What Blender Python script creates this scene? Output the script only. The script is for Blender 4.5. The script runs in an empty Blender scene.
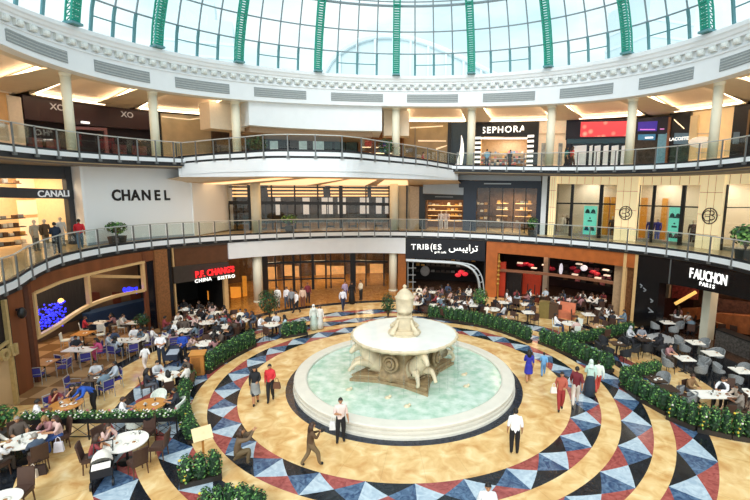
import bpy, bmesh, math, random
import numpy as np
from math import sin, cos, pi, radians, degrees, sqrt, atan2, hypot
from mathutils import Vector, Matrix, Euler
random.seed(7)
rnd = random.Random(11)
COL = bpy.context.scene.collection
SC = bpy.context.scene

# ------------------------------------------------------------------ camera model (used to survey the place)
CF, CPIT, CROLL, CYAW, CX = 441.6, .1437, .006, -.005, 402.8
CH = 9.4
CD = 2.189 * CH
def ray(px, py):
    u = px - CX; v = py - 250.0
    cr, sr = cos(-CROLL), sin(-CROLL)
    u, v = cr*u - sr*v, sr*u + cr*v
    cp, sp = cos(CPIT), sin(CPIT)
    x = u; y = CF*cp - v*sp; z = -CF*sp - v*cp
    cy, sy = cos(-CYAW), sin(-CYAW)
    return Vector((cy*x - sy*y, sy*x + cy*y, z))
def on_floor(px, py, z=0.0):
    r = ray(px, py); t = (z - CH)/r.z
    return Vector((0, -CD, CH)) + r*t
def on_ring(px, py, R):
    r = ray(px, py); o = Vector((0, -CD, CH))
    a = r.x**2 + r.y**2; b = 2*o.y*r.y; c = o.y**2 - R*R
    t = (-b + sqrt(max(b*b - 4*a*c, 0)))/(2*a)
    p = o + r*t
    return degrees(atan2(p.x, p.y)), p.z
def P(a, r, z=0.0):
    a = radians(a); return Vector((r*sin(a), r*cos(a), z))

cam_d = bpy.data.cameras.new('camera'); cam = bpy.data.objects.new('camera', cam_d); COL.objects.link(cam)
fw = ray(CX, 250).normalized(); rt = (ray(CX+1, 250) - ray(CX, 250)).normalized(); up = rt.cross(fw).normalized()
M = Matrix((rt, up, -fw)).transposed().to_4x4(); M.translation = Vector((0, -CD, CH))
cam.matrix_world = M
cam_d.sensor_width = 36.0; cam_d.sensor_fit = 'HORIZONTAL'
cam_d.lens = CF/750.0*36.0; cam_d.shift_x = -(CX - 375.0)/750.0
cam_d.clip_start = .1; cam_d.clip_end = 600
SC.camera = cam
SC.view_settings.view_transform = 'Standard'; SC.view_settings.look = 'None'
SC.view_settings.gamma = 1.0
SC.view_settings.use_curve_mapping = False
SC.view_settings.exposure = 0.33
try:
    SC.cycles.use_denoising = True
    SC.cycles.max_bounces = 7; SC.cycles.diffuse_bounces = 4; SC.cycles.glossy_bounces = 3
    SC.cycles.transparent_max_bounces = 16; SC.cycles.transmission_bounces = 4
    SC.cycles.sample_clamp_indirect = 4.0
except Exception: pass

# ------------------------------------------------------------------ materials
def srgb(c):
    return tuple((x/12.92 if x <= .04045 else ((x+.055)/1.055)**2.4) for x in c)
def hexc(h):
    return srgb(tuple(int(h[i:i+2], 16)/255 for i in (0, 2, 4)))
MATS = {}
def mat(name, h, rough=.6, metal=0.0, var=0.12, scale=6.0, emit=0.0, spec=.5, bump=0.0, alpha=None, stretch=None):
    if name in MATS: return MATS[name]
    m = bpy.data.materials.new(name); m.use_nodes = True
    nt = m.node_tree; b = nt.nodes['Principled BSDF']
    col = hexc(h) if isinstance(h, str) else h
    b.inputs['Roughness'].default_value = rough
    b.inputs['Metallic'].default_value = metal
    b.inputs['Specular IOR Level'].default_value = spec
    b.inputs['Base Color'].default_value = (*col, 1)
    if var > 0:
        tc = nt.nodes.new('ShaderNodeTexCoord'); n = nt.nodes.new('ShaderNodeTexNoise'); r = nt.nodes.new('ShaderNodeValToRGB')
        n.inputs['Scale'].default_value = scale; n.inputs['Detail'].default_value = 5
        if stretch:
            mp = nt.nodes.new('ShaderNodeMapping'); mp.inputs['Scale'].default_value = stretch
            nt.links.new(tc.outputs['Object'], mp.inputs['Vector']); nt.links.new(mp.outputs['Vector'], n.inputs['Vector'])
        else: nt.links.new(tc.outputs['Object'], n.inputs['Vector'])
        r.color_ramp.elements[0].position = .3; r.color_ramp.elements[1].position = .7
        r.color_ramp.elements[0].color = (*[c*(1-var) for c in col], 1)
        r.color_ramp.elements[1].color = (*[min(1, c*(1+var)) for c in col], 1)
        nt.links.new(n.outputs['Fac'], r.inputs['Fac']); nt.links.new(r.outputs['Color'], b.inputs['Base Color'])
        if bump > 0:
            bp = nt.nodes.new('ShaderNodeBump'); bp.inputs['Strength'].default_value = bump; bp.inputs['Distance'].default_value = .05
            nt.links.new(n.outputs['Fac'], bp.inputs['Height']); nt.links.new(bp.outputs['Normal'], b.inputs['Normal'])
    if emit > 0:
        b.inputs['Emission Color'].default_value = (*col, 1); b.inputs['Emission Strength'].default_value = emit
    MATS[name] = m; return m
def glass(name, h, refl=.08, rough=.02, density=1.0):
    """clear pane: mostly see-through with a little gloss"""
    if name in MATS: return MATS[name]
    m = bpy.data.materials.new(name); m.use_nodes = True; nt = m.node_tree; nt.nodes.clear()
    o = nt.nodes.new('ShaderNodeOutputMaterial'); t = nt.nodes.new('ShaderNodeBsdfTransparent'); g = nt.nodes.new('ShaderNodeBsdfGlossy')
    mx = nt.nodes.new('ShaderNodeMixShader'); fr = nt.nodes.new('ShaderNodeLayerWeight'); fr.inputs['Blend'].default_value = .25
    mt = nt.nodes.new('ShaderNodeMath'); mt.operation = 'MULTIPLY_ADD'; mt.inputs[1].default_value = .3; mt.inputs[2].default_value = refl
    t.inputs['Color'].default_value = (*hexc(h), 1); g.inputs['Roughness'].default_value = rough
    nt.links.new(fr.outputs['Fresnel'], mt.inputs[0]); nt.links.new(mt.outputs[0], mx.inputs['Fac'])
    nt.links.new(t.outputs[0], mx.inputs[1]); nt.links.new(g.outputs[0], mx.inputs[2]); nt.links.new(mx.outputs[0], o.inputs['Surface'])
    MATS[name] = m; return m

# ------------------------------------------------------------------ mesh builder
class MB:
    def __init__(s): s.v = []; s.f = []; s.m = []; s.mi = 0; s.sm = []; s.smooth = False; s.T = Matrix.Identity(4)
    def add(s, vs, fs):
        o = len(s.v); s.v += [tuple(s.T @ Vector(v)) for v in vs]
        s.f += [tuple(i+o for i in f) for f in fs]; s.m += [s.mi]*len(fs); s.sm += [s.smooth]*len(fs); return s
    def box(s, c, d, rz=0.0, rx=0.0, ry=0.0):
        R = Euler((rx, ry, rz)).to_matrix(); c = Vector(c); h = [x/2 for x in d]
        vs = [c + R @ Vector((sx*h[0], sy*h[1], sz*h[2])) for sx in (-1, 1) for sy in (-1, 1) for sz in (-1, 1)]
        return s.add(vs, [(0,1,3,2),(4,6,7,5),(0,4,5,1),(2,3,7,6),(0,2,6,4),(1,5,7,3)])
    def tube(s, pts, r, n=8, caps=True):
        pts = [Vector(p) for p in pts]; rs = r if isinstance(r, (list, tuple)) else [r]*len(pts)
        vs = []; prev = None
        for i, p in enumerate(pts):
            d = (pts[min(i+1, len(pts)-1)] - pts[max(i-1, 0)])
            if d.length < 1e-9: d = Vector((0, 0, 1))
            d.normalize()
            if prev is None:
                x = d.orthogonal().normalized()
                if abs(d.z) > .99: x = Vector((1, 0, 0))
            else:
                x = prev - d*prev.dot(d)
                x = x.normalized() if x.length > 1e-6 else d.orthogonal().normalized()
            prev = x; y = d.cross(x)
            for k in range(n):
                t = 2*pi*(k+.5)/n; vs.append(p + (x*cos(t) + y*sin(t))*rs[i])
        fs = []
        for i in range(len(pts)-1):
            for k in range(n):
                fs.append((i*n+k, i*n+(k+1) % n, (i+1)*n+(k+1) % n, (i+1)*n+k))
        if caps: fs += [tuple(range(n))[::-1], tuple(range((len(pts)-1)*n, len(pts)*n))]
        return s.add(vs, fs)
    def lathe(s, prof, c=(0, 0, 0), n=24, fn=None):
        """prof: [(r,z)]; closed at axis when r==0"""
        c = Vector(c); vs = []; fs = []
        for i, (r, z) in enumerate(prof):
            for k in range(n):
                t = 2*pi*k/n; rr = r*(fn(t, i) if fn else 1); vs.append(c + Vector((rr*cos(t), rr*sin(t), z)))
        for i in range(len(prof)-1):
            for k in range(n):
                fs.append((i*n+k, i*n+(k+1) % n, (i+1)*n+(k+1) % n, (i+1)*n+k))
        if prof[0][0] > 1e-4: fs.append(tuple(range(n))[::-1])
        if prof[-1][0] > 1e-4: fs.append(tuple(range((len(prof)-1)*n, len(prof)*n)))
        return s.add(vs, fs)
    def ball(s, c, r, n=8, m=6):
        r = r if isinstance(r, (tuple, list)) else (r, r, r); c = Vector(c); vs = [c + Vector((0, 0, -r[2]))]
        for i in range(1, m):
            p = -pi/2 + pi*i/m
            for k in range(n):
                t = 2*pi*k/n; vs.append(c + Vector((r[0]*cos(p)*cos(t), r[1]*cos(p)*sin(t), r[2]*sin(p))))
        vs.append(c + Vector((0, 0, r[2]))); fs = []
        for k in range(n): fs.append((0, 1+(k+1) % n, 1+k))
        for i in range(m-2):
            for k in range(n): fs.append((1+i*n+k, 1+i*n+(k+1) % n, 1+(i+1)*n+(k+1) % n, 1+(i+1)*n+k))
        L = len(vs)-1
        for k in range(n): fs.append((1+(m-2)*n+k, 1+(m-2)*n+(k+1) % n, L))
        return s.add(vs, fs)
    def arc(s, prof, a0, a1, step=2.0, close=True):
        """sweep a closed (r,z) profile along an arc; prof may be a function of the angle"""
        n = max(1, int(math.ceil(abs(a1-a0)/step))); vs = []; fs = []; L = None
        for i in range(n+1):
            a = a0 + (a1-a0)*i/n; pr = prof(a) if callable(prof) else prof; L = len(pr)
            vs += [P(a, r, z) for r, z in pr]
        for i in range(n):
            for k in range(L if close else L-1):
                fs.append((i*L+k, i*L+(k+1) % L, (i+1)*L+(k+1) % L, (i+1)*L+k))
        if close: fs += [tuple(range(L)), tuple(range(n*L, (n+1)*L))[::-1]]
        return s.add(vs, fs)
    def arcbox(s, a0, a1, r0, r1, z0, z1, step=2.0):
        f = (lambda a: [(r0(a) if callable(r0) else r0, z0(a) if callable(z0) else z0), (r1(a) if callable(r1) else r1, z0(a) if callable(z0) else z0),
                        (r1(a) if callable(r1) else r1, z1(a) if callable(z1) else z1), (r0(a) if callable(r0) else r0, z1(a) if callable(z1) else z1)])
        return s.arc(f, a0, a1, step)
    def prism(s, pts, z0, z1):
        n = len(pts); vs = [(x, y, z0) for x, y in pts] + [(x, y, z1) for x, y in pts]
        fs = [tuple(range(n))[::-1], tuple(range(n, 2*n))] + [(k, (k+1) % n, n+(k+1) % n, n+k) for k in range(n)]
        return s.add(vs, fs)
    def wall(s, p0, p1, t, z0, z1):
        """straight upright slab between two plan points"""
        p0 = Vector((p0[0], p0[1])); p1 = Vector((p1[0], p1[1])); d = (p1-p0).normalized(); nn = Vector((-d.y, d.x))*t/2
        return s.prism([tuple(p0-nn), tuple(p1-nn), tuple(p1+nn), tuple(p0+nn)], z0, z1)
    def build(s, name, mats, parent=None, world=False):
        me = bpy.data.meshes.new(name); me.from_pydata(s.v, [], s.f)
        for m in (mats if isinstance(mats, (list, tuple)) else [mats]): me.materials.append(m)
        me.polygons.foreach_set('material_index', s.m)
        me.polygons.foreach_set('use_smooth', s.sm)
        bm = bmesh.new(); bm.from_mesh(me); bmesh.ops.recalc_face_normals(bm, faces=bm.faces); bm.to_mesh(me); bm.free()
        me.update()
        o = bpy.data.objects.new(name, me); COL.objects.link(o)
        if parent is not None:
            o.parent = parent
            if world: o.matrix_parent_inverse = root_mat(parent).inverted()
        return o
def root_mat(o):
    m = Matrix.LocRotScale(o.location, o.rotation_euler, o.scale)
    if o.parent is not None: m = root_mat(o.parent) @ o.matrix_parent_inverse @ m
    return m
def tag(o, label=None, cat=None, group=None, kind=None):
    if label: o['label'] = label
    if cat: o['category'] = cat
    if group: o['group'] = group
    if kind: o['kind'] = kind
    return o
def thing(name, label, cat, loc=(0, 0, 0), rz=0.0, group=None):
    o = bpy.data.objects.new(name, None); COL.objects.link(o); o.location = loc; o.rotation_euler = (0, 0, rz)
    o.empty_display_size = .2
    return tag(o, label, cat, group)
def struct(mb, name, m, label=None, cat=None):
    o = mb.build(name, m); o['kind'] = 'structure'
    if label: o['label'] = label
    if cat: o['category'] = cat
    return o
def copy_tree(o, parent=None):
    c = o.copy(); COL.objects.link(c)
    if parent is not None: c.parent = parent
    for ch in list(o.children): copy_tree(ch, c)
    return c
def place(proto, used, loc, rz, label, group=None, s=1.0):
    """first call moves the prototype itself, later calls copy it"""
    o = proto if not used.get(proto.name) else copy_tree(proto)
    used[proto.name] = True
    o.location = loc; o.rotation_euler = (0, 0, rz); o.scale = (s, s, s); o['label'] = label
    if group: o['group'] = group
    return o
USED = {}
def face_rz(p, q):
    """rotation that turns local -Y ... local +Y towards q"""
    d = Vector(q) - Vector(p); return atan2(d.y, d.x) - pi/2
def text_mesh(name, body, m, parent, size, pos, ang, extrude=.02, bold=0.0, squash=1.0, center=True, space=1.0, shear=0.0):
    """ang = azimuth of the wall the letters sit on (deg); the letters face the middle of the hall"""
    cu = bpy.data.curves.new(name, 'FONT'); cu.body = body; cu.size = size; cu.extrude = extrude; cu.offset = bold; cu.space_character = space; cu.shear = shear
    cu.align_x = 'CENTER' if center else 'LEFT'; cu.align_y = 'CENTER'; cu.resolution_u = 3
    tmp = bpy.data.objects.new('tmp', cu); COL.objects.link(tmp)
    bpy.context.view_layer.update()
    me = bpy.data.meshes.new_from_object(tmp.evaluated_get(bpy.context.evaluated_depsgraph_get()))
    bpy.data.objects.remove(tmp); bpy.data.curves.remove(cu)
    for v in me.vertices: v.co.x *= squash
    R = Matrix.Rotation(-radians(ang), 4, 'Z') @ Matrix.Rotation(pi/2, 4, 'X')
    me.transform(Matrix.Translation(pos) @ R)
    me.materials.clear(); me.materials.append(m); me.name = name
    o = bpy.data.objects.new(name, me); COL.objects.link(o)
    if parent is not None:
        o.parent = parent; o.matrix_parent_inverse = root_mat(parent).inverted()
    return o

# ------------------------------------------------------------------ the three ring levels, surveyed from the photograph
LEV = {
 'L1': [(0,284),(16,276),(44,265),(78,256),(117,248),(169,243),(190,240),(242,237.5),(294,235),(346,234),(380,233.6),(432,234),(484,236.5),(536,240),(560,241.5),(612,245.5),(651,250),(690,256),(729,263),(750,267)],
 'L2': [(0,147),(26,150),(52,154),(91,157),(182,160),(471,168),(510,169),(562,168),(612,168.6),(638,168),(690,165),(750,159)],
 'ENT': [(0,41.6),(52,66),(104,79),(156,90),(190,93),(242,100),(294,103),(380,106),(432,106.6),(484,106),(536,105),(570,102),(612,99),(664,91),(716,78),(750,69)],
 'SILL': [(8,0),(52,18),(104,36),(190,55.5),(268,66),(320,71.5),(380,74.5),(458,75.4),(510,73),(560,67.6),(612,56),(664,44),(716,29),(750,19.5)]}
RR = 17.9
def fit(key, R, deg):
    pts = [on_ring(x, y, R) for x, y in LEV[key]]
    a = np.array([p[0] for p in pts])/90.0; z = np.array([p[1] for p in pts])
    c = np.polyfit(a, z, deg); lo, hi = a.min(), a.max()
    return lambda t: float(np.polyval(c, min(max(t/90.0, lo), hi)))
z1 = fit('L1', RR, 6); z2 = fit('L2', RR, 4); ze = fit('ENT', RR, 4); zs = fit('SILL', RR-.35, 4)
def r1(a): return RR - max(0.0, (-84 - a))*0.06
A0, A1 = -112.0, 104.0
# ------------------------------------------------------------------ floor
def floor_material():
    m = bpy.data.materials.new('marble_floor'); m.use_nodes = True; nt = m.node_tree; b = nt.nodes['Principled BSDF']
    N = nt.nodes.new; L = nt.links.new
    def math_(op, a, b_=None, c=None):
        n = N('ShaderNodeMath'); n.operation = op
        for i, v in enumerate((a, b_, c)):
            if v is None: continue
            if isinstance(v, (int, float)): n.inputs[i].default_value = v
            else: L(v, n.inputs[i])
        return n.outputs[0]
    def mixc(f, c1, c2):
        n = N('ShaderNodeMix'); n.data_type = 'RGBA'
        L(f, n.inputs['Factor'])
        for s_, v in ((n.inputs[6], c1), (n.inputs[7], c2)):
            if isinstance(v, tuple): s_.default_value = (*v, 1)
            else: L(v, s_)
        return n.outputs[2]
    tc = N('ShaderNodeTexCoord'); sp = N('ShaderNodeSeparateXYZ'); L(tc.outputs['Object'], sp.inputs[0])
    x, y = sp.outputs[0], sp.outputs[1]
    r = math_('SQRT', math_('ADD', math_('MULTIPLY', x, x), math_('MULTIPLY', y, y)))
    ang = math_('MULTIPLY', math_('ARCTAN2', x, y), 180/pi)            # degrees, clockwise from +y
    def noise(scale, detail=6, dist=0.0, sc=None):
        n = N('ShaderNodeTexNoise'); n.inputs['Scale'].default_value = scale; n.inputs['Detail'].default_value = detail; n.inputs['Distortion'].default_value = dist
        if sc:
            mp = N('ShaderNodeMapping'); mp.inputs['Scale'].default_value = sc; L(tc.outputs['Object'], mp.inputs[0]); L(mp.outputs[0], n.inputs['Vector'])
        else: L(tc.outputs['Object'], n.inputs['Vector'])
        return n.outputs['Fac']
    # veined yellow marble
    v = N('ShaderNodeValToRGB'); L(noise(1.7, 9, .7), v.inputs[0])
    e = v.color_ramp.elements; e[0].position = .28; e[0].color = (*hexc('C9975A'), 1); e[1].position = .75; e[1].color = (*hexc('F3DDAE'), 1)
    q = e.new(.45); q.color = (*hexc('DBB377'), 1); q = e.new(.58); q.color = (*hexc('E8C88F'), 1)
    # slab joints, radial and round
    ja = math_('LESS_THAN', math_('ABSOLUTE', math_('SUBTRACT', math_('FRACT', math_('DIVIDE', ang, 11.25)), .5)), .004)
    yellow = mixc(math_('MULTIPLY', ja, .35), v.outputs[0], hexc('8A6230'))
    stone = noise(3.0, 6, 2.0)
    def shade(h1, h2):
        rr = N('ShaderNodeValToRGB'); L(stone, rr.inputs[0]); rr.color_ramp.elements[0].position = .35; rr.color_ramp.elements[1].position = .68
        rr.color_ramp.elements[0].color = (*hexc(h1), 1); rr.color_ramp.elements[1].color = (*hexc(h2), 1); return rr.outputs[0]
    LIGHT, BLUE, BLACK, RED, DARK = shade('9FB4C6', 'C4D4DE'), shade('2E4568', '64819F'), shade('12161C', '272C33'), shade('8A3F3D', 'B4605A'), shade('20252F', '363C48')
    def pattern(ra, rb, nmod, phase, col_under, flip):
        u = math_('DIVIDE', math_('SUBTRACT', r, ra), rb-ra)             # 0 inner, 1 outer
        t = math_('DIVIDE', math_('SUBTRACT', ang, phase), 360.0/nmod)
        k = math_('FLOOR', math_('ADD', t, .5)); w = math_('SUBTRACT', t, k)      # w in -.5..+.5, rhombus corners at w=0
        par = math_('MODULO', math_('ADD', k, 400.0), 2.0)
        # rhombus: |w| <= .5*(1-|2u-1|)
        uu = math_('SUBTRACT', 1.0, math_('ABSOLUTE', math_('SUBTRACT', math_('MULTIPLY', u, 2.0), 1.0)))
        inside = math_('LESS_THAN', math_('ABSOLUTE', w), math_('MULTIPLY', uu, .5))
        rh = mixc(math_('GREATER_THAN', w, 0.0), LIGHT, BLUE)
        outer = math_('GREATER_THAN', u, .5)
        # gap index: floor(t) tells between which rhombi we are
        gp = math_('MODULO', math_('ADD', math_('FLOOR', t), 400.0 + flip), 2.0)
        same = math_('COMPARE', gp, outer, .1)
        gap = mixc(same, RED, BLACK)
        col = mixc(inside, gap, rh)
        band = math_('MULTIPLY', math_('GREATER_THAN', r, ra), math_('LESS_THAN', r, rb))
        return mixc(band, col_under, col)
    S = CH
    c = pattern(7.69, 8.87, 30, 9.2, yellow, 0)
    c = pattern(9.59, 10.71, 30, 4.8, c, 1)
    c = pattern(11.42, 12.65, 30, 0.4, c, 0)
    def ringc(ra, rb, under, col):
        return mixc(math_('MULTIPLY', math_('GREATER_THAN', r, ra), math_('LESS_THAN', r, rb)), under, col)
    c = ringc(-1, 5.64, c, DARK)
    c = ringc(14.62, 15.3, c, BLACK)
    # the terrace of the right-hand cafe is dark, its doorway pale
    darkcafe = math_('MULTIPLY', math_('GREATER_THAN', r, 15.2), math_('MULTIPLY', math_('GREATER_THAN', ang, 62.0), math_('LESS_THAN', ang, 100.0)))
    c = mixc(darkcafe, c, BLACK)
    pale = math_('MULTIPLY', math_('GREATER_THAN', r, 16.2), math_('MULTIPLY', math_('GREATER_THAN', ang, 66.0), math_('LESS_THAN', ang, 72.0)))
    c = mixc(pale, c, hexc('B9BCBE'))
    # brown tiles in the left-hand restaurant
    ck = N('ShaderNodeTexChecker'); ck.inputs['Scale'].default_value = .9; L(tc.outputs['Object'], ck.inputs[0]); ck.inputs[1].default_value = (*hexc('BB9469'), 1); ck.inputs[2].default_value = (*hexc('8C6844'), 1)
    tl = math_('MULTIPLY', math_('GREATER_THAN', r, 15.3), math_('MULTIPLY', math_('GREATER_THAN', ang, -100.0), math_('LESS_THAN', ang, -62.0)))
    nm = N('ShaderNodeMix'); nm.data_type = 'RGBA'; L(math_('MULTIPLY', tl, 1.0), nm.inputs['Factor']); L(c, nm.inputs[6]); L(ck.outputs[0], nm.inputs[7]); c = nm.outputs[2]
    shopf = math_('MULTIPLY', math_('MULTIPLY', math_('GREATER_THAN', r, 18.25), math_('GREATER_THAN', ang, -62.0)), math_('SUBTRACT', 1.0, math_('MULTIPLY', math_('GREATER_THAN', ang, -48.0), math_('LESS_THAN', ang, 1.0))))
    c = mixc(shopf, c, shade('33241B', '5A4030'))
    mid = math_('MULTIPLY', math_('GREATER_THAN', r, 15.3), math_('MULTIPLY', math_('GREATER_THAN', ang, -48.0), math_('LESS_THAN', ang, 2.0)))
    c = mixc(mid, c, shade('9A5F22', 'D79A4E'))
    L(c, b.inputs['Base Color'])
    b.inputs['Roughness'].default_value = .16; b.inputs['Specular IOR Level'].default_value = .35
    return m
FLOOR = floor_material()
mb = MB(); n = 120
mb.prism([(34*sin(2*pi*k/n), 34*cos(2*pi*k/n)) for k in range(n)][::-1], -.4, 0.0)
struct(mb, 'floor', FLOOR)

WHITE = mat('white_plaster', 'E8EEF3', .55, var=.02, scale=1.5)
CREAM = mat('cream_column', 'E6E1CB', .45, var=.04, scale=2)
BEIGE = mat('beige_ceiling', 'E2D8C6', .7, var=.03, scale=1.5)
BEIGE_D = mat('dark_beige', '9C8A76', .7, var=.04)
BLACKM = mat('black_metal', '15171B', .35, var=.1)
DARKM = mat('dark_slab', '1D2126', .5, var=.1)
STEEL = mat('brushed_steel', 'C4C8C4', .4, .3, var=.05)
GREYM = mat('grey_post', '75797A', .4, .5, var=.06)
RAILG = glass('rail_glass', 'F3F8F6', .03)
SHOPG = glass('shop_glass', 'F4F5F2', .03)
DOMEG = glass('dome_glass', 'E9F5F7', .04)
TEAL = mat('teal_rib', '30A592', .45, var=.08)
TEALD = mat('dark_teal', '5C9098', .5, var=.05)
GRILLE = mat('grey_grille', '8F979A', .6, var=.15, scale=20)
COVE = mat('warm_cove_light', 'FFE6C4', .5, var=0, emit=5.0)
COVEW = mat('warm_panel_light', 'FFDFB0', .5, var=0, emit=1.6)
LAMP = mat('lamp_white', 'FFF3DD', .5, var=0, emit=5.0)

# first gallery slab, deck, edge strip
def dk1(a): return z1(a) + .12
def dk2(a): return z2(a) + .12
mb = MB(); mb.arcbox(A0, A1, lambda a: r1(a)+.12, 32.0, lambda a: z1(a)-.38, lambda a: dk1(a)-.01, 2)
struct(mb, 'floor', mat('gallery_floor', 'C9B089', .2, var=.1, scale=1.2), 'first gallery floor of pale stone')
mb = MB(); mb.arcbox(A0, A1, lambda a: r1(a)+.02, lambda a: r1(a)+.2, lambda a: z1(a)-.36, lambda a: z1(a)+.27, 2)
struct(mb, 'trim_1', DARKM)
mb = MB(); mb.arcbox(A0, A1, lambda a: r1(a)-.06, lambda a: r1(a)+.03, lambda a: z1(a)-.15, lambda a: z1(a)+.15, 2)
struct(mb, 'trim_2', WHITE)
# second gallery slab
mb = MB(); mb.arcbox(A0, A1, RR+.15, 32.0, lambda a: z2(a)-.42, lambda a: dk2(a)-.01, 2)
struct(mb, 'floor', MATS['gallery_floor'], 'second gallery floor')
mb = MB(); mb.arcbox(A0, A1, RR+.02, RR+.2, lambda a: z2(a)-.36, lambda a: z2(a)+.24, 2)
struct(mb, 'trim_3', DARKM)
mb = MB(); mb.arcbox(A0, A1, RR-.06, RR+.03, lambda a: z2(a)-.11, lambda a: z2(a)+.13, 2)
struct(mb, 'trim_4', WHITE)
mb = MB(); mb.arcbox(A0, A1, RR+.2, 32.0, lambda a: z2(a)-.5, lambda a: z2(a)-.43, 2)
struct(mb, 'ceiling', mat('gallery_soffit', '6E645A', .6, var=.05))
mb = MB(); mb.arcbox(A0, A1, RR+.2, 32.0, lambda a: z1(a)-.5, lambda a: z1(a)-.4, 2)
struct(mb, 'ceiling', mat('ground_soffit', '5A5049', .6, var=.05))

# ------------------------------------------------------------------ columns
CA = {65: None}
def colang(px, py, R): return on_ring(px, py, R)[0]
col_px = [(65, 77), (152, 93), (235, 104), (396, 109), (472, 109), (552, 107), (633, 103), (719, 88)]
RC = RR + .85
colA = [colang(x, y, RC) for x, y in col_px]
col_names = ['leftmost cream column on the top gallery, before the dark shop', 'cream column on the top gallery, left of the tall brown display window', 'cream column beside the left end of the white bulkhead', 'cream column at the right end of the white bulkhead',
  'cream column left of the striped cosmetics shop', 'cream column right of the cosmetics shop sign', 'cream column right of the red advertising screen', 'rightmost cream column on the top gallery']
def column(loc, h, r, label, ang):
    t = thing('column', label, 'column', loc, -radians(ang))
    mb = MB(); mb.smooth = True; mb.lathe([(r, .12), (r, h-.2)], n=28); mb.build('shaft', CREAM, t)
    mb = MB(); mb.smooth = True; mb.lathe([(r, h-.2), (r*1.08, h-.17), (r*1.08, h-.12), (r*1.18, h-.06), (r*1.2, h)], n=28); mb.build('capital', CREAM, t)
    mb = MB(); mb.smooth = True; mb.lathe([(r*1.12, 0), (r*1.12, .1), (r, .13)], n=28); mb.build('base', CREAM, t)
    return t
for a, nm, rc_ in zip(colA, col_names, (.24, .27, .31, .33, .33, .32, .29, .26)):
    z0 = dk2(a); column(P(a, RC, z0), ze(a) - z0, rc_, nm, a)
for (x, y), nm in (((256, 232), 'cream column on the first gallery beside the white hoarding wall'), ((394, 228), 'cream column on the first gallery right of the glazed lobby')):
    a = colang(x, y-25, RR+.7); z0 = dk1(a); column(P(a, RR+.7, z0), 9.95 - z0, .38, nm, a)
for (x, y), nm in (((258, 280), 'cream column on the ground floor left of the glass entrance doors'), ((393, 275), 'cream column on the ground floor right of the glass entrance doors')):
    a = colang(x, y, RR+.75); column(P(a, RR+.75, 0), 4.5, .37, nm, a)

# ------------------------------------------------------------------ entablature under the dome
def entab(a):
    b, t = ze(a), zs(a); h = t - b
    return [(RR+.55, b-.05), (RR, b), (RR, b+.50*h), (RR-.06, b+.50*h), (RR-.06, b+.54*h), (RR, b+.56*h), (RR+.04, b+.58*h), (RR+.04, b+.72*h),
            (RR-.18, b+.72*h), (RR-.20, b+.77*h), (RR-.26, b+.80*h), (RR-.30, b+.86*h), (RR-.36, b+.90*h), (RR-.36, b+.985*h), (RR-.30, t), (RR+1.1, t+.05), (RR+1.1, b+.3)]
mb = MB(); mb.arc(entab, A0, A1, 1.5)
mb.mi = 1
a = A0
while a < A1:
    h = zs(a) - ze(a); z = ze(a) + .65*h
    mb.T = Matrix.Translation(P(a, RR-.04, z)) @ Matrix.Rotation(-radians(a), 4, 'Z')
    mb.box((0, 0, .02), (.40, .24, .34)); mb.box((0, -.03, -.02), (.28, .3, .2)); mb.ball((0, -.14, -.02), (.17, .13, .16), 8, 5)
    a += 2.25
mb.T = Matrix.Identity(4)
struct(mb, 'trim_5', [WHITE, mat('cornice_white', 'DDE3E2', .55, var=.02)])
gr = [(5, 66), (94, 149), (175, 229), (254, 306), (331, 383), (407, 458), (483, 535), (560, 613), (639, 693), (720, 772)]
gy = {5: 45, 94: 70, 175: 83, 254: 91, 331: 97, 407: 98, 483: 97, 560: 92, 639: 82, 720: 63}
ords = ['leftmost', 'second from the left', 'third from the left', 'fourth from the left', 'fifth from the left', 'fifth from the right', 'fourth from the right', 'third from the right', 'second from the right', 'rightmost']
for (x0, x1), o_ in zip(gr, ords):
    aa = [on_ring(x, gy[x0], RR)[0] for x in (x0, min(x1, 770))]
    aa[0] = on_ring(x0, gy[x0] - (12 if x0 == 5 else 6 if x0 == 94 else 2 if x0==175 else -3 if x0 > 600 else 0), RR)[0]
    zf = lambda q: ze(q) + .13*(zs(q)-ze(q)); zg = lambda q: ze(q) + .40*(zs(q)-ze(q)); am = sum(aa)/2
    t = thing('air_grille', 'grey slotted air grille in the white band under the dome, ' + o_, 'vent', P(am, RR-.02, zf(am)), 0, 'air grilles in the white band')
    mb = MB(); mb.arcbox(aa[0], aa[1], RR-.03, RR-.005, zf, zg, 1.5); mb.build('grille_plate', GRILLE, t, True)
    mb = MB()
    for k in range(4):
        mb.arcbox(aa[0]+.1, aa[1]-.1, RR-.05, RR-.03, (lambda q, k=k: zf(q)+.06+k*.15), (lambda q, k=k: zf(q)+.10+k*.15), 1.5)
    mb.build('slat', mat('grille_slat', 'B5BCBE', .5), t, True)

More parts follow.
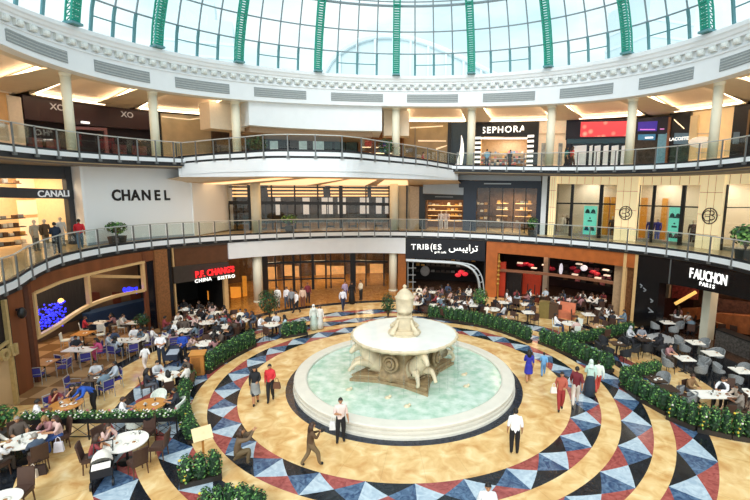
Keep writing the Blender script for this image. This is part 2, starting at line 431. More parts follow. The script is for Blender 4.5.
# ------------------------------------------------------------------ ceiling over the top gallery with glowing trays
def tray_ceiling():
    mb = MB(); segs = []; RO, RI = 32.0, RR+.5
    trays = []
    cs = [colA[0]-17.0] + colA[:3] + colA[3:] + [colA[-1]+16.5]
    for i in range(len(cs)-1):
        if cs[i] < -30 and cs[i+1] > -30: continue
        trays.append((cs[i]+3.0, cs[i+1]-3.0))
    a = A0; br = [A0]
    for t0, t1 in trays: br += [t0, t1]
    br.append(A1); br = sorted(set(br))
    def cell(a0, a1, r0, r1_, dz):
        n = max(1, int((a1-a0)/2)); vs = []; fs = []
        for i in range(n+1):
            q = a0 + (a1-a0)*i/n; vs += [P(q, r0, ze(q)+dz), P(q, r1_, ze(q)+dz)]
        for i in range(n): fs.append((2*i, 2*i+1, 2*i+3, 2*i+2))
        mb.add(vs, fs)
    TR0, TR1, H = RR+1.2, RR+8.6, .34
    gl = MB()
    for i in range(len(br)-1):
        a0, a1 = br[i], br[i+1]; is_t = any(abs(t[0]-a0) < 1e-6 and abs(t[1]-a1) < 1e-6 for t in trays)
        if not is_t: cell(a0, a1, RI, RO, 0); continue
        cell(a0, a1, RI, TR0, 0); cell(a0, a1, TR1, RO, 0)
        mb.mi = 1; cell(a0, a1, TR0-.35, TR1+.35, H); mb.mi = 0
        # ledge all round hides a warm light strip
        mb.arcbox(a0-.6, a1+.6, TR0-.38, TR0-.3, lambda q: ze(q), lambda q: ze(q)+H, 2)
        mb.arcbox(a0-.6, a1+.6, TR1+.3, TR1+.38, lambda q: ze(q), lambda q: ze(q)+H, 2)
        for q in (a0-.6, a1+.5): mb.arcbox(q, q+.1, TR0-.35, TR1+.35, lambda z: ze(z), lambda z: ze(z)+H, 1)
        gl.arcbox(a0, a1, TR1-.02, TR1+.10, lambda q: ze(q)-.02, lambda q: ze(q)+.10, 2)
        gl.arcbox(a0, a1, TR0-.10, TR0+.0, lambda q: ze(q)+.05, lambda q: ze(q)+.14, 2)
        gl.arcbox(a0-.25, a0, TR0, TR1, lambda q: ze(q)+.05, lambda q: ze(q)+.16, 2)
        gl.arcbox(a1, a1+.25, TR0, TR1, lambda q: ze(q)+.05, lambda q: ze(q)+.16, 2)
    # slab above
    mb.mi = 0; mb.arcbox(A0, A1, RR+1.0, RO, lambda q: ze(q)+H+.06, lambda q: ze(q)+H+.3, 3)
    def skew(v):      # the trays' side edges run nearly parallel, not along the radii
        r = hypot(v[0], v[1]); a = atan2(v[0], v[1]); f = min(max((r-TR0)/(TR1-TR0), 0), 1); a *= 1-.085*f
        return (r*sin(a), r*cos(a), v[2])
    mb.v = [skew(v) for v in mb.v]; gl.v = [skew(v) for v in gl.v]
    o = struct(mb, 'ceiling', [BEIGE, mat('tray_ceiling', 'F6E6D4', .7, var=.03)], 'beige ceiling with recessed trays over the top gallery')
    g = gl.build('light_strip', COVE, o)
    return trays
TRAYS = tray_ceiling()

# ------------------------------------------------------------------ glazed dome
RD = RR - .05
ribA = [on_ring(x, y, RD)[0] for x, y in [(66, 10), (154, 47), (237, 61), (317, 70), (396, 74), (472, 74), (550, 68), (630, 52), (712, 29)]]
ribA = [ribA[0]-17.5] + ribA + [ribA[-1]+16.5, ribA[-1]+33]
DP = [(0, 0), (1.2, -.25), (2.6, -.75), (4.2, -1.55), (6.0, -2.7), (7.8, -4.1), (9.6, -5.9)]
def dome(a, h):
    for (h0, d0), (h1, d1) in zip(DP, DP[1:]):
        if h <= h1 or (h1, d1) == DP[-1]:
            f = (h-h0)/(h1-h0); return P(a, RD + d0 + (d1-d0)*f, zs(a) + h)
HS = [0, .6, 1.2, 2.0, 2.8, 3.6, 4.4, 5.2, 6.0, 6.9, 7.8, 8.7, 9.6]
win = thing('window_1', 'glazed dome wall of clear panes in thin grey bars', 'window', (0, 0, 18)); win['kind'] = 'structure'
mb = MB()
na = int((ribA[-1]-ribA[0])/2.5)
vs = []; fs = []
for i in range(na+1):
    a = ribA[0] + (ribA[-1]-ribA[0])*i/na
    vs += [dome(a, h) for h in HS]
for i in range(na):
    for k in range(len(HS)-1): fs.append((i*len(HS)+k, i*len(HS)+k+1, (i+1)*len(HS)+k+1, (i+1)*len(HS)+k))
mb.add(vs, fs); mb.build('pane', DOMEG, win, True)
BAR = mat('grey_bar', '8496A0', .5, var=.04)
mb = MB()
for h, rad in ((1.65, .055), (3.15, .055), (4.75, .10), (5.0, .05), (6.6, .055), (8.2, .055)):
    pts = [dome(ribA[0] + (ribA[-1]-ribA[0])*i/90, h) for i in range(91)]; mb.tube(pts, rad, 5)
mb.build('transom', BAR, win, True)
low = MB(); mul = MB()
for i in range(len(ribA)-1):
    for k in (1, 2, 3):
        a = ribA[i] + (ribA[i+1]-ribA[i])*k/4
        mul.tube([dome(a, h) for h in HS[2:]], .055, 5)
        low.tube([dome(a, h) for h in (0, .6, 1.2, 1.65)], .10, 5)
    a0 = ribA[i] + (ribA[i+1]-ribA[i])*.25; a1 = ribA[i] + (ribA[i+1]-ribA[i])*.75
    low.tube([dome(a0 + (a1-a0)*j/4, .85) for j in range(5)], .04, 5)
mul.build('mullion', BAR, win, True); low.build('lower_mullion', TEALD, win, True)
rib_names = ['outside the frame on the far left', 'leftmost', 'second from the left', 'third from the left', 'fourth from the left', 'in the middle of the dome', 'fourth from the right', 'third from the right', 'second from the right', 'rightmost', 'beyond the right edge', 'far right']
for i, a in enumerate(ribA[:-1]):
    if i == 0 or i > 9: continue
    t = thing('dome_rib', 'green lattice rib of the glass dome, ' + rib_names[i], 'dome rib', P(a, RD-.25, zs(a)+.02), 0, 'green lattice ribs of the dome')
    mb = MB(); w = .24; dpt = .36
    rad = P(a, 1) ; tan = Vector((cos(radians(a)), -sin(radians(a)), 0))
    hs = [.05 + k*.30 for k in range(31)]
    C = [[dome(a, h) - rad*dd + tan*s*w for h in hs] for s in (-1, 1) for dd in (.1, .1+dpt)]
    for c in C: mb.tube(c, .055, 5)
    mb.build('chord', TEAL, t, True)
    mb = MB()
    for k in range(len(hs)):
        for s in (-1, 1):
            p = dome(a, hs[k]) + tan*s*w
            mb.tube([p - rad*.1, p - rad*(.1+dpt)], .035, 4)
            if k+1 < len(hs):
                mb.tube([p - rad*.1, dome(a, hs[k+1]) + tan*s*w - rad*(.1+dpt)], .03, 4)
        if k+1 < len(hs):
            q0 = dome(a, hs[k]) - rad*(.1+dpt); q1 = dome(a, (hs[k]+hs[k+1])/2) - rad*(.1+dpt)
            for q in (q0, q1): mb.tube([q - tan*w, q + tan*w], .07, 4)
    mb.build('lattice', TEAL, t, True)
    mb = MB(); p = dome(a, 0) - rad*.35; mb.box(p + Vector((0, 0, .05)), (.62, .62, .12), -radians(a)); mb.build('foot_plate', TEALD, t, True)

# ------------------------------------------------------------------ outside: pale buildings seen through the dome
PALE = mat('pale_blue_cladding', 'D6E3E6', .5, var=.08, scale=.05)
PALE2 = mat('pale_grey_cladding', 'E2EBEE', .5, var=.05, scale=.05)
t = thing('building', 'pale blue building with a curved roof seen through the middle of the dome', 'building', (2, 90, 18))
mb = MB(); n = 20
mb.T = Matrix.Translation((0, 90, 0))
pts = [(-20+42*k/n, 35+9*sin(pi*(k/n)**.7)) for k in range(n+1)]
vs = [(x, 0, z) for x, z in pts] + [(x, 0, 10) for x, z in pts] + [(x, 24, z) for x, z in pts] + [(x, 24, 10) for x, z in pts]; N1 = n+1
fs = []
for k in range(n): fs += [(k, k+1, N1+k+1, N1+k), (2*N1+k, 2*N1+k+1, 3*N1+k+1, 3*N1+k), (k, k+1, 2*N1+k+1, 2*N1+k)]
mb.add(vs, fs); mb.build('hall', PALE, t, True)
mb = MB(); mb.T = Matrix.Translation((0, 89.6, 0))
for k in range(0, n, 2):
    x, z = pts[k]; mb.box((x, 0, z/2+4), (.5, .5, z-8))
mb.tube([(x, 0, z+.4) for x, z in pts], .6, 6); mb.build('roof_edge', PALE2, t, True)
for nm, lb, x, y, w, d_, h in (('tower', 'pale blue tower seen through the dome right of the middle', 58, 92, 13, 13, 52), ('tower', 'faint grey tower seen through the dome, far left', -50, 92, 16, 12, 47), ('tower', 'slanted pale tower behind the dome near its right side', 96, 70, 12, 12, 60)):
    t = thing(nm, lb, 'building', (x, y, 0)); t.rotation_euler = (0, 0, .3)
    mb = MB(); mb.prism([(-w/2, -d_/2), (w/2, -d_/2), (w/2, d_/2), (-w/2, d_/2)], 0, h); mb.prism([(-w/4, -d_/4), (w/4, -d_/4), (w/4, d_/4), (-w/4, d_/4)], h, h+5); mb.build('body', PALE, t)
    mb = MB()
    for k in range(12): mb.box((0, 0, 8+k*(h-10)/12), (w+.3, d_+.3, .6))
    mb.build('floor_band', PALE2, t)

# ------------------------------------------------------------------ daylight
w = bpy.data.worlds.new('sky'); SC.world = w; w.use_nodes = True; nt = w.node_tree
bg = nt.nodes['Background']; tc = nt.nodes.new('ShaderNodeTexCoord'); mp = nt.nodes.new('ShaderNodeMapping'); mp.inputs['Scale'].default_value = (1, 1, 2.6)
no = nt.nodes.new('ShaderNodeTexNoise'); no.inputs['Scale'].default_value = 3.2; no.inputs['Detail'].default_value = 4; rp = nt.nodes.new('ShaderNodeValToRGB')
rp.color_ramp.elements[0].position = .38; rp.color_ramp.elements[0].color = (*hexc('D3EAF1'), 1); rp.color_ramp.elements[1].position = .6; rp.color_ramp.elements[1].color = (.97, 1.0, 1.0, 1)
nt.links.new(tc.outputs['Generated'], mp.inputs[0]); nt.links.new(mp.outputs[0], no.inputs['Vector']); nt.links.new(no.outputs['Fac'], rp.inputs[0]); nt.links.new(rp.outputs[0], bg.inputs[0])
bg.inputs[1].default_value = 1.12
sd = bpy.data.lights.new('sun', 'SUN'); sd.energy = 1.5; sd.angle = radians(30); sd.color = (1, .97, .92)
so = bpy.data.objects.new('sun', sd); COL.objects.link(so); so.rotation_euler = (radians(52), 0, radians(-8)); so.location = (0, 0, 40)
def shop_light(a, r, z, power, color=(1, .78, .5), size=2.0, name='shop_lamp_light'):
    d = bpy.data.lights.new(name, 'AREA'); d.energy = power; d.color = color; d.size = size; d.shape = 'DISK'
    o = bpy.data.objects.new(name, d); COL.objects.link(o); o.location = P(a, r, z); return o
# ------------------------------------------------------------------ helpers for things set out along the ring
def A(px, py, R): return on_ring(px, py, R)[0]
def Z(px, py, R): return on_ring(px, py, R)[1]
def qb(mb, R, th, L, Rr, step=2.0):
    """a band on the ring wall; L and Rr are (x, y of top, y of bottom) at its two ends"""
    a0, a1 = A(L[0], (L[1]+L[2])/2, R), A(Rr[0], (Rr[1]+Rr[2])/2, R)
    t0, b0, t1, b1 = Z(L[0], L[1], R), Z(L[0], L[2], R), Z(Rr[0], Rr[1], R), Z(Rr[0], Rr[2], R)
    f = lambda q: (q-a0)/(a1-a0)
    mb.arcbox(a0, a1, R, R+th, lambda q: b0+(b1-b0)*f(q), lambda q: t0+(t1-t0)*f(q), step)
    return a0, a1
def V_(mb, x, y, w, R, th, z0, z1):
    """upright post of width w metres whose middle is seen at x,y"""
    a = A(x, y, R); h = degrees(w/2/R); mb.arcbox(a-h, a+h, R, R+th, z0, z1); return a
SPLIT = set('post black_post counter mullion pillar dark_glass shelf transom plinth header column red_drape lampshade lit_ornament inner_window lit_panel hanging light_or_reflection display_panel wall_panel bright_picture dim_picture figure_panel glow_line side_panel jamb door_post sign_band frame_rail lit_shelf lit_alcove fascia blue_panel sign_stroke glass_panel gold_bar edge_post frame pier lattice arch_rung balustrade door_leaf doorway head_rail gold_ornament'.split())
RENAME = {'frame': 'frame_bar', 'lattice': 'lattice_bar', 'balustrade': 'balustrade_bar', 'door_leaf': 'door_frame_bar', 'doorway': 'doorway_bar', 'gold_ornament': 'ornament_bead'}
def pieces(mb):
    par = list(range(len(mb.v)))
    def fd(i):
        while par[i] != i: par[i] = par[par[i]]; i = par[i]
        return i
    for f in mb.f:
        r = fd(f[0])
        for j in f[1:]: par[fd(j)] = r
    g = {}
    for k, f in enumerate(mb.f): g.setdefault(fd(f[0]), []).append(k)
    return list(g.values())
def part(t, name, m, fn):
    mb = MB(); fn(mb)
    if name in SPLIT:
        ps = pieces(mb)
        if len(ps) > 1:
            out = None
            for ks in ps:
                n = MB(); idx = {}
                for k in ks:
                    f = []
                    for i in mb.f[k]:
                        if i not in idx: idx[i] = len(n.v); n.v.append(mb.v[i])
                        f.append(idx[i])
                    n.f.append(tuple(f)); n.m.append(mb.m[k]); n.sm.append(mb.sm[k])
                out = n.build(RENAME.get(name, name), m, t, True)
            return out
    return mb.build(name, m, t, True)
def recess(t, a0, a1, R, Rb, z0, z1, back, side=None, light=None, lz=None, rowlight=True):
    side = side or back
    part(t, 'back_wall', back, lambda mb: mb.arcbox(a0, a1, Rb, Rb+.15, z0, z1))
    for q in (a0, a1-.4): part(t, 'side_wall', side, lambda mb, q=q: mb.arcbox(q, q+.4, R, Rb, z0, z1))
def shelves(t, a0, a1, R, zs_, m, goods, dens=14, depth=.35, hgt=.28):
    part(t, 'shelf', m, lambda mb: [mb.arcbox(a0, a1, R-depth, R, z, z+.05) for z in zs_])
    mb = MB(); n = max(3, int((a1-a0)*radians(1)*R*dens/5))
    for z in zs_:
        for k in range(n):
            if rnd.random() < .15: continue
            q = a0 + (a1-a0)*(k+.5)/n; mb.mi = rnd.randrange(len(goods)); h = hgt*rnd.uniform(.5, 1)
            w_ = radians(a1-a0)*R/n*.7
            c = P(q, R-depth/2, z+.05+h/2); mb.box(c, (w_, depth*.6, h), -radians(q))
    g = mb.build('shelf_goods', goods, t, True); g['kind'] = 'stuff'
CREAMW = mat('cream_shop_wall', 'F3D9AE', .6, var=.05)
CREAMP = mat('cream_stone_panel', 'F1DEB4', .35, var=.05, scale=1.2)
BROWNW = mat('brown_wood', '7A4526', .45, var=.18, scale=2.5, stretch=(1, 1, .15))
LATT = mat('brown_lattice', '8A5A34', .5, var=.3, scale=9)
GOLDF = mat('pale_gold_frame', 'D9B27C', .35, var=.06)
NAVY = mat('navy_frame', '1E2A3C', .4, var=.08)
GREYP = mat('grey_panel', 'AEB9C4', .5, var=.03)
DKIN = mat('dark_interior', '2A2320', .7, var=.3, scale=2)
MAROON = mat('maroon_front', '35171B', .4, var=.1)
TANG = mat('tan_display_wall', 'CDB893', .3, var=.15, scale=.8)
WARMG = mat('warm_lit_shelf', 'FFCE8A', .5, var=.2, scale=3, emit=.7)
ORANGE = mat('orange_brown_panel', 'B0602C', .4, var=.15, scale=2)
REDO = mat('red_orange_wall', 'B5381C', .5, var=.1)
WHT = mat('white_letter', 'F7F7F2', .5, var=0, emit=.9)
BLK = mat('black_letter', '15181C', .5, var=0)
REDL = mat('red_letter', 'E8262B', .5, var=0, emit=.9)
goods_w = [mat('goods_cream', 'EADFC8'), mat('goods_brown', '6B4A30'), mat('goods_gold', 'D8A350'), mat('goods_grey', '8C8B88')]
goods_c = [mat('goods_white', 'F0EEEA'), mat('goods_pink', 'D77A7E'), mat('goods_blue', '5E84A8'), mat('goods_black', '222226'), MATS['goods_gold']]
DKG = mat('dark_goods', '4A4038', .6)

# ================================================================== FIRST GALLERY (storey above the ground)
R1 = RR + 3.3
top1 = lambda q: z2(q) - .5
# the outer wall behind all first-gallery shops
mb = MB(); mb.arcbox(A0, A1, 31.0, 31.3, dk1, top1, 3); struct(mb, 'wall_back', mat('back_wall_tan', 'B09A7C', .7))
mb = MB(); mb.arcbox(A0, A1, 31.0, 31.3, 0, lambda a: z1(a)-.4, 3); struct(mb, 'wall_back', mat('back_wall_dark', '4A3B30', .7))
mb = MB(); mb.arcbox(A0, A1, 31.0, 31.3, dk2, lambda a: ze(a)+.5, 3); struct(mb, 'wall_back', MATS['back_wall_tan'])
# --- menswear shop far left
aL, aR = A(-40, 200, R1), A(76, 205, R1)
t = thing('shop', 'dark-framed menswear shop front, cream inside, at the left edge of the first gallery', 'shop', P(-82, R1, z1(-82)))
DG = mat('charcoal_frame', '3A3F47', .45, var=.06)
part(t, 'header', DG, lambda mb: mb.arcbox(aL, aR, R1, R1+.3, lambda q: top1(q)-.75, top1))
part(t, 'sign_band', DG, lambda mb: qb(mb, R1-.1, .35, (-40, 185, 197), (76, 190, 199)))
part(t, 'post', DG, lambda mb: mb.arcbox(aR-1.3, aR, R1-.05, R1+.3, dk1, top1))
recess(t, aL, aR, R1+.3, R1+4.2, dk1(-80), 10.4, CREAMW)
text_mesh('lettering', 'CANALI', mat('silver_letter', 'D8DCE0', .4, var=0, emit=.35), t, .52, P(A(52, 194, R1), R1-.16, Z(52, 194, R1-.15)), A(52, 194, R1), .02, .006, 1.0)
part(t, 'display_panel', mat('lit_cream_panel', 'FFEBC8', .5, var=.03, emit=.25), lambda mb: [mb.arcbox(A(x0, 200, R1+3), A(x1, 200, R1+3), R1+3.2, R1+3.3, zz0, zz1) for x0, x1, zz0, zz1 in ((20, 56, 5.6, 7.3), (20, 56, 7.5, 8.4), (22, 55, 8.6, 10.0))])
shelves(t, A(-10, 210, R1+2), A(20, 210, R1+2), R1+2, [5.9, 6.4, 6.9, 7.4, 8.9, 9.4], mat('dark_wood_shelf', '3B2517'), goods_w, 16)
part(t, 'plinth', mat('pale_plinth', 'E6DAC4'), lambda mb: mb.arcbox(A(25, 240, R1+1), A(68, 240, R1+1), R1+.6, R1+1.3, dk1(-76), dk1(-76)+.25))
part(t, 'light_or_reflection', COVEW, lambda mb: mb.arcbox(aL+1, aR-1, R1+1, R1+3, top1(-80)-.08, top1(-80)-.03))
shop_light(-79, R1+2, 9.9, 160, (1, .82, .58), 3)
# --- white hoarding
RH = RR + 1.9
ha0, ha1 = A(84, 200, RH), A(192, 205, RH)
t = thing('hoarding_wall', 'large plain white hoarding with big black lettering on the first gallery', 'hoarding', P(-64, RH, z1(-64)))
HW = mat('hoarding_white', 'F6FAFD', .5, var=.01, scale=.5)
pR = P(ha1, RH); pE = P(A(232, 205, R1+1.8), R1+1.8)
def hw(mb):
    mb.arcbox(ha0, ha1, RH, RH+.15, dk1, top1, 1.5); mb.wall(pR, pE, .15, dk1(ha1), top1(ha1))
    mb.wall(P(ha0, RH), P(aR+.2, R1+.3), .15, dk1(ha0), top1(ha0))
part(t, 'panel', HW, hw)
part(t, 'skirting', GREYP, lambda mb: mb.arcbox(ha0, ha1, RH-.03, RH, dk1, lambda q: dk1(q)+.15, 1.5))
ac = A(141, 195, RH)
for i, chh in enumerate('CHANEL'):
    x = [116, 125.7, 135.2, 146, 157, 166.5][i]; q = A(x, 195.5-.0*i, RH)
    text_mesh('letter', chh, BLK, t, .95, P(q, RH-.03, Z(x, 195.8 - .02*i, RH)), q, .02, .03, .90)
# --- glazed lobby in the middle
RL = RR + 4.0
l0, l1 = A(228, 205, RL), A(392, 205, RL)
t = thing('lobby_glazing', 'black-framed glass lobby wall with a dark transom bar on the first gallery', 'glazed screen', P((l0+l1)/2, RL, 5.4))
part(t, 'transom', BLACKM, lambda mb: (qb(mb, RL, .12, (229, 201, 204.5), (392, 203, 206)), qb(mb, RL, .1, (229, 186.5, 187.5), (392, 188, 189)), mb.arcbox(l0, l1, RL, RL+.12, 9.45, 9.75)))
for x in (250, 272, 295, 318, 341, 366, 389):
    part(t, 'mullion', BLACKM, lambda mb, x=x: V_(mb, x, 200, .12 if x not in (250, 341) else .34, RL, .12, dk1(A(x, 200, RL)), 9.7))
for x in (233, 240, 262, 284, 306, 330, 352, 378):
    part(t, 'door_leaf', BLACKM, lambda mb, x=x: (V_(mb, x-3, 220, .09, RL+.4, .08, 5.3, Z(x, 203, RL)), V_(mb, x+4, 220, .09, RL+.4, .08, 5.3, Z(x, 203, RL)), mb.arcbox(A(x-3, 220, RL+.4), A(x+4, 220, RL+.4), RL+.4, RL+.48, 5.5, 5.65)))
part(t, 'glass_pane', SHOPG, lambda mb: mb.arcbox(l0, l1, RL+.05, RL+.06, 5.4, 9.6))
part(t, 'inner_wall', mat('lobby_wall', '4A4540', .6, var=.5, scale=1.2), lambda mb: mb.arcbox(l0-3, l1+3, 29.6, 29.8, 5.3, 10.3))
part(t, 'inner_window', mat('bright_lobby_window', 'F2F4F6', .5, var=.05, emit=.35), lambda mb: [mb.arcbox(A(x, 215, 29.4), A(x+w_, 215, 29.4), 29.4, 29.5, 6.3, 8.1) for x, w_ in ((276, 5), (303, 7), (322, 6), (329, 4), (338, 8), (360, 9), (376, 6), (385, 5))])
def lobby_reflections(mb):  # reflections in the lobby glass, built as warm glowing strips
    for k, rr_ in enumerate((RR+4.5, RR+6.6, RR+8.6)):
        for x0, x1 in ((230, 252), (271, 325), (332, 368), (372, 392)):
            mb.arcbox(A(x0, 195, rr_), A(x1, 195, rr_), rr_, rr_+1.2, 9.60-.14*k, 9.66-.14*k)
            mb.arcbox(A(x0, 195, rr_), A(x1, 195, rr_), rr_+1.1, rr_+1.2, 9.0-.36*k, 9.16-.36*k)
part(t, 'light_or_reflection', mat('lobby_reflection_glow', 'FFC888', .5, var=0, emit=1.1), lobby_reflections)
# right of the lobby: pale narrow windows and dark frame
t = thing('display_window', 'narrow warm lit shop window right of the glazed lobby on the first gallery', 'shop window', P(A(408, 210, R1), R1, 5.4))
part(t, 'pane', TANG, lambda mb: qb(mb, R1+.2, .05, (397, 184, 236), (412, 186, 236)))
part(t, 'wall_panel', mat('tan_stone', 'BDAA92', .5), lambda mb: qb(mb, R1, .2, (410, 186, 236), (420, 187, 236)))
part(t, 'frame', BLACKM, lambda mb: (qb(mb, R1-.05, .3, (396, 184, 236), (398.5, 184, 236)), qb(mb, R1-.05, .3, (406, 184, 236), (407.5, 184, 236)), qb(mb, R1-.05, .4, (419, 186, 237), (425, 188, 237))))
# small dark boutique
t = thing('shop', 'small dark boutique with warm shelves, right of the lobby on the first gallery', 'shop', P(A(444, 210, R1), R1, 5.4))
part(t, 'header', GREYP, lambda mb: qb(mb, R1-.1, .3, (423, 184, 193.5), (466, 184, 195)))
part(t, 'sign_band', DARKM, lambda mb: qb(mb, R1-.12, .4, (423, 194, 200), (466, 195, 200)))
part(t, 'sign_line', mat('dim_letter', '8B8F94', .5, var=0), lambda mb: qb(mb, R1-.15, .03, (435, 196.3, 197.1), (453, 196.6, 197.4)))
part(t, 'post', DARKM, lambda mb: qb(mb, R1-.08, .3, (463, 190, 238), (470, 190, 238)))
recess(t, A(425, 210, R1), A(464, 210, R1), R1+.2, R1+3.5, 5.35, 10.2, mat('warm_brown_wall', '7A5538', .6, var=.2))
shelves(t, A(428, 215, R1+2.5), A(462, 215, R1+2.5), R1+2.6, [6.0, 6.5, 7.0, 7.5], WARMG, goods_w, 14)
shop_light(A(444, 210, R1), R1+1.4, 8.9, 70, (1, .75, .5), 1)
# navy jeweller
t = thing('shop', 'wide navy-framed boutique with pale fascia panel on the first gallery', 'shop', P(A(505, 210, R1), R1, 5.4))
part(t, 'fascia', GREYP, lambda mb: qb(mb, R1-.15, .3, (459, 172, 180), (541, 173, 181)))
part(t, 'sign_band', NAVY, lambda mb: qb(mb, R1-.18, .45, (459, 180.5, 187.5), (541, 181, 188.5)))
part(t, 'sign_line', mat('pale_letter', 'B9C3CC', .5, var=0), lambda mb: qb(mb, R1-.22, .03, (484, 183, 184.2), (511, 183.2, 184.4)))
part(t, 'post', NAVY, lambda mb: (qb(mb, R1-.18, .45, (463, 186, 239), (476, 186, 239)), qb(mb, R1-.18, .45, (536, 186, 241), (541, 187, 241))))
recess(t, A(471, 210, R1), A(538, 210, R1), R1+.25, R1+4, 5.3, 10.2, mat('warm_brown_wall2', '6E5037', .6, var=.3, scale=2))
shelves(t, A(497, 212, R1+3), A(508, 212, R1+3), R1+3, [6.0, 6.6, 7.2, 7.8], WARMG, goods_w, 14)
shelves(t, A(516, 212, R1+3), A(532, 212, R1+3), R1+3, [6.0, 6.6, 7.2, 7.8], WARMG, goods_w, 14)
shelves(t, A(476, 212, R1+3), A(492, 212, R1+3), R1+3, [6.2, 6.9, 7.6], mat('brown_shelf', '5A3A24'), goods_w, 14)
part(t, 'mullion', BLACKM, lambda mb: [V_(mb, x, 215, .07, R1+.1, .06, 5.3, 9.6) for x in (489, 502, 513, 525)])
part(t, 'pane', SHOPG, lambda mb: mb.arcbox(A(474, 210, R1+.1), A(536, 210, R1+.1), R1+.12, R1+.13, 5.4, 9.5))
shop_light(A(505, 210, R1), R1+1.8, 9.0, 190, (1, .75, .5), 1.4)
t = thing('wall_pier', 'slim white pier between the navy boutique and the cream stone fashion shop', 'pier', P(A(543, 210, R1), R1, 5.35))
part(t, 'pier', WHITE, lambda mb: qb(mb, R1-.2, .5, (541, 172, 241), (546, 172, 241)))
part(t, 'black_strip', BLACKM, lambda mb: qb(mb, R1-.15, .4, (546, 172, 241), (549, 172, 241)))  # plain black strip beside the pier
# --- cream stone fashion shop, right
t = thing('shop', 'cream stone fashion shop front with round monograms, right half of the first gallery', 'shop', P(A(650, 210, R1), R1, 5.35))
g0, g1 = A(549, 205, R1), A(790, 205, R1)
CP = CREAMP.copy(); CP.name = 'glowing_cream_stone'; CP.node_tree.nodes['Principled BSDF'].inputs['Emission Color'].default_value = (*hexc('F6DDA8'), 1); CP.node_tree.nodes['Principled BSDF'].inputs['Emission Strength'].default_value = .38  # copy of the cream stone, its lit look put in as glow
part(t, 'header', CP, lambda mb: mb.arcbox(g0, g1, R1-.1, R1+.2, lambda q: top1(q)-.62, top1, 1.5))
def hj(mb):
    for k in range(26):
        q = g0 + (g1-g0)*(k+.5)/26; mb.arcbox(q, q+.07, R1-.115, R1-.1, top1(q)-.6, top1(q)-.02)
part(t, 'joint', mat('stone_joint', '9A865C'), hj)
for x0, x1, y in ((549, 555.5, 205), (616, 637, 206), (699, 722, 206)):
    q0, q1 = A(x0, y, R1-.2), A(x1, y, R1-.2)
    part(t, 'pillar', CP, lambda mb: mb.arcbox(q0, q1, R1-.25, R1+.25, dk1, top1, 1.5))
    def pj(mb):
        for zz in (6.4, 7.7, 9.1): mb.arcbox(q0, q1, R1-.262, R1-.25, zz, zz+.03)
        for f in (.33, .66): mb.arcbox(q0+(q1-q0)*f, q0+(q1-q0)*f+.05, R1-.262, R1-.25, 5.4, 10.2)
    part(t, 'joint', MATS['stone_joint'], pj)
for x, y in ((625.5, 213), (709.5, 216)):
    q = A(x, y, R1-.3); zc = Z(x, y, R1-.3)
    mb = MB(); ring = [P(q, R1-.3) + Vector((cos(radians(q)), -sin(radians(q)), 0))*(.47*cos(s)) + Vector((0, 0, zc + .5*sin(s))) for s in [2*pi*k/28 for k in range(29)]]
    mb.tube(ring, .034, 6); tv = Vector((cos(radians(q)), -sin(radians(q)), 0)); b0 = P(q, R1-.3, zc)
    # the two interlocked letters inside the ring
    mb.tube([b0 + tv*.02 + Vector((0, 0, .47)), b0 + tv*.02 + Vector((0, 0, -.47))], .028, 5)
    mb.tube([b0 + tv*(-.12 + .3*cos(s)) + Vector((0, 0, .33*sin(s))) for s in [pi*.3 + 1.5*pi*k/10 for k in range(11)]], .03, 5)
    mb.tube([b0 + tv*(-.02) + Vector((0, 0, -.03)), b0 + tv*(-.28) + Vector((0, 0, -.03))], .028, 5)
    mb.tube([b0 + tv*(.08 + .2*sin(s)) + Vector((0, 0, .2 + .14*cos(s))) for s in [pi*k/6 for k in range(7)]], .03, 5)
    mb.tube([b0 + tv*(.08 + .24*sin(s)) + Vector((0, 0, -.1 + .16*cos(s))) for s in [pi*k/6 for k in range(7)]], .03, 5)
    mb.build('monogram', BLK, t, True)
part(t, 'mullion', BLACKM, lambda mb: [V_(mb, x, 205, w_, R1, .12, 5.3, 10.0) for x, w_ in ((556, .12), (571.5, .22), (600.5, .26), (637.5, .2), (653, .2), (682.5, .26), (723.5, .3))])
part(t, 'transom', BLACKM, lambda mb: (qb(mb, R1, .1, (556, 202.5, 204), (616, 203.5, 205)), qb(mb, R1, .1, (637, 205, 206.2), (699, 206.5, 208)), qb(mb, R1, .1, (724, 207, 208), (760, 207, 208)), mb.arcbox(g0, g1, R1, R1+.15, 9.82, 9.92)))
part(t, 'pane', SHOPG, lambda mb: mb.arcbox(g0, g1, R1+.05, R1+.06, 5.4, 9.8))
part(t, 'backdrop', mat('cream_backdrop', 'EADCC6', .6, var=.06, scale=.6), lambda mb: mb.arcbox(g0, g1, R1+2.6, R1+2.75, 5.3, 10.2))
part(t, 'soffit', mat('cream_soffit', 'D8C6A6', .6, var=.05), lambda mb: mb.arcbox(g0, g1, R1+.2, R1+2.7, lambda q: top1(q)-.08, lambda q: top1(q)-.02))
part(t, 'hanging', mat('amber_curtain', 'C98A2E', .5, var=.15, emit=.15), lambda mb: [mb.arcbox(A(x0, 215, R1+2.3), A(x1, 215, R1+2.3), R1+2.3, R1+2.45, 5.4, 8.6) for x0, x1 in ((603, 608), (610, 614), (640, 646), (661, 666))])
part(t, 'plinth', mat('grey_plinth', 'A79E92'), lambda mb: mb.arcbox(g0, g1, R1+.2, R1+.9, 5.3, lambda q: dk1(q)+.2))
for x in (580, 650, 700, 740): shop_light(A(x, 205, R1), R1+1.4, 9.7, 55, (1, .93, .85), 2)
AQUA = mat('aqua_poster', '74DCC8', .5, var=.04, emit=.45); DAQ = mat('dark_poster_motif', '1E4E50', .5)
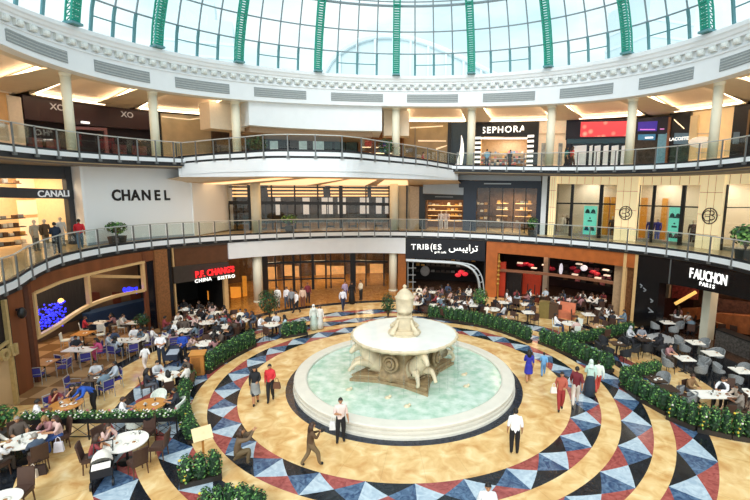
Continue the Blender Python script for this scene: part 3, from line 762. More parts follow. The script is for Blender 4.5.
for x, y, lb in ((590, 221, 'tall aqua poster with dark motifs in the left window of the cream stone shop'), (674.5, 226, 'tall aqua poster with dark motifs in the middle window of the cream stone shop')):
    q0, q1 = A(x-6.5, y, R1+.3), A(x+6.5, y, R1+.3)
    t = thing('poster', lb, 'poster', P((q0+q1)/2, R1+.3, 5.5))
    part(t, 'board', AQUA, lambda mb: mb.arcbox(q0, q1, R1+.28, R1+.33, 5.45, 7.9 if x < 600 else 8.05))
    def motifs(mb):
        for zz in (7.3, 5.9):
            for f in (.28, .72):
                qq = q0+(q1-q0)*f; mb.prism_ = None
                c = P(qq, R1+.26, zz); tv = Vector((cos(radians(qq)), -sin(radians(qq)), 0))
                mb.add([c - tv*.22, c + tv*.22, c + tv*.12 + Vector((0, 0, .28)), c + Vector((0, 0, .36)), c - tv*.12 + Vector((0, 0, .28))], [(0, 1, 2, 3, 4)])
        qq = (q0+q1)/2; mb.box(P(qq, R1+.26, 6.7), (.35, .01, .12), -radians(qq)); mb.box(P(qq, R1+.26, 6.92), (.12, .01, .1), -radians(qq))
    part(t, 'motif', DAQ, motifs)

# ================================================================== SECOND GALLERY
R2 = RR + 9.4
top2 = ze
def sh2(label, x0, x1, yref): return thing('shop', label, 'shop', P(A((x0+x1)/2, yref, R2), R2, z2(0)))
t = sh2('cream-framed shop with a warm window at the left end of the top gallery', 0, 22, 120)
part(t, 'frame', mat('cream_frame', 'E6D6C0', .5, var=.05), lambda mb: (qb(mb, R2, .3, (10, 95, 150), (24, 98, 152)), mb.arcbox(A(-60, 110, R2), A(12, 110, R2), R2, R2+.2, 11.1, 13.2), mb.arcbox(A(-60, 100, R2), A(12, 100, R2), R2, R2+.2, 15.2, 15.9)))
part(t, 'window_panel', mat('warm_glass_panel', 'C99A60', .25, var=.2, scale=.7, emit=.1), lambda mb: mb.arcbox(A(-60, 110, R2), A(12, 110, R2), R2+.1, R2+.25, 13.1, 15.3))
t = sh2('long maroon shop front with small round logos on the top gallery, left side', 25, 150, 115)
q0, q1 = A(24, 110, R2), A(158, 120, R2)
part(t, 'fascia', MAROON, lambda mb: mb.arcbox(q0, q1, R2, R2+.3, lambda q: top2(q)-1.6, top2, 2))
part(t, 'lower_front', mat('maroon_glass', '2A1518', .55, var=.3, scale=1), lambda mb: mb.arcbox(q0, q1, R2+1.2, R2+1.4, 11.0, 14.5, 2))
part(t, 'doorway', mat('dusky_pink_frame', '8E6264', .5), lambda mb: (qb(mb, R2+.1, .2, (73, 126, 129), (107, 128, 131)), qb(mb, R2+.1, .2, (72, 126, 150), (75, 126, 150)), qb(mb, R2+.1, .2, (105, 128, 153), (108, 128, 153))))
part(t, 'shelf', mat('dim_rose_shelf', '6B3C3A', .5, var=.4, scale=4), lambda mb: [mb.arcbox(A(x, 140, R2+.9), A(x+14, 140, R2+.9), R2+.9, R2+1.2, 11.3, 12.6) for x in (28, 46, 112, 132)])
for x, y in ((57, 107.5), (127, 115)):
    text_mesh('logo', 'XO', mat('dim_white_logo', 'C9C4C4', .5, var=0, emit=.1), t, .6, P(A(x, y, R2), R2-.05, Z(x, y, R2)), A(x, y, R2), .01, .01)
mb = MB(); q = A(82, 119, R2); mb.box(P(q, R2-.4, 13.9), (.5, .2, .15), -radians(q)); mb.build('camera_dome', WHT, t, True)
t = sh2('tall tan display window with faint reflections on the top gallery', 162, 212, 130)
part(t, 'panel', TANG, lambda mb: mb.arcbox(A(161, 120, R2), A(250, 120, R2), R2, R2+.2, 11.0, top2))
part(t, 'edge_post', BLACKM, lambda mb: qb(mb, R2-.1, .2, (159, 109, 158), (161.5, 109, 158)))
part(t, 'top_rail', BLACKM, lambda mb: mb.arcbox(A(160, 120, R2), A(214, 120, R2), R2-.1, R2, lambda q: top2(q)-.15, top2))
part(t, 'glow_line', mat('soft_glow_line', 'F2DDB8', .5, var=0, emit=.5), lambda mb: (qb(mb, R2-.03, .03, (162, 116, 117), (190, 119, 120)), qb(mb, R2-.03, .03, (190, 119, 120), (212, 116, 117))))  # pale reflections in the window, drawn on as faintly glowing lines
# white bulkhead and its side boxes
RB_ = RR + .35
b0, b1 = A(249, 115, RB_), A(382, 120, RB_)
zb = lambda q: Z(249, 125, RB_) + (Z(382, 131, RB_)-Z(249, 125, RB_))*(q-b0)/(b1-b0)
mb = MB(); mb.arcbox(b0, b1, RB_, RB_+5.2, zb, lambda q: ze(q)+.02, 2); struct(mb, 'trim_6', WHITE)
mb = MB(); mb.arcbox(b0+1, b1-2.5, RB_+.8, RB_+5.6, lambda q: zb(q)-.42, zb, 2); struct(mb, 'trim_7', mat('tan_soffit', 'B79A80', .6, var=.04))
PCH = mat('cream_box', 'E8D6BC', .5, var=.03)
mb = MB(); mb.arcbox(A(213.5, 115, RB_+1), A(247, 115, RB_+1), RB_+1.6, RB_+3.4, Z(230, 129, RB_+1), ze, 2); struct(mb, 'trim_8', PCH)
mb = MB(); mb.arcbox(A(384, 120, RB_+1), A(409, 120, RB_+1), RB_+1.6, RB_+3.4, Z(395, 135, RB_+1), ze, 2); struct(mb, 'trim_9', PCH)
# behind the projecting balcony
t = sh2('dark glazed cafe front behind the projecting balcony on the top gallery', 250, 400, 140)
part(t, 'glass_wall', mat('dark_teal_glass', '1B2A30', .15, var=.3, scale=.8), lambda mb: mb.arcbox(A(255, 140, R2-1), A(355, 140, R2-1), R2-1, R2-.8, 11.0, 14.6))
part(t, 'bright_picture', mat('pale_picture', 'BFD5D3', .4, var=.3, scale=1.5, emit=.35), lambda mb: [qb(mb, R2-1.05, .03, (x0, 141, 150), (x1, 141, 150)) for x0, x1 in ((270, 278), (299, 307), (313, 324))])
part(t, 'dim_picture', mat('dim_teal_picture', '3F6066', .4, var=.3, scale=2), lambda mb: [qb(mb, R2-1.05, .03, (x0, 141, 151), (x1, 142, 151)) for x0, x1 in ((325, 332), (335, 345), (346, 357))])
recess(t, A(358, 140, R2-1), A(404, 140, R2-1), R2-1, R2+2, 11.0, 15.6, mat('amber_wall', '8A5A30', .6, var=.2))
part(t, 'lit_shelf', COVEW, lambda mb: [mb.arcbox(A(x, 140, R2), A(x+10, 140, R2), R2, R2+.3, z_, z_+.08) for x in (361, 376, 390) for z_ in (12.2, 12.8, 13.4)])
part(t, 'brown_wall', mat('brown_cafe_wall', '5A4434', .6, var=.3), lambda mb: mb.arcbox(A(212, 140, R2-.5), A(256, 140, R2-.5), R2-.5, R2-.3, 11.0, 15.6))
# tan glass wall
t = sh2('tan glass wall between the white bulkhead and the sail sculpture, top gallery', 405, 447, 130)
part(t, 'panel', mat('tan_glass_wall', 'B59A6A', .25, var=.2, scale=.7), lambda mb: mb.arcbox(A(404, 130, R2), A(448, 130, R2), R2, R2+.2, 11.0, top2))
part(t, 'glow_line', MATS['soft_glow_line'], lambda mb: (qb(mb, R2-.03, .03, (410, 127, 128.5), (443, 125.5, 126.5)), qb(mb, R2-.03, .03, (418, 140, 141.5), (446, 140.5, 141.5)), qb(mb, R2-.03, .03, (436, 148, 150), (447, 145, 146))))
part(t, 'edge_post', BLACKM, lambda mb: qb(mb, R2-.15, .3, (447.5, 122, 165), (451, 122, 165)))
part(t, 'mullion', mat('grey_mullion', '847B6C'), lambda mb: V_(mb, 415, 140, .08, R2-.08, .08, 11.1, 15.5))
t = sh2('dark blue shop front beside the left column of the cosmetics shop', 451, 476, 140)
part(t, 'panel', mat('deep_blue_front', '2B3F4E', .4, var=.1), lambda mb: mb.arcbox(A(451, 140, R2), A(477, 140, R2), R2, R2+.2, 11.0, top2))
t = thing('sail_sculpture', 'slender white sail-shaped sculpture before the dark blue shop front', 'sculpture', P(A(459.5, 155, R2-1), R2-1, 11.1))
mb = MB(); mb.smooth = True; n = 10
for k in range(n): pass
mb.tube([Vector((.35*sin(k/n*2.4)-.1, 0, .25 + k/n*3.2)) for k in range(n+1)], [.34*(1-k/n)**.8+.03 for k in range(n+1)], 8); mb.T = Matrix.Identity(4); mb.build('sail', WHT, t)
mb = MB(); mb.lathe([(.45, 0), (.45, .12), (.2, .28)], n=16); mb.build('base', BLACKM, t)
# --- cosmetics shop
t = sh2('cosmetics shop with black fascia, white lettering and black and white striped jambs', 476, 538, 140)
part(t, 'fascia', mat('black_fascia', '14161B', .35, var=.05), lambda mb: (qb(mb, R2-.1, .35, (475.5, 121, 136.5), (538, 120, 136.5)), qb(mb, R2-.1, .35, (531, 120, 166), (538, 120, 166))))
text_mesh('lettering', 'SEPHORA', WHT, t, .88, P(A(503.5, 130, R2), R2-.16, Z(503.5, 130, R2)), A(503.5, 130, R2), .02, .02, 1.0, space=1.22)
for x in (477.5, 530.5):
    def stripes(mb, x=x):
        a = A(x, 150, R2); h = .65
        for k in range(14):
            mb.mi = k % 2; mb.arcbox(a-h, a+h, R2-.2, R2+.1, 11.1+k*.24, 11.1+(k+1)*.24)
    part(t, 'striped_jamb', [BLK, WHT], stripes)
recess(t, A(476, 150, R2), A(532, 150, R2), R2+.3, R2+4.5, 11.0, 15.0, mat('peach_wall', 'E2A888', .6, var=.15), CREAMW)
part(t, 'light_bar', WHT, lambda mb: (qb(mb, R2+.1, .2, (480, 137.5, 139), (529, 137.5, 139))))
part(t, 'light_or_reflection', COVEW, lambda mb: mb.arcbox(A(482, 142, R2+1), A(529, 142, R2+1), R2+1, R2+3, 14.7, 14.75))
shelves(t, A(481, 150, R2+3), A(529, 150, R2+3), R2+3.4, [11.9, 12.4, 12.9], GREYP, goods_c, 18)
shelves(t, A(488, 158, R2+1.2), A(516, 158, R2+1.2), R2+1.6, [11.6, 11.95], BLACKM, goods_c, 18)
shop_light(A(504, 150, R2), R2+2, 14.5, 130, (1, .86, .76), 2)
t = sh2('pale lit shop window between the cosmetics shop and the column to its right', 539, 566, 140)
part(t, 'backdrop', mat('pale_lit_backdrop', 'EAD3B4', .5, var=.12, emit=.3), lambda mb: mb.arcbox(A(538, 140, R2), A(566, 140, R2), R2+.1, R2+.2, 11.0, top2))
part(t, 'figure_panel', mat('dim_panel', 'A9B4BA', .5, var=.3, scale=3), lambda mb: [qb(mb, R2, .05, (x0, 143, 165), (x1, 143, 165)) for x0, x1 in ((541, 545), (558, 562))])
part(t, 'shelf', PCH, lambda mb: qb(mb, R2, .1, (539, 133, 135), (565, 133, 135)))
# --- navy shop with red screen
t = sh2('navy shop with white window posters below the red screen on the top gallery', 566, 632, 140)
DN = mat('deep_navy', '151A36', .4, var=.1)
part(t, 'fascia', DN, lambda mb: (qb(mb, R2-.1, .3, (566, 120, 140), (632, 119, 138)), qb(mb, R2-.1, .3, (566, 120, 168), (571, 120, 168))))
part(t, 'sign_band', mat('slate_blue_band', '35607A', .4, var=.05), lambda mb: qb(mb, R2-.14, .3, (567, 139, 143.5), (632, 138, 143)))
part(t, 'window_wall', mat('dark_navy_glass', '2A3440', .2, var=.3), lambda mb: mb.arcbox(A(568, 150, R2), A(632, 150, R2), R2+.1, R2+.2, 11.0, 14.2))
for x0, x1 in ((573, 586), (589, 592), (594, 600), (603, 608), (611, 618), (621, 626)):
    part(t, 'window_poster', mat('white_window_poster', 'DCE3E8', .5, var=.12, scale=2, emit=.3), lambda mb: qb(mb, R2-.02, .04, (x0, 146, 165), (x1, 145, 165)))
t = thing('advertising_screen', 'wide glowing red advertising screen above the navy shop', 'screen', P(A(605, 130, R2), R2-.2, 14.3))
red = bpy.data.materials.new('red_screen'); red.use_nodes = True; nt_ = red.node_tree; bb = nt_.nodes['Principled BSDF']
vo = nt_.nodes.new('ShaderNodeTexVoronoi'); vo.inputs['Scale'].default_value = 1.6; rr_ = nt_.nodes.new('ShaderNodeValToRGB'); tc_ = nt_.nodes.new('ShaderNodeTexCoord')
rr_.color_ramp.elements[0].color = (*hexc('FFB8A0'), 1); rr_.color_ramp.elements[1].position = .45; rr_.color_ramp.elements[1].color = (*hexc('D4454E'), 1)
nt_.links.new(tc_.outputs['Object'], vo.inputs['Vector']); nt_.links.new(vo.outputs['Distance'], rr_.inputs[0]); nt_.links.new(rr_.outputs[0], bb.inputs['Emission Color']); nt_.links.new(rr_.outputs[0], bb.inputs['Base Color']); bb.inputs['Emission Strength'].default_value = .65
part(t, 'display', red, lambda mb: qb(mb, R2-.3, .12, (580.5, 122, 136.8), (629, 121, 136)))
part(t, 'casing', BLACKM, lambda mb: qb(mb, R2-.17, .15, (580, 121.5, 137.3), (629.5, 120.5, 136.5)))
t = sh2('navy shop with a violet sign and blue lit band, right of the red screen', 637, 668, 140)
part(t, 'fascia', DN, lambda mb: qb(mb, R2-.1, .3, (632, 119, 134), (668, 116, 134)))
part(t, 'violet_sign', mat('violet_sign', '3A2A9A', .4, var=.1, emit=.5), lambda mb: qb(mb, R2-.14, .05, (638, 122, 131), (657, 121, 131)))
part(t, 'sign_stroke', mat('pink_stroke', 'D080C8', .4, var=0, emit=.7), lambda mb: (qb(mb, R2-.2, .05, (640, 129, 130), (655, 129, 130)), qb(mb, R2-.2, .05, (660, 128.5, 129.5), (664, 128.5, 129.5))))
part(t, 'blue_band', mat('blue_lit_band', '3E7FA8', .4, var=.1, emit=.4), lambda mb: qb(mb, R2-.12, .1, (638, 134.5, 140), (655, 134, 140)))
part(t, 'sign_line', WHT, lambda mb: qb(mb, R2-.16, .03, (645, 137, 138.5), (653, 136.7, 138.2)))
part(t, 'window_wall', mat('brown_window_wall', '4A4038', .4, var=.5, scale=3), lambda mb: mb.arcbox(A(632, 150, R2), A(656, 150, R2), R2+.1, R2+.2, 11.0, 14))
part(t, 'blue_panel', mat('sky_blue_panel', '6FA6C0', .4, var=.15, emit=.15), lambda mb: qb(mb, R2-.1, .2, (657, 134, 165), (666.5, 133, 165)))
part(t, 'mullion', mat('copper_mullion', '9A6A50'), lambda mb: qb(mb, R2-.2, .25, (666.5, 117, 164), (668.5, 117, 164)))
t = sh2('black shop front with small white lettering on a blue band, top gallery right', 669, 689, 140)
part(t, 'fascia', mat('black_front', '17171C', .3, var=.1), lambda mb: mb.arcbox(A(668.5, 130, R2), A(689, 130, R2), R2, R2+.2, 11.0, top2))
part(t, 'blue_band', mat('slate_band', '5F7F96', .4, var=.1, emit=.15), lambda mb: qb(mb, R2-.08, .05, (674, 133, 144), (688, 133, 144)))
text_mesh('lettering', 'LACOSTE', WHT, t, .34, P(A(679.5, 139, R2), R2-.12, Z(679.5, 139, R2)), A(679.5, 139, R2), .01, .008)
part(t, 'glow_line', COVEW, lambda mb: (qb(mb, R2-.05, .04, (674, 119, 120), (684, 128, 129)),))
part(t, 'display_case', mat('dark_green_display', '2F4A44', .4, var=.5, scale=3), lambda mb: qb(mb, R2-.1, .1, (670, 146, 163), (688, 146, 163)))
t = sh2('cream lit shop window behind the rightmost column of the top gallery', 690, 732, 140)
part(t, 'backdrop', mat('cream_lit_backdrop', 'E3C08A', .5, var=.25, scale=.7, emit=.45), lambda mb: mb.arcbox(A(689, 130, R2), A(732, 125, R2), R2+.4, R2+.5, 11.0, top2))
part(t, 'round_display', mat('white_round_display', 'F4EEE0', .5, var=.05, emit=.3), lambda mb: mb.ball(P(A(702, 146, R2), R2, 12.9), (1.1, .3, .45), 14, 8))
part(t, 'shelf', PCH, lambda mb: [qb(mb, R2, .2, (x0, y0, y0+1.2), (x1, y0, y0+1.2)) for x0, x1, y0 in ((697, 716, 133), (697, 716, 140), (718, 730, 150), (696, 714, 152))])
part(t, 'post', CREAMP, lambda mb: qb(mb, R2-.05, .3, (689.5, 116, 142), (697, 115, 142)))
t = sh2('dark shop front at the right end of the top gallery', 733, 760, 140)
part(t, 'panel', mat('dark_right_front', '211E22', .35, var=.3), lambda mb: mb.arcbox(A(732, 130, R2), A(800, 130, R2), R2, R2+.2, 11.0, top2))
part(t, 'blue_panel', mat('blue_grey_panel', '7089A0', .4, var=.2), lambda mb: qb(mb, R2-.08, .05, (733, 132, 144), (739, 132, 144)))
part(t, 'edge', mat('bronze_edge', '8A6A48'), lambda mb: qb(mb, R2-.08, .1, (746, 110, 158), (748, 110, 158)))

# ================================================================== projecting balcony of the second gallery
bal = [(178, 29.9, 10.95), (185, 29.9, 11.05), (216, 28.9, 11.3), (242, 27.6, 11.3), (268, 26.4, 11.3), (300, 26.2, 11.3), (346, 27, 11.3), (380, 29.9, 11.3), (419, 33.5, 11.2), (440, 36, 11.05), (458, 38, 10.95)]
by_ = {178: 160, 185: 159.6, 216: 157, 242: 155.6, 268: 154, 300: 154, 346: 155, 380: 158, 419: 161.8, 440: 165, 458: 168}
BP = []
for x, dpt, z in bal:
    r_ = ray(x, by_[x]); fwv = fw; t_ = dpt / r_.dot(fwv); p = Vector((0, -CD, CH)) + r_*t_; BP.append(Vector((p.x, p.y, p.z)))
def smooth_poly(pts, n=6):
    out = []
    for i in range(len(pts)-1):
        p0 = pts[max(i-1, 0)]; p1 = pts[i]; p2 = pts[i+1]; p3 = pts[min(i+2, len(pts)-1)]
        for k in range(n):
            t = k/n; out.append(.5*((2*p1) + (-p0+p2)*t + (2*p0-5*p1+4*p2-p3)*t*t + (-p0+3*p1-3*p2+p3)*t**3))
    out.append(pts[-1]); return out
BS = smooth_poly(BP, 6)
def sweep(mb, pts, offs, close=True):
    """sweep (inward offset, dz) profile along plan points; inward = towards hall centre"""
    L = len(offs); vs = []; fs = []
    for i, p in enumerate(pts):
        d = (pts[min(i+1, len(pts)-1)] - pts[max(i-1, 0)]); d.z = 0; d.normalize(); nn = Vector((d.y, -d.x, 0))
        for o, dz in offs: vs.append(p + nn*o + Vector((0, 0, dz)))
    for i in range(len(pts)-1):
        for k in range(L if close else L-1): fs.append((i*L+k, i*L+(k+1) % L, (i+1)*L+(k+1) % L, (i+1)*L+k))
    if close: fs += [tuple(range(L)), tuple(range((len(pts)-1)*L, len(pts)*L))[::-1]]
    mb.add(vs, fs)
zbb = 9.93
mb = MB()
vs = []; fs = []
for p in BS: vs += [(p.x, p.y, p.z-.17), (p.x, p.y, zbb)]
for i in range(len(BS)-1): fs.append((2*i, 2*i+1, 2*i+3, 2*i+2))
mb.add(vs, fs)
sweep(mb, BS, [(0, -.25), (.05, -.25), (.05, -1.0), (0, -1.0)])
struct(mb, 'trim_10', WHITE)
mb = MB(); sweep(mb, BS, [(.04, -.11), (.04, .13), (-.08, .13), (-.08, -.11)]); struct(mb, 'trim_11', WHITE)
mb = MB(); sweep(mb, BS, [(.02, .17), (.02, .27), (-.1, .27), (-.1, -.28), (.02, -.28), (.02, -.17), (-.02, -.17), (-.02, .17)]); struct(mb, 'trim_12', DARKM)
# balcony floor and underside
def balc_cap(z_of, name, m):
    mb = MB(); vs = []; fs = []
    for p in BS:
        a = degrees(atan2(p.x, p.y)); q = P(a, 24.5 if name == 'ceiling' else RR+.3)
        vs += [(p.x, p.y, z_of(p, 0)), (q.x, q.y, z_of(p, 1))]
    for i in range(len(BS)-1): fs.append((2*i, 2*i+1, 2*i+3, 2*i+2))
    mb.add(vs, fs); return struct(mb, name, m)
balc_cap(lambda p, k: p.z+.02 if k == 0 else z2(-20)+.13, 'floor', MATS['gallery_floor'])
o_ = balc_cap(lambda p, k: zbb if k == 0 else 9.36, 'ceiling', mat('light_soffit', 'D9C4A6', .6, var=.03))
mb = MB()
for x0, x1, f0_, f1_ in ((231, 252, .1, .8), (270, 322, .12, .85), (328, 372, .12, .85), (377, 404, .12, .8)):
    vs = []; fs = []
    for k in range(9):
        x = x0+(x1-x0)*k/8; a = A(x, 180, 16.0)
        p = min(BS, key=lambda b: abs(degrees(atan2(b.x, b.y))-a)); p = Vector((p.x, p.y, zbb)); a = degrees(atan2(p.x, p.y)); q = P(a, 24.5, 9.36)
        for f_ in (f0_, f1_): v = p.lerp(q, f_); vs.append((v.x, v.y, v.z-.03))
    for k in range(8): fs.append((2*k, 2*k+1, 2*k+3, 2*k+2))
    mb.add(vs, fs)
mb.build('light_panel', mat('soffit_light_panel', 'FFD6A2', .5, var=0, emit=.95), o_)

# ================================================================== GROUND FLOOR FRONTS
RG = RR + .22
topg = lambda q: z1(q) - .42
# left restaurant: brown wall, pillars, arched window frame
t = thing('restaurant', 'brown restaurant front with a long curved pale wood window frame, left side', 'restaurant front', P(-80, RG, 0))
RGl = lambda q: r1(q) + .22
def lp(mb, x0, x1, yref, R=None, z0=0.0, dz=0.0, th=.5):
    R = R or 17.4; a0, a1 = A(x0, yref, R), A(x1, yref, R); mb.arcbox(a0, a1, R, R+th, z0, lambda q: topg(q)-dz)
part(t, 'pillar', BROWNW, lambda mb: lp(mb, 14, 29.5, 350, 17.35))
part(t, 'pillar', mat('thin_brown', '6A3A22', .45, var=.15), lambda mb: lp(mb, 35, 38.5, 350, 17.5, th=.25))
part(t, 'pillar', LATT, lambda mb: mb.arcbox(A(158, 300, 17.75), A(170.5, 300, 17.75), 17.75, 18.3, 0, topg))
part(t, 'pillar', MATS['thin_brown'], lambda mb: lp(mb, 146, 149, 300, 17.8, th=.2))
part(t, 'dark_glass', mat('dark_blue_glass', '10131C', .15, var=.2), lambda mb: (mb.arcbox(A(149, 300, 17.9), A(158, 300, 17.9), 17.95, 18.05, 0, lambda q: topg(q)-.35), mb.arcbox(A(29.5, 350, 17.7), A(35, 350, 17.7), 17.75, 17.85, 0, topg)))
part(t, 'black_post', BLACKM, lambda mb: (mb.arcbox(A(170.5, 300, 17.8), A(173.5, 300, 17.8), 17.8, 18.2, 0, topg), lp(mb, 11.5, 14, 350, 17.35)))
# arched frame: sampled from the photograph, set on the ring
RF = 17.75
topc = [(36, 293), (49, 287.5), (62, 282), (76, 278), (90, 274.5), (108, 270), (126, 266), (145, 262)]
botc = [(38, 338), (49, 332), (62, 324), (76, 314), (90, 306), (108, 299), (126, 294), (145, 290.5)]
tp = [P(A(x, y, RF), RF, Z(x, y, RF)) for x, y in topc]; bp_ = [P(A(x, y, RF), RF, Z(x, y, RF)) for x, y in botc]
def bar(mb, pts, w_, dpt):
    S_ = smooth_poly(pts, 3); sweep(mb, S_, [(0, -w_/2), (0, w_/2), (-dpt, w_/2), (-dpt, -w_/2)])
part(t, 'frame_rail', GOLDF, lambda mb: bar(mb, tp, .14, .2)); part(t, 'frame_rail', GOLDF, lambda mb: bar(mb, bp_, .16, .22))
for (x, ya, yb) in ((37.5, 292, 338), (90, 274, 307), (144.5, 262, 291)):
    part(t, 'frame_post', GOLDF, lambda mb: V_(mb, x, (ya+yb)/2, .14, RF, .25, Z(x, yb, RF), Z(x, ya, RF)))
part(t, 'frame_rail', GOLDF, lambda mb: bar(mb, [P(A(x, y, RF+.3), RF+.3, Z(x, y, RF+.3)) for x, y in ((91, 276), (116, 276.5), (141, 277))], .18, .15))
# brown fascia between the slab and the arch
mb = MB(); S_ = smooth_poly([P(A(x, y, RF+.1), RF+.1, Z(x, y, RF+.1)) for x, y in [(29, 297)] + topc + [(158, 259)]], 3); vs = []; fs = []
for p in S_:
    a_ = degrees(atan2(p.x, p.y)); vs += [(p.x, p.y, p.z), (p.x, p.y, topg(a_))]
for i in range(len(S_)-1): fs.append((2*i, 2*i+1, 2*i+3, 2*i+2))
mb.add(vs, fs); mb.add([(v[0]*1.02, v[1]*1.02, v[2]) for v in vs], fs); mb.build('fascia', BROWNW, t, True)
# wall behind, seats bench, blue lights
part(t, 'back_wall', mat('restaurant_back_wall', '7A5E44', .6, var=.3, scale=.8), lambda mb: mb.arcbox(-100, -60, 22.5, 22.7, 0, 5))
part(t, 'curtain', mat('dark_curtain', '23201E', .7, var=.4, scale=6, stretch=(3, 3, .2)), lambda mb: mb.arcbox(-100, A(88, 295, 22), 21.9, 22.1, .8, 5))
part(t, 'banquette', mat('blue_banquette', '1E3A5C', .6, var=.1), lambda mb: mb.arcbox(A(86, 318, 21.6), A(150, 312, 21.6), 21.3, 22.2, 0, 1.15))
part(t, 'wall_panel', mat('rust_panel', '6A3320', .5), lambda mb: [qb(mb, 22.4, .05, (x0, 292, 304), (x1, 292, 304)) for x0, x1 in ((92, 100), (113, 121), (131, 142))])
BLUEL = mat('blue_fairy_light', '2A30FF', .4, var=0, emit=1.5)
t = thing('fairy_lights', 'cluster of small blue fairy lights hanging inside the left restaurant window', 'lights', P(A(50, 320, 18.3), 18.3, 2.6)); t['kind'] = 'stuff'
mb = MB()
for k in range(210):
    x = 34+rnd.random()**.8*32; y = 306 + rnd.random()*24 + (x-34)*-.15; R = rnd.uniform(18.1, 19.2)
    if rnd.random() < .2: x, y = rnd.uniform(28, 33), rnd.uniform(300, 335)
    mb.box(P(A(x, y, R), R, Z(x, y, R)), (.06, .06, .06), rnd.random())
mb.build('bulbs', BLUEL, t, True)
t = thing('fairy_lights', 'small patch of blue fairy lights at the right end of the curved window', 'lights', P(A(130, 290, 18.3), 18.3, 2.6)); t['kind'] = 'stuff'
mb = MB()
for k in range(80):
    x = 123+rnd.random()*14; y = 287 + rnd.random()*6; mb.box(P(A(x, y, 18.4), 18.4, Z(x, y, 18.4)), (.06, .06, .06), rnd.random())
mb.build('bulbs', BLUEL, t, True)
t = thing('pendant_lamp', 'glowing round pendant lamp behind the curved window frame', 'lamp', P(A(61, 301, 19.5), 19.5, Z(61, 301, 19.5)))
mb = MB(); mb.smooth = True; mb.ball((0, 0, 0), .15, 12, 8); mb.build('globe', mat('warm_globe', 'FFC870', .4, var=0, emit=1.0), t)
mb = MB(); mb.tube([(0, 0, .2), (0, 0, 1.4)], .02, 5); mb.build('cord', BLACKM, t)
shop_light(-80, 20.5, 4.6, 130, (1, .75, .5), 3)
shop_light(-70, 22, 4.6, 110, (1, .75, .5), 3)
# wall lamp on the brown pillar
t = thing('wall_lamp', 'round black wall lamp on the brown pillar at the left', 'lamp', P(A(19, 313, 17.25), 17.25, Z(19, 313, 17.25)), -radians(A(19, 313, 17.25)))
mb = MB(); mb.smooth = True; mb.ball((0, -.12, 0), (.2, .16, .26), 12, 8); mb.build('shade', BLACKM, t)
mb = MB(); mb.box((0, .02, .15), (.1, .2, .1)); mb.build('bracket', BLACKM, t)
# far left: tan stone wall with gold bars
t = thing('restaurant', 'tan stone wall and dark window at the left edge of the ground floor', 'restaurant front', P(-100, 17, 0))
RQ = 17.0
part(t, 'stone_wall', mat('tan_stone_wall', 'C6A67C', .5, var=.08, scale=1.2), lambda mb: mb.arcbox(-112, A(13, 380, RQ), RQ, RQ+.3, 0, Z(5, 350, RQ)))
part(t, 'dark_window', DKIN, lambda mb: mb.arcbox(-112, A(13, 350, RQ), RQ+.1, RQ+.3, 2.0, topg))
part(t, 'gold_bar', mat('pale_brass', 'C9B07A', .35, .3), lambda mb: (V_(mb, 9.5, 330, .14, RQ-.15, .15, 0, topg(-97)), qb(mb, RQ-.12, .1, (-20, 362, 367), (9, 340, 343))))
text_mesh('lettering', 'ou', MATS['pale_brass'], t, 1.0, P(A(3.5, 351, RQ), RQ-.2, Z(3.5, 351, RQ)), A(3, 350, RQ), .06, .02)
# chinese bistro
t = thing('restaurant', 'dark bistro front with red and white lettering left of the white fascia', 'restaurant front', P(-54, RG, 0))
part(t, 'wood_fascia', mat('dark_wood_panel', '5E3A22', .45, var=.15, scale=2), lambda mb: mb.arcbox(A(174, 255, RG), A(229, 252, RG), RG, RG+.3, lambda q: Z(200, 265, RG), topg))
part(t, 'awning_band', mat('bronze_band', '3A332E', .45, var=.1), lambda mb: qb(mb, RG-.15, .5, (174, 267, 284), (229, 262, 276)))
text_mesh('red_lettering', "P.F. CHANG'S", REDL, t, .64, P(A(213, 271.5, RG), RG-.35, Z(213, 271.5, RG)), A(213, 270, RG), .05, .02, .78)
for w_, x, y in (('CHINA', 201, 279.6), ('BISTRO', 224.5, 276.6)): text_mesh('white_lettering', w_, WHT, t, .34, P(A(x, y, RG), RG-.3, Z(x, y, RG)), A(x, y, RG), .02, .008, 1.05, space=1.2)
part(t, 'post', GOLDF, lambda mb: (V_(mb, 175.5, 290, .1, RG-.1, .12, 0, topg(-60)), V_(mb, 227, 300, .3, RG+.1, .3, 0, topg(-47))))
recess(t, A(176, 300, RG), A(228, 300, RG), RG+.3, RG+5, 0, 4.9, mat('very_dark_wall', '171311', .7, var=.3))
part(t, 'lit_alcove', mat('amber_glow_panel', 'E08A2E', .5, var=.3, scale=2, emit=.7), lambda mb: [qb(mb, RG+3, .1, (x0, y0, y1), (x1, y0, y1)) for x0, x1, y0, y1 in ((231, 241, 287, 298), (208, 215, 291, 300), (243, 247, 276, 300))])
# white bulkhead over the entrance
mb = MB(); f0, f1 = A(228, 250, RG-.05), A(405.5, 247, RG-.05)
zf0, zf1 = Z(228, 259, RG-.05), Z(405, 253.5, RG-.05); zf_m = Z(300, 257, RG-.05)
zfa = lambda q: zf0+(zf1-zf0)*(q-f0)/(f1-f0)
mb.arcbox(f0, f1, RG-.15, RG+.35, zfa, lambda q: z1(q)-.36, 2); struct(mb, 'trim_13', WHITE)
mb = MB(); mb.arcbox(f0, f1, RG+.35, 23.0, lambda q: zfa(q)+.02, lambda q: zfa(q)+.1, 2); struct(mb, 'ceiling', mat('entrance_ceiling', '6A5A4A', .6, var=.3, scale=2))
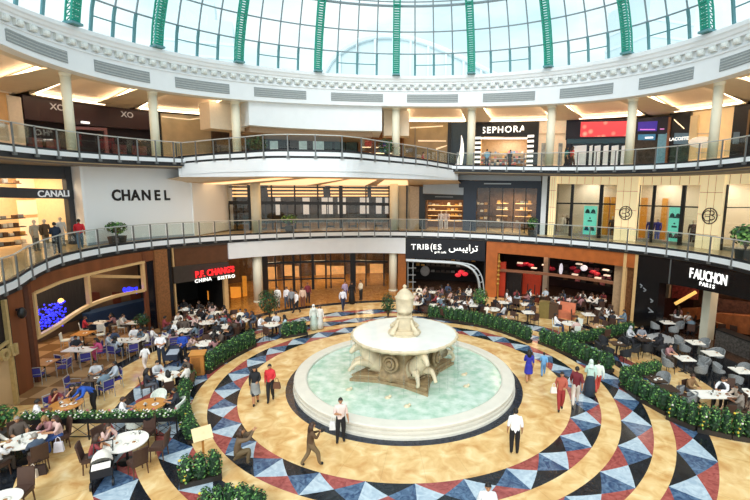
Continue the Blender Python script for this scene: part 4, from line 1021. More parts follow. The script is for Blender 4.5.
# entrance glass doors
RD_ = 20.6
t = thing('entrance_doors', 'row of black-framed glass entrance doors under the white fascia', 'doors', P(-20, RD_, 0))
e0, e1 = A(240, 275, RD_), A(388, 272, RD_)
part(t, 'head_rail', BLACKM, lambda mb: (qb(mb, RD_, .2, (262, 263, 265), (388, 261, 263)), qb(mb, RD_, .2, (266, 280.5, 281.5), (345, 278, 279))))
for x, w_ in ((266, .25), (276, .1), (284, .1), (294, .2), (301, .1), (313, .22), (326, .1), (331, .1), (345, .1), (353, .5), (366, .1), (384, .12)):
    part(t, 'door_post', BLACKM, lambda mb, x=x, w_=w_: V_(mb, x, 275, w_, RD_, .15, 0, 3.6))
part(t, 'glass_pane', SHOPG, lambda mb: mb.arcbox(e0, e1, RD_+.06, RD_+.07, 0, 3.5))
part(t, 'inner_wall', mat('amber_inner_wall', '6B4A2A', .5, var=.5, scale=1.1), lambda mb: mb.arcbox(A(225, 275, 27), A(400, 272, 27), 27, 27.2, 0, 4.2))
part(t, 'lit_panel', mat('amber_lit_panel', 'E2A566', .5, var=.3, scale=1.6, emit=.6), lambda mb: [qb(mb, 26.9, .05, (x0, y0, y1), (x1, y0, y1)) for x0, x1, y0, y1 in ((268, 277, 267, 279), (284, 292, 265, 276), (294, 299, 266, 278), (316, 325, 265, 276), (327, 344, 266, 276), (356, 366, 266, 275), (370, 383, 264, 274), (284, 300, 279, 282), (356, 382, 275, 279))])
part(t, 'dark_pier', mat('dark_bronze', '2A211A', .4), lambda mb: mb.arcbox(A(262, 275, RD_), A(267, 275, RD_), RD_-.3, RD_+.5, 0, 3.9))
for x in (275, 320, 365): shop_light(A(x, 270, 22), 23.5, 3.5, 90, (1, .72, .42), 2)
part(t, 'side_panel', mat('amber_wood_panel', '9A5A24', .4, var=.15), lambda mb: mb.arcbox(A(398, 275, RG), A(406, 275, RG), RG+.1, RG+.3, 0, topg))
# tribes grill
t = thing('restaurant', 'black grill restaurant front with white bilingual lettering and an arched steel frame', 'restaurant front', P(11, RG, 0))
s0, s1 = A(405.5, 250, RG), A(485.5, 250, RG)
BKB = mat('blue_black_board', '10141E', .4, var=.06)
part(t, 'sign_board', BKB, lambda mb: mb.arcbox(s0, s1, RG-.1, RG+.25, Z(445, 259, RG), topg))
for txt, x, y, sz, sq in (('T', 413.6, 246.9, .68, 1.05), ('R', 419.2, 246.9, .68, 1.05), ('I', 423.2, 246.9, .68, 1.0), ('B', 426.8, 246.9, .68, 1.0), ('S', 439.7, 247.0, .68, 1.1), ('E', 434.9, 247.0, .6, 1.0), ('(', 431.5, 246.8, .8, .8), ('grill cafe', 440.5, 252.0, .28, 1.1)):
    text_mesh('lettering', txt, WHT, t, sz, P(A(x, y, RG), RG-.13, Z(x, y, RG)), A(x, y, RG), .02, .006 if sz > .45 else .0, sq)
try:
    text_mesh('arabic_lettering', '\ufeb2\ufe92\ufef3\ufe8d\ufeae\ufe97', WHT, t, .78, P(A(463.5, 248, RG), RG-.13, Z(463.5, 248, RG)), A(463.5, 248, RG), .02, .008, 1.15)
except Exception: pass
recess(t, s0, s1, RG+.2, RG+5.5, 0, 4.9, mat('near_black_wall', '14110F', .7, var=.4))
arch = [(406, 260.5), (425, 261.5), (445, 262.5), (458, 263.5), (467, 266), (473, 270), (477, 276), (479, 283), (480, 292), (481, 301)]
for off, rr_ in ((0, .11), (4, .06)):
    pts = [P(A(x+(off if i > 3 else 0), y-(off*.55 if i < 8 else 0)+ (0), RG-.1), RG-.1-off*.0, Z(x+(off if i > 3 else 0), y-(off*.3), RG-.1)) for i, (x, y) in enumerate(arch)]
    pts[-1].z = 0.0
    part(t, 'arch_tube', mat('pale_steel', 'B5BCC0', .35, .3, var=.04), lambda mb: mb.tube(smooth_poly(pts, 3), rr_, 6))
part(t, 'arch_rung', MATS['pale_steel'], lambda mb: [mb.tube([P(A(x, y, RG-.1), RG-.1, Z(x, y, RG-.1)), P(A(x+4.5, y-1.5, RG-.1), RG-.1, Z(x+4.5, y-1.5, RG-.1))], .05, 5) for x, y in ((467, 266), (473, 270), (477, 276), (479, 283), (480, 292))])
part(t, 'lattice', MATS['pale_steel'], lambda mb: [mb.tube([P(A(x, 261, RG), RG, Z(x, 262, RG)), P(A(x, 285, RG), RG, 0)], .035, 4) for x in (408, 413)] + [mb.tube([P(A(408, y, RG), RG, Z(408, y, RG)), P(A(416, y, RG), RG, Z(416, y, RG))], .03, 4) for y in (268, 275, 282, 289)])
part(t, 'lit_ornament', mat('red_lamp', 'D8303A', .4, var=.1, emit=.8), lambda mb: [mb.ball(P(A(x, y, RG+3), RG+3, Z(x, y, RG+3)), (.3, .2, .2), 8, 6) for x, y in ((461, 272), (465, 274), (458, 275))])
part(t, 'round_plaque', mat('grey_plaque', '8D8A88', .4), lambda mb: mb.ball(P(A(425, 271, RG+3), RG+3, Z(425, 271, RG+3)), (.45, .1, .5), 12, 8))
shelves(t, A(410, 285, RG+4.5), A(475, 285, RG+4.5), RG+5, [.9, 1.5, 2.1], DKIN, [DKG, MATS['goods_grey'], MATS['goods_gold'], DKG, DKG], 10)
shop_light(A(445, 270, RG), RG+2.5, 4.3, 25, (1, .85, .7), 1.5)
# orange restaurant
t = thing('restaurant', 'orange-brown framed restaurant front with a red interior, right of centre', 'restaurant front', P(42, RG, 0))
o0, o1 = A(486, 270, RG), A(636, 280, RG)
part(t, 'header', ORANGE, lambda mb: mb.arcbox(o0, o1, RG-.08, RG+.35, lambda q: topg(q)-.95, topg))
part(t, 'pillar', ORANGE, lambda mb: mb.arcbox(o0, A(497, 280, RG), RG-.08, RG+.5, 0, topg))
part(t, 'pillar', GOLDF, lambda mb: mb.arcbox(A(622, 290, RG), A(625, 290, RG), RG-.1, RG+.3, 0, topg))
part(t, 'pillar', GOLDF, lambda mb: mb.arcbox(A(633, 295, RG), A(636.5, 295, RG), RG-.1, RG+.3, 0, topg))
part(t, 'glass_panel', mat('bronze_glass', '6A4428', .2, var=.3), lambda mb: mb.arcbox(A(625, 290, RG), A(633, 295, RG), RG+.1, RG+.15, 0, topg))
part(t, 'side_panel', REDO, lambda mb: (qb(mb, RG+.8, .2, (497, 262, 304), (505, 262, 304)), qb(mb, RG+2.5, .2, (521, 273, 300), (541, 276, 300))))
part(t, 'side_panel', mat('tan_side', 'B99A78', .5), lambda mb: mb.arcbox(A(613, 290, RG+.5), A(622, 290, RG+.5), RG+.5, RG+.7, 0, topg))
part(t, 'gold_ornament', mat('brass_ornament', 'B98A3C', .35, .4), lambda mb: (V_(mb, 498, 285, .1, RG-.12, .1, 0, 3.8), [mb.ball(P(A(498, 285-k*4, RG-.15), RG-.15, 2.0-k*.38+.0), .14, 8, 6) for k in range(-3, 3)]))
part(t, 'beam', mat('brown_beam', '8A5A40', .5), lambda mb: qb(mb, RG+.6, .15, (500, 269, 271.5), (622, 283, 286)))
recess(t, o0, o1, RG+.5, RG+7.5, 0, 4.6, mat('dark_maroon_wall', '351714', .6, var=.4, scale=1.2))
part(t, 'upper_wall', mat('deep_red_wall', '7A1E18', .6, var=.2), lambda mb: mb.arcbox(o0+1, o1-1, RG+3.8, RG+4.0, 3.3, 4.6))
part(t, 'column', mat('taupe_column', 'A38E78', .5), lambda mb: mb.arcbox(A(542.5, 285, RG+2), A(547, 285, RG+2), RG+2, RG+2.4, 0, 3.9))
part(t, 'wine_rack', mat('dark_rack', '1C1412', .5, var=.3), lambda mb: qb(mb, RG+1.6, .4, (506, 272, 303), (521, 274, 303)))
part(t, 'red_drape', mat('crimson_drape', 'C21F38', .5, var=.2), lambda mb: [mb.ball(P(A(x, y, RG+2.6), RG+2.6, Z(x, y, RG+2.6)), (w_, .2, .17), 8, 6) for x, y, w_ in ((521, 265, .4), (526, 264, .35), (531, 265.5, .3), (547, 267, .35), (552, 269, .3), (573, 268, .28), (577, 271, .28), (593, 272, .32), (597, 274, .28))])
part(t, 'lampshade', mat('cream_shade_glow', 'F2D8C0', .5, var=0, emit=.6), lambda mb: [mb.box(P(A(x, y, RG+2.3), RG+2.3, Z(x, y, RG+2.3)), (.45, .25, .10), -radians(A(x, y, RG))) for x, y in ((520, 263), (545, 265), (534, 268), (575, 274.5), (579, 264), (598, 278), (606, 270), (607, 275.5))])
part(t, 'lit_ornament', mat('pale_ornament', 'E9E4EC', .4, emit=.5), lambda mb: (mb.ball(P(A(561, 269, RG+2.3), RG+2.3, Z(561, 269, RG+2.3)), (.16, .1, .5), 8, 6), mb.ball(P(A(584, 268, RG+2.5), RG+2.5, Z(584, 268, RG+2.5)), (.3, .1, .25), 8, 6)))
part(t, 'balustrade', BLACKM, lambda mb: (qb(mb, RG+.9, .06, (506, 295, 296), (540, 297, 298)), [V_(mb, x, 300, .06, RG+.9, .06, 0, 1.3) for x in (507, 513, 520, 527, 534, 540)]))
shelves(t, A(555, 290, RG+6), A(610, 292, RG+6), RG+6.5, [.9, 1.5, 2.1, 2.7], DKIN, [DKG, MATS['goods_brown'], MATS['goods_grey'], MATS['goods_pink'], DKG], 10)
shop_light(A(530, 280, RG), RG+2, 4.0, 50, (1, .6, .4), 2); shop_light(A(590, 285, RG), RG+2.5, 4.0, 50, (1, .68, .45), 2)
# black pier and patisserie
t = thing('restaurant', 'black patisserie front with large white serif-style lettering at the right', 'restaurant front', P(72, RG, 0))
k0, k1, k2 = A(636.5, 290, RG), A(658, 300, RG), A(800, 290, RG)
BKS = mat('gloss_black', '0D0E12', .25, var=.1)
part(t, 'pier', BKS, lambda mb: mb.arcbox(k0, k1+.2, RG-.1, RG+.6, 0, topg))
part(t, 'fascia', BKS, lambda mb: mb.arcbox(k1, k2, RG-.12, RG+.35, lambda q: Z(659, 282, RG) + (Z(750, 300, RG)-Z(659, 282, RG))*(q-k1)/(A(750, 290, RG)-k1), topg))
part(t, 'fascia_joint', GREYM, lambda mb: (V_(mb, 669.5, 275, .08, RG-.14, .03, 3.4, topg(67)),))
qf = A(709, 277, RG)
for i, chh in enumerate('FAUCHON'):
    x = 693.2 + i*5.55; y = 273.2 + i*1.22
    text_mesh('letter', chh, WHT, t, .82, P(A(x, y, RG), RG-.16, Z(x, y, RG)), A(x, y, RG), .02, .014, .62)
for i, chh in enumerate('PARIS'):
    x = 702.6 + i*3.3; y = 283.6 + i*.8
    text_mesh('letter', chh, WHT, t, .32, P(A(x, y, RG), RG-.16, Z(x, y, RG)), A(x, y, RG), .02, .004, .9)
for x, y, s_ in ((651, 310, .55), (652, 300, .3), (641.5, 285, .25), (645, 289, .3)):
    mb = MB(); q = A(x, y, RG-.1); mb.box(P(q, RG-.13, Z(x, y, RG-.1)), (s_*.8, .02, .06), -radians(q), 0, .5); mb.box(P(q, RG-.13, Z(x, y+2, RG-.1)), (s_*.5, .02, .06), -radians(q), 0, -.4); mb.build('pier_mark', mat('grey_mark', '9A9EA2', .4), t, True)
recess(t, k1-7, k2, RG+.7, RG+7.5, 0, 4.8, mat('patisserie_back', '5A3A28', .6, var=.6, scale=1.5))
part(t, 'column', CREAM, lambda mb: mb.arcbox(A(701.5, 310, RG+1.5), A(709.5, 310, RG+1.5), RG+1.5, RG+2.1, 0, 4.8))
part(t, 'jamb', mat('grey_tan_jamb', '8E7C68', .5), lambda mb: (qb(mb, RG+.3, .2, (658, 282, 333), (660.5, 282, 333)), qb(mb, RG+3, .2, (661, 284, 298), (669, 285, 298))))
part(t, 'red_display', mat('red_ornament_wall', '8E3A34', .5, var=.7, scale=7), lambda mb: qb(mb, RG+4.5, .1, (668, 285, 298), (698, 287, 300)))
part(t, 'light_beam', mat('amber_beam', 'E0B060', .5, var=0, emit=.9), lambda mb: mb.tube([P(A(675, 304, RG+3), RG+3, Z(675, 304, RG+3)), P(A(696, 292, RG+4), RG+4, Z(696, 292, RG+4))], .12, 6))
part(t, 'counter', mat('copper_counter', 'A5623A', .4, var=.3, scale=3), lambda mb: (qb(mb, RG+3.6, .6, (712, 313, 330), (750, 316, 335)), qb(mb, RG+4.5, .5, (681, 308, 320), (697, 308, 320))))
part(t, 'upper_display', mat('dim_display', '5A3A30', .5, var=.6, scale=5), lambda mb: qb(mb, RG+5, .2, (711, 298, 312), (755, 303, 316)))
shop_light(76, RG+3, 4.3, 60, (1, .72, .48), 2); shop_light(68, RG+3.5, 4.3, 40, (1, .75, .5), 1.5); shop_light(84, RG+2.5, 4.3, 40, (1, .75, .5), 1.5)
# ------------------------------------------------------------------ balustrades
def railing(label, pts, deck_dz, h, loc, low=.25, post_len=None, step=1):
    """pts: one plan point per post (z = strip centre)"""
    t = thing('balustrade', label, 'railing', loc)
    mb = MB()
    top = [p + Vector((0, 0, h)) for p in pts]
    mb.tube(top, .034, 8); mb.build('handrail', STEEL, t, True)
    for i, p in enumerate(pts):
        d = (pts[min(i+1, len(pts)-1)] - pts[max(i-1, 0)]); ang = atan2(d.y, d.x); nn = Vector((d.y, -d.x, 0)).normalized()
        mb = MB(); q = p + nn*.1
        mb.box(q + Vector((0, 0, (h-low)/2)), (.075, .045, h+low-.02), ang); mb.box(q + Vector((0, 0, -low+.06)), (.2, .1, .14), ang)
        mb.build('post', GREYM, t, True)
    for i in range(len(pts)-1):
        a, b = pts[i], pts[i+1]; d = (b-a); L = d.length; d.normalize()
        if L < .3: continue
        a2 = a + d*.07; b2 = b - d*.07
        mb = MB(); nn = Vector((d.y, -d.x, 0)).normalized()*.012
        zz0, zz1 = Vector((0, 0, .33)), Vector((0, 0, h-.07))
        mb.add([a2-nn+zz0, b2-nn+zz0, b2-nn+zz1, a2-nn+zz1, a2+nn+zz0, b2+nn+zz0, b2+nn+zz1, a2+nn+zz1], [(0,1,2,3),(7,6,5,4),(0,4,5,1),(1,5,6,2),(2,6,7,3),(3,7,4,0)])
        mb.build('glass_panel', RAILG, t, True)
    return t
# first gallery: posts counted off the photograph, about 4.4 degrees apart
pa = []; a = -110.0
while a < 100: pa.append(a); a += 3.7 if a < -40 else 4.45
railing('long curved glass and steel balustrade round the first gallery', [P(a, r1(a)+.02, z1(a)) for a in pa], .12, 1.28, P(0, RR, 5.3), .28)
end_l = degrees(atan2(BP[0].x, BP[0].y)); end_r = degrees(atan2(BP[-1].x, BP[-1].y))
pl = []; a = -110.0
while a < end_l-1: pl.append(a); a += 3.9
pl.append(end_l)
railing('curved glass and steel balustrade of the top gallery, left of the projecting balcony', [P(a, RR, z2(a)) for a in pl], .12, 1.2, P(-80, RR, 11), .25)
pr = []; a = end_r
while a < 100: pr.append(a); a += 4.45
railing('curved glass and steel balustrade of the top gallery, right of the projecting balcony', [P(a, RR, z2(a)) for a in pr], .12, 1.2, P(50, RR, 11), .25)
# balcony: resample evenly
def resample(pts, n):
    L = [0]
    for p, q in zip(pts, pts[1:]): L.append(L[-1] + (q-p).length)
    out = []
    for k in range(n+1):
        s = L[-1]*k/n
        for i in range(len(pts)-1):
            if s <= L[i+1] + 1e-9: f = (s-L[i])/(L[i+1]-L[i]); out.append(pts[i].lerp(pts[i+1], f)); break
    return out
LB = sum((q-p).length for p, q in zip(BS, BS[1:]))
railing('glass and steel balustrade of the bulging white balcony on the top gallery', resample(BS, int(LB/1.5)), .1, 1.12, BP[5], .25)
# ------------------------------------------------------------------ skinned meshes (fountain horses, people)
def skin_obj(joints, edges, root, sub=1):
    """joints: name -> (pos, radius); returns list of vertices and faces of the grown surface"""
    names = list(joints); idx = {n: i for i, n in enumerate(names)}
    me = bpy.data.meshes.new('sk'); me.from_pydata([tuple(joints[n][0]) for n in names], [(idx[a], idx[b]) for a, b in edges], [])
    o = bpy.data.objects.new('sk', me); COL.objects.link(o)
    md = o.modifiers.new('s', 'SKIN'); md.branch_smoothing = .3; md.use_smooth_shade = True
    for i, n in enumerate(names):
        sv = me.skin_vertices[0].data[i]; r = joints[n][1]
        sv.radius = r if isinstance(r, tuple) else (r, r); sv.use_root = (n == root)
    if sub: ms = o.modifiers.new('u', 'SUBSURF'); ms.levels = sub; ms.render_levels = sub
    dg = bpy.context.evaluated_depsgraph_get(); dg.update()
    m2 = bpy.data.meshes.new_from_object(o.evaluated_get(dg))
    vs = [v.co.copy() for v in m2.vertices]; fs = [tuple(p.vertices) for p in m2.polygons]
    bpy.data.objects.remove(o); bpy.data.meshes.remove(me); bpy.data.meshes.remove(m2)
    return vs, fs
MARB = mat('cream_marble', 'D2C4A6', .5, var=.16, scale=3.0, bump=.15)
MARBW = mat('white_marble', 'DEDBCF', .35, var=.05, scale=2)
MARBD = mat('stained_marble', '9A8462', .6, var=.35, scale=4, bump=.3)
water = bpy.data.materials.new('fountain_water'); water.use_nodes = True; nt_ = water.node_tree; bb = nt_.nodes['Principled BSDF']
bb.inputs['Roughness'].default_value = .08; bb.inputs['Specular IOR Level'].default_value = .6
no_ = nt_.nodes.new('ShaderNodeTexNoise'); no_.inputs['Scale'].default_value = 2.2; no_.inputs['Detail'].default_value = 6; rp_ = nt_.nodes.new('ShaderNodeValToRGB')
rp_.color_ramp.elements[0].position = .35; rp_.color_ramp.elements[0].color = (*hexc('A6CDB8'), 1); rp_.color_ramp.elements[1].position = .65; rp_.color_ramp.elements[1].color = (*hexc('DCEBE2'), 1)
bp_n = nt_.nodes.new('ShaderNodeBump'); bp_n.inputs['Strength'].default_value = .25; bp_n.inputs['Distance'].default_value = .05
n2_ = nt_.nodes.new('ShaderNodeTexNoise'); n2_.inputs['Scale'].default_value = 7; nt_.links.new(n2_.outputs['Fac'], bp_n.inputs['Height']); nt_.links.new(bp_n.outputs['Normal'], bb.inputs['Normal'])
tc_ = nt_.nodes.new('ShaderNodeTexCoord'); nt_.links.new(tc_.outputs['Object'], no_.inputs['Vector']); nt_.links.new(tc_.outputs['Object'], n2_.inputs['Vector'])
nt_.links.new(no_.outputs['Fac'], rp_.inputs[0]); nt_.links.new(rp_.outputs[0], bb.inputs['Base Color'])
fo = thing('fountain', 'large round marble fountain with horses under a wide bowl, in the middle of the hall', 'fountain', (0, 0, 0))
mb = MB(); mb.smooth = True
KZ = .76
pf = [(5.30, 0), (5.30, .12), (5.22, .16), (5.22, .22), (5.27, .26), (5.27, .36), (5.18, .40), (5.18, .46), (5.26, .5), (5.26, .60), (5.2, .64), (4.72, .66), (4.66, .62), (4.66, .1), (0, .1)]
mb.smooth = False; mb.lathe([(r, z*KZ) for r, z in pf], n=96); mb.build('basin', MARBW, fo)
mb = MB(); mb.lathe([(4.67, .12), (4.67, .36), (0, .36)], n=96); mb.build('water', water, fo)
mb = MB()
def star(r0, r1_, n=4, ph=0.0):
    out = []
    for k in range(n*4):
        t = 2*pi*k/(n*4) + ph; r = r1_ if k % 4 == 0 else (r0 if k % 4 == 2 else (r0*.55+r1_*.45)*.82); out.append((r*cos(t), r*sin(t)))
    return out
HA = [-112, 158, 68, -22]          # azimuths of the four horses
ph0 = pi/2 - radians(158)
mb.prism(star(1.6, 2.75, 4, ph0), .2, .50); mb.prism(star(1.5, 2.6, 4, ph0), .50, .60); mb.prism(star(1.55, 2.66, 4, ph0), .60, .68)
mb.build('plinth', MARBD, fo)
mb = MB(); mb.smooth = True
mb.lathe([(1.65, .6), (1.5, .8), (1.4, 1.1), (1.4, 1.5), (1.55, 1.8), (1.75, 2.05)], n=48, fn=lambda t, i: 1+.06*cos(16*t)); mb.build('stem', MARBD, fo)
mb = MB(); mb.smooth = True
mb.lathe([(.9, 1.95), (1.5, 1.98), (2.1, 2.08), (2.45, 2.2), (2.56, 2.3), (2.58, 2.37), (2.5, 2.40), (2.42, 2.36), (0, 2.34)], n=96, fn=lambda t, i: 1 + (.014*cos(32*t) if 2 <= i <= 6 else 0)); mb.build('bowl', MARB, fo)
mb = MB(); mb.lathe([(2.47, 2.37), (2.47, 2.385), (0, 2.39)], n=64); mb.build('bowl_water', mat('white_water', 'EDF1EC', .12, var=.04, scale=2), fo)
mb = MB()
mb.prism([(.8*cos(2*pi*k/16), .8*sin(2*pi*k/16)) for k in range(16)], 2.38, 2.46)
mb.prism([(.52, .52), (-.52, .52), (-.52, -.52), (.52, -.52)], 2.46, 2.58)
mb.prism([(.29, .29), (-.29, .29), (-.29, -.29), (.29, -.29)], 2.58, 3.22)
for sx in (-1, 1):
    for sy in (-1, 1):
        mb.ball((sx*.56, sy*.56, 2.56), (.17, .17, .13), 10, 6); mb.tube([(sx*.56, sy*.56, 2.6), (sx*.40, sy*.40, 2.8), (sx*.3, sy*.3, 3.1)], [.12, .09, .06], 6)
mb.prism([(.36, .36), (-.36, .36), (-.36, -.36), (.36, -.36)], 3.22, 3.3)
mb.smooth = True
mb.lathe([(.26, 3.3), (.22, 3.36), (.34, 3.42), (.40, 3.5), (.40, 3.58), (.38, 3.6), (.41, 3.9), (.43, 4.08), (.46, 4.12), (.46, 4.18), (.38, 4.22), (.34, 4.34), (.22, 4.48), (.1, 4.56), (.06, 4.6), (.1, 4.65), (.08, 4.72), (0, 4.78)], n=20, fn=lambda t, i: 1+.03*cos(8*t)); mb.build('finial', MARB, fo)
# horse (forequarters rising from the plinth), local +Y outward
hj_ = {'b0': ((0, .5, .75), .34), 'b1': ((0, .95, 1.0), .36), 'ch': ((0, 1.4, 1.3), .34), 'n1': ((0, 1.55, 1.65), (.20, .26)), 'n2': ((0, 1.68, 1.92), (.15, .2)), 'po': ((0, 1.86, 2.08), (.12, .15)), 'h1': ((0, 2.06, 1.98), (.10, .12)), 'h2': ((0, 2.22, 1.82), .075), 'h3': ((0, 2.28, 1.74), .06),
       'sL': ((.2, 1.5, 1.2), .15), 'kL': ((.26, 1.98, 1.22), .08), 'fL': ((.27, 2.12, .92), .055), 'hL': ((.27, 2.05, .72), .065),
       'sR': ((-.2, 1.5, 1.2), .15), 'kR': ((-.24, 2.05, 1.38), .08), 'fR': ((-.24, 2.32, 1.15), .055), 'hR': ((-.24, 2.42, .98), .065)}
he = [('b0','b1'),('b1','ch'),('ch','n1'),('n1','n2'),('n2','po'),('po','h1'),('h1','h2'),('h2','h3'),('ch','sL'),('sL','kL'),('kL','fL'),('fL','hL'),('ch','sR'),('sR','kR'),('kR','fR'),('fR','hR')]
hj_ = {k: (Vector((p[0]*1.35, p[1]*1.12+.16, p[2]*.98+.02)), tuple(x*1.5 for x in r) if isinstance(r, tuple) else r*1.5) for k, (p, r) in hj_.items()}
hv, hf = skin_obj(hj_, he, 'b1', 2)
for k, a in enumerate(HA):
    mb = MB(); mb.smooth = True; mb.T = Matrix.Rotation(-radians(a), 4, 'Z'); mb.add(hv, hf)
    for s in (-1, 1):
        mb.tube([(s*.07, 1.84, 2.15), (s*.08, 1.84, 2.3)], [.04, .01], 5)      # ears
    h = mb.build('horse', MARB, fo)
    mb = MB(); mb.smooth = True; mb.T = Matrix.Rotation(-radians(a), 4, 'Z')
    for j in range(7):
        f = j/6; y = 1.28 + .52*f; z = 1.55 + .6*f; mb.tube([(0, y, z), (.06*(-1)**j, y-.14, z-.05), (.09*(-1)**j, y-.2, z-.2)], [.07, .06, .02], 5)
    mb.build('mane', MARBD, h)
for a in (HA[0]+45, HA[1]+45, HA[2]+45, HA[3]+45):      # scrolled shells between the horses
    mb = MB(); mb.smooth = True; c = P(a, 1.62, 1.42); tv = Vector((cos(radians(a)), -sin(radians(a)), 0)); rv = P(a, 1)
    mb.tube([c + tv*(.34*cos(s)) + Vector((0, 0, .36*sin(s))) for s in [2*pi*k/20 for k in range(21)]], .08, 6, False)
    mb.tube([c + rv*.1 + tv*(.2*cos(s)) + Vector((0, 0, .22*sin(s))) for s in [2*pi*k/14 for k in range(15)]], .06, 6, False)
    mb.ball(c + rv*.12, (.14, .14, .14), 8, 6); mb.build('shell_scroll', MARBD, fo)
for k in range(5):      # small carved figures swimming at the plinth
    a = (-165, -128, 118, 95, 178)[k]; c = P(a, (2.75, 3.15, 3.2, 2.9, 3.4)[k], .34); mb = MB(); mb.smooth = True
    mb.ball(c, (.14, .12, .11), 8, 6); mb.ball(c + Vector((.11, 0, .1)), (.07, .06, .07), 8, 6); mb.build('water_nozzle', MARB, fo)
STR = glass('falling_water', 'F4FAFA', .12, .2)
mb = MB()
for k in range(30):
    t = 2*pi*k/30 + .1; r = 2.56; mb.tube([(r*cos(t), r*sin(t), 2.32), ((r+.08)*cos(t), (r+.08)*sin(t), 1.4), ((r+.1)*cos(t), (r+.1)*sin(t), .37)], [.02, .014, .02], 4)
w_ = mb.build('falling_water', STR, fo); w_['kind'] = 'stuff'
# ------------------------------------------------------------------ people
def hand(J, E_, side, wrist, d, upv, curl=.35, tag_='h'):
    """palm and five fingers growing from the wrist along d"""
    d = Vector(d).normalized(); upv = Vector(upv); x = d.cross(upv).normalized(); n = x.cross(d).normalized()
    w = Vector(wrist); pm = w + d*.055
    J[side+'pm'] = (pm, (.040, .026)); E_.append((side+'wr', side+'pm'))
    for i, (off, ln) in enumerate(((-.030, .062), (-.010, .074), (.011, .070), (.030, .055))):
        k = w + d*.095 + x*off; m = k + d*(ln*.5) - n*(curl*.02); tp = m + d*(ln*.5*(1-curl*.4)) - n*(curl*.045)
        J[f'{side}f{i}a'] = (k, .0095); J[f'{side}f{i}b'] = (m, .009); J[f'{side}f{i}c'] = (tp, .0075)
        E_ += [(side+'pm', f'{side}f{i}a'), (f'{side}f{i}a', f'{side}f{i}b'), (f'{side}f{i}b', f'{side}f{i}c')]
    s = 1 if side == 'L' else -1
    t0 = w + d*.035 - x*.036*s; t1 = t0 + d*.04 - x*.03*s; J[side+'ta'] = (t0, .012); J[side+'tb'] = (t1, .009)
    E_ += [(side+'pm', side+'ta'), (side+'ta', side+'tb')]
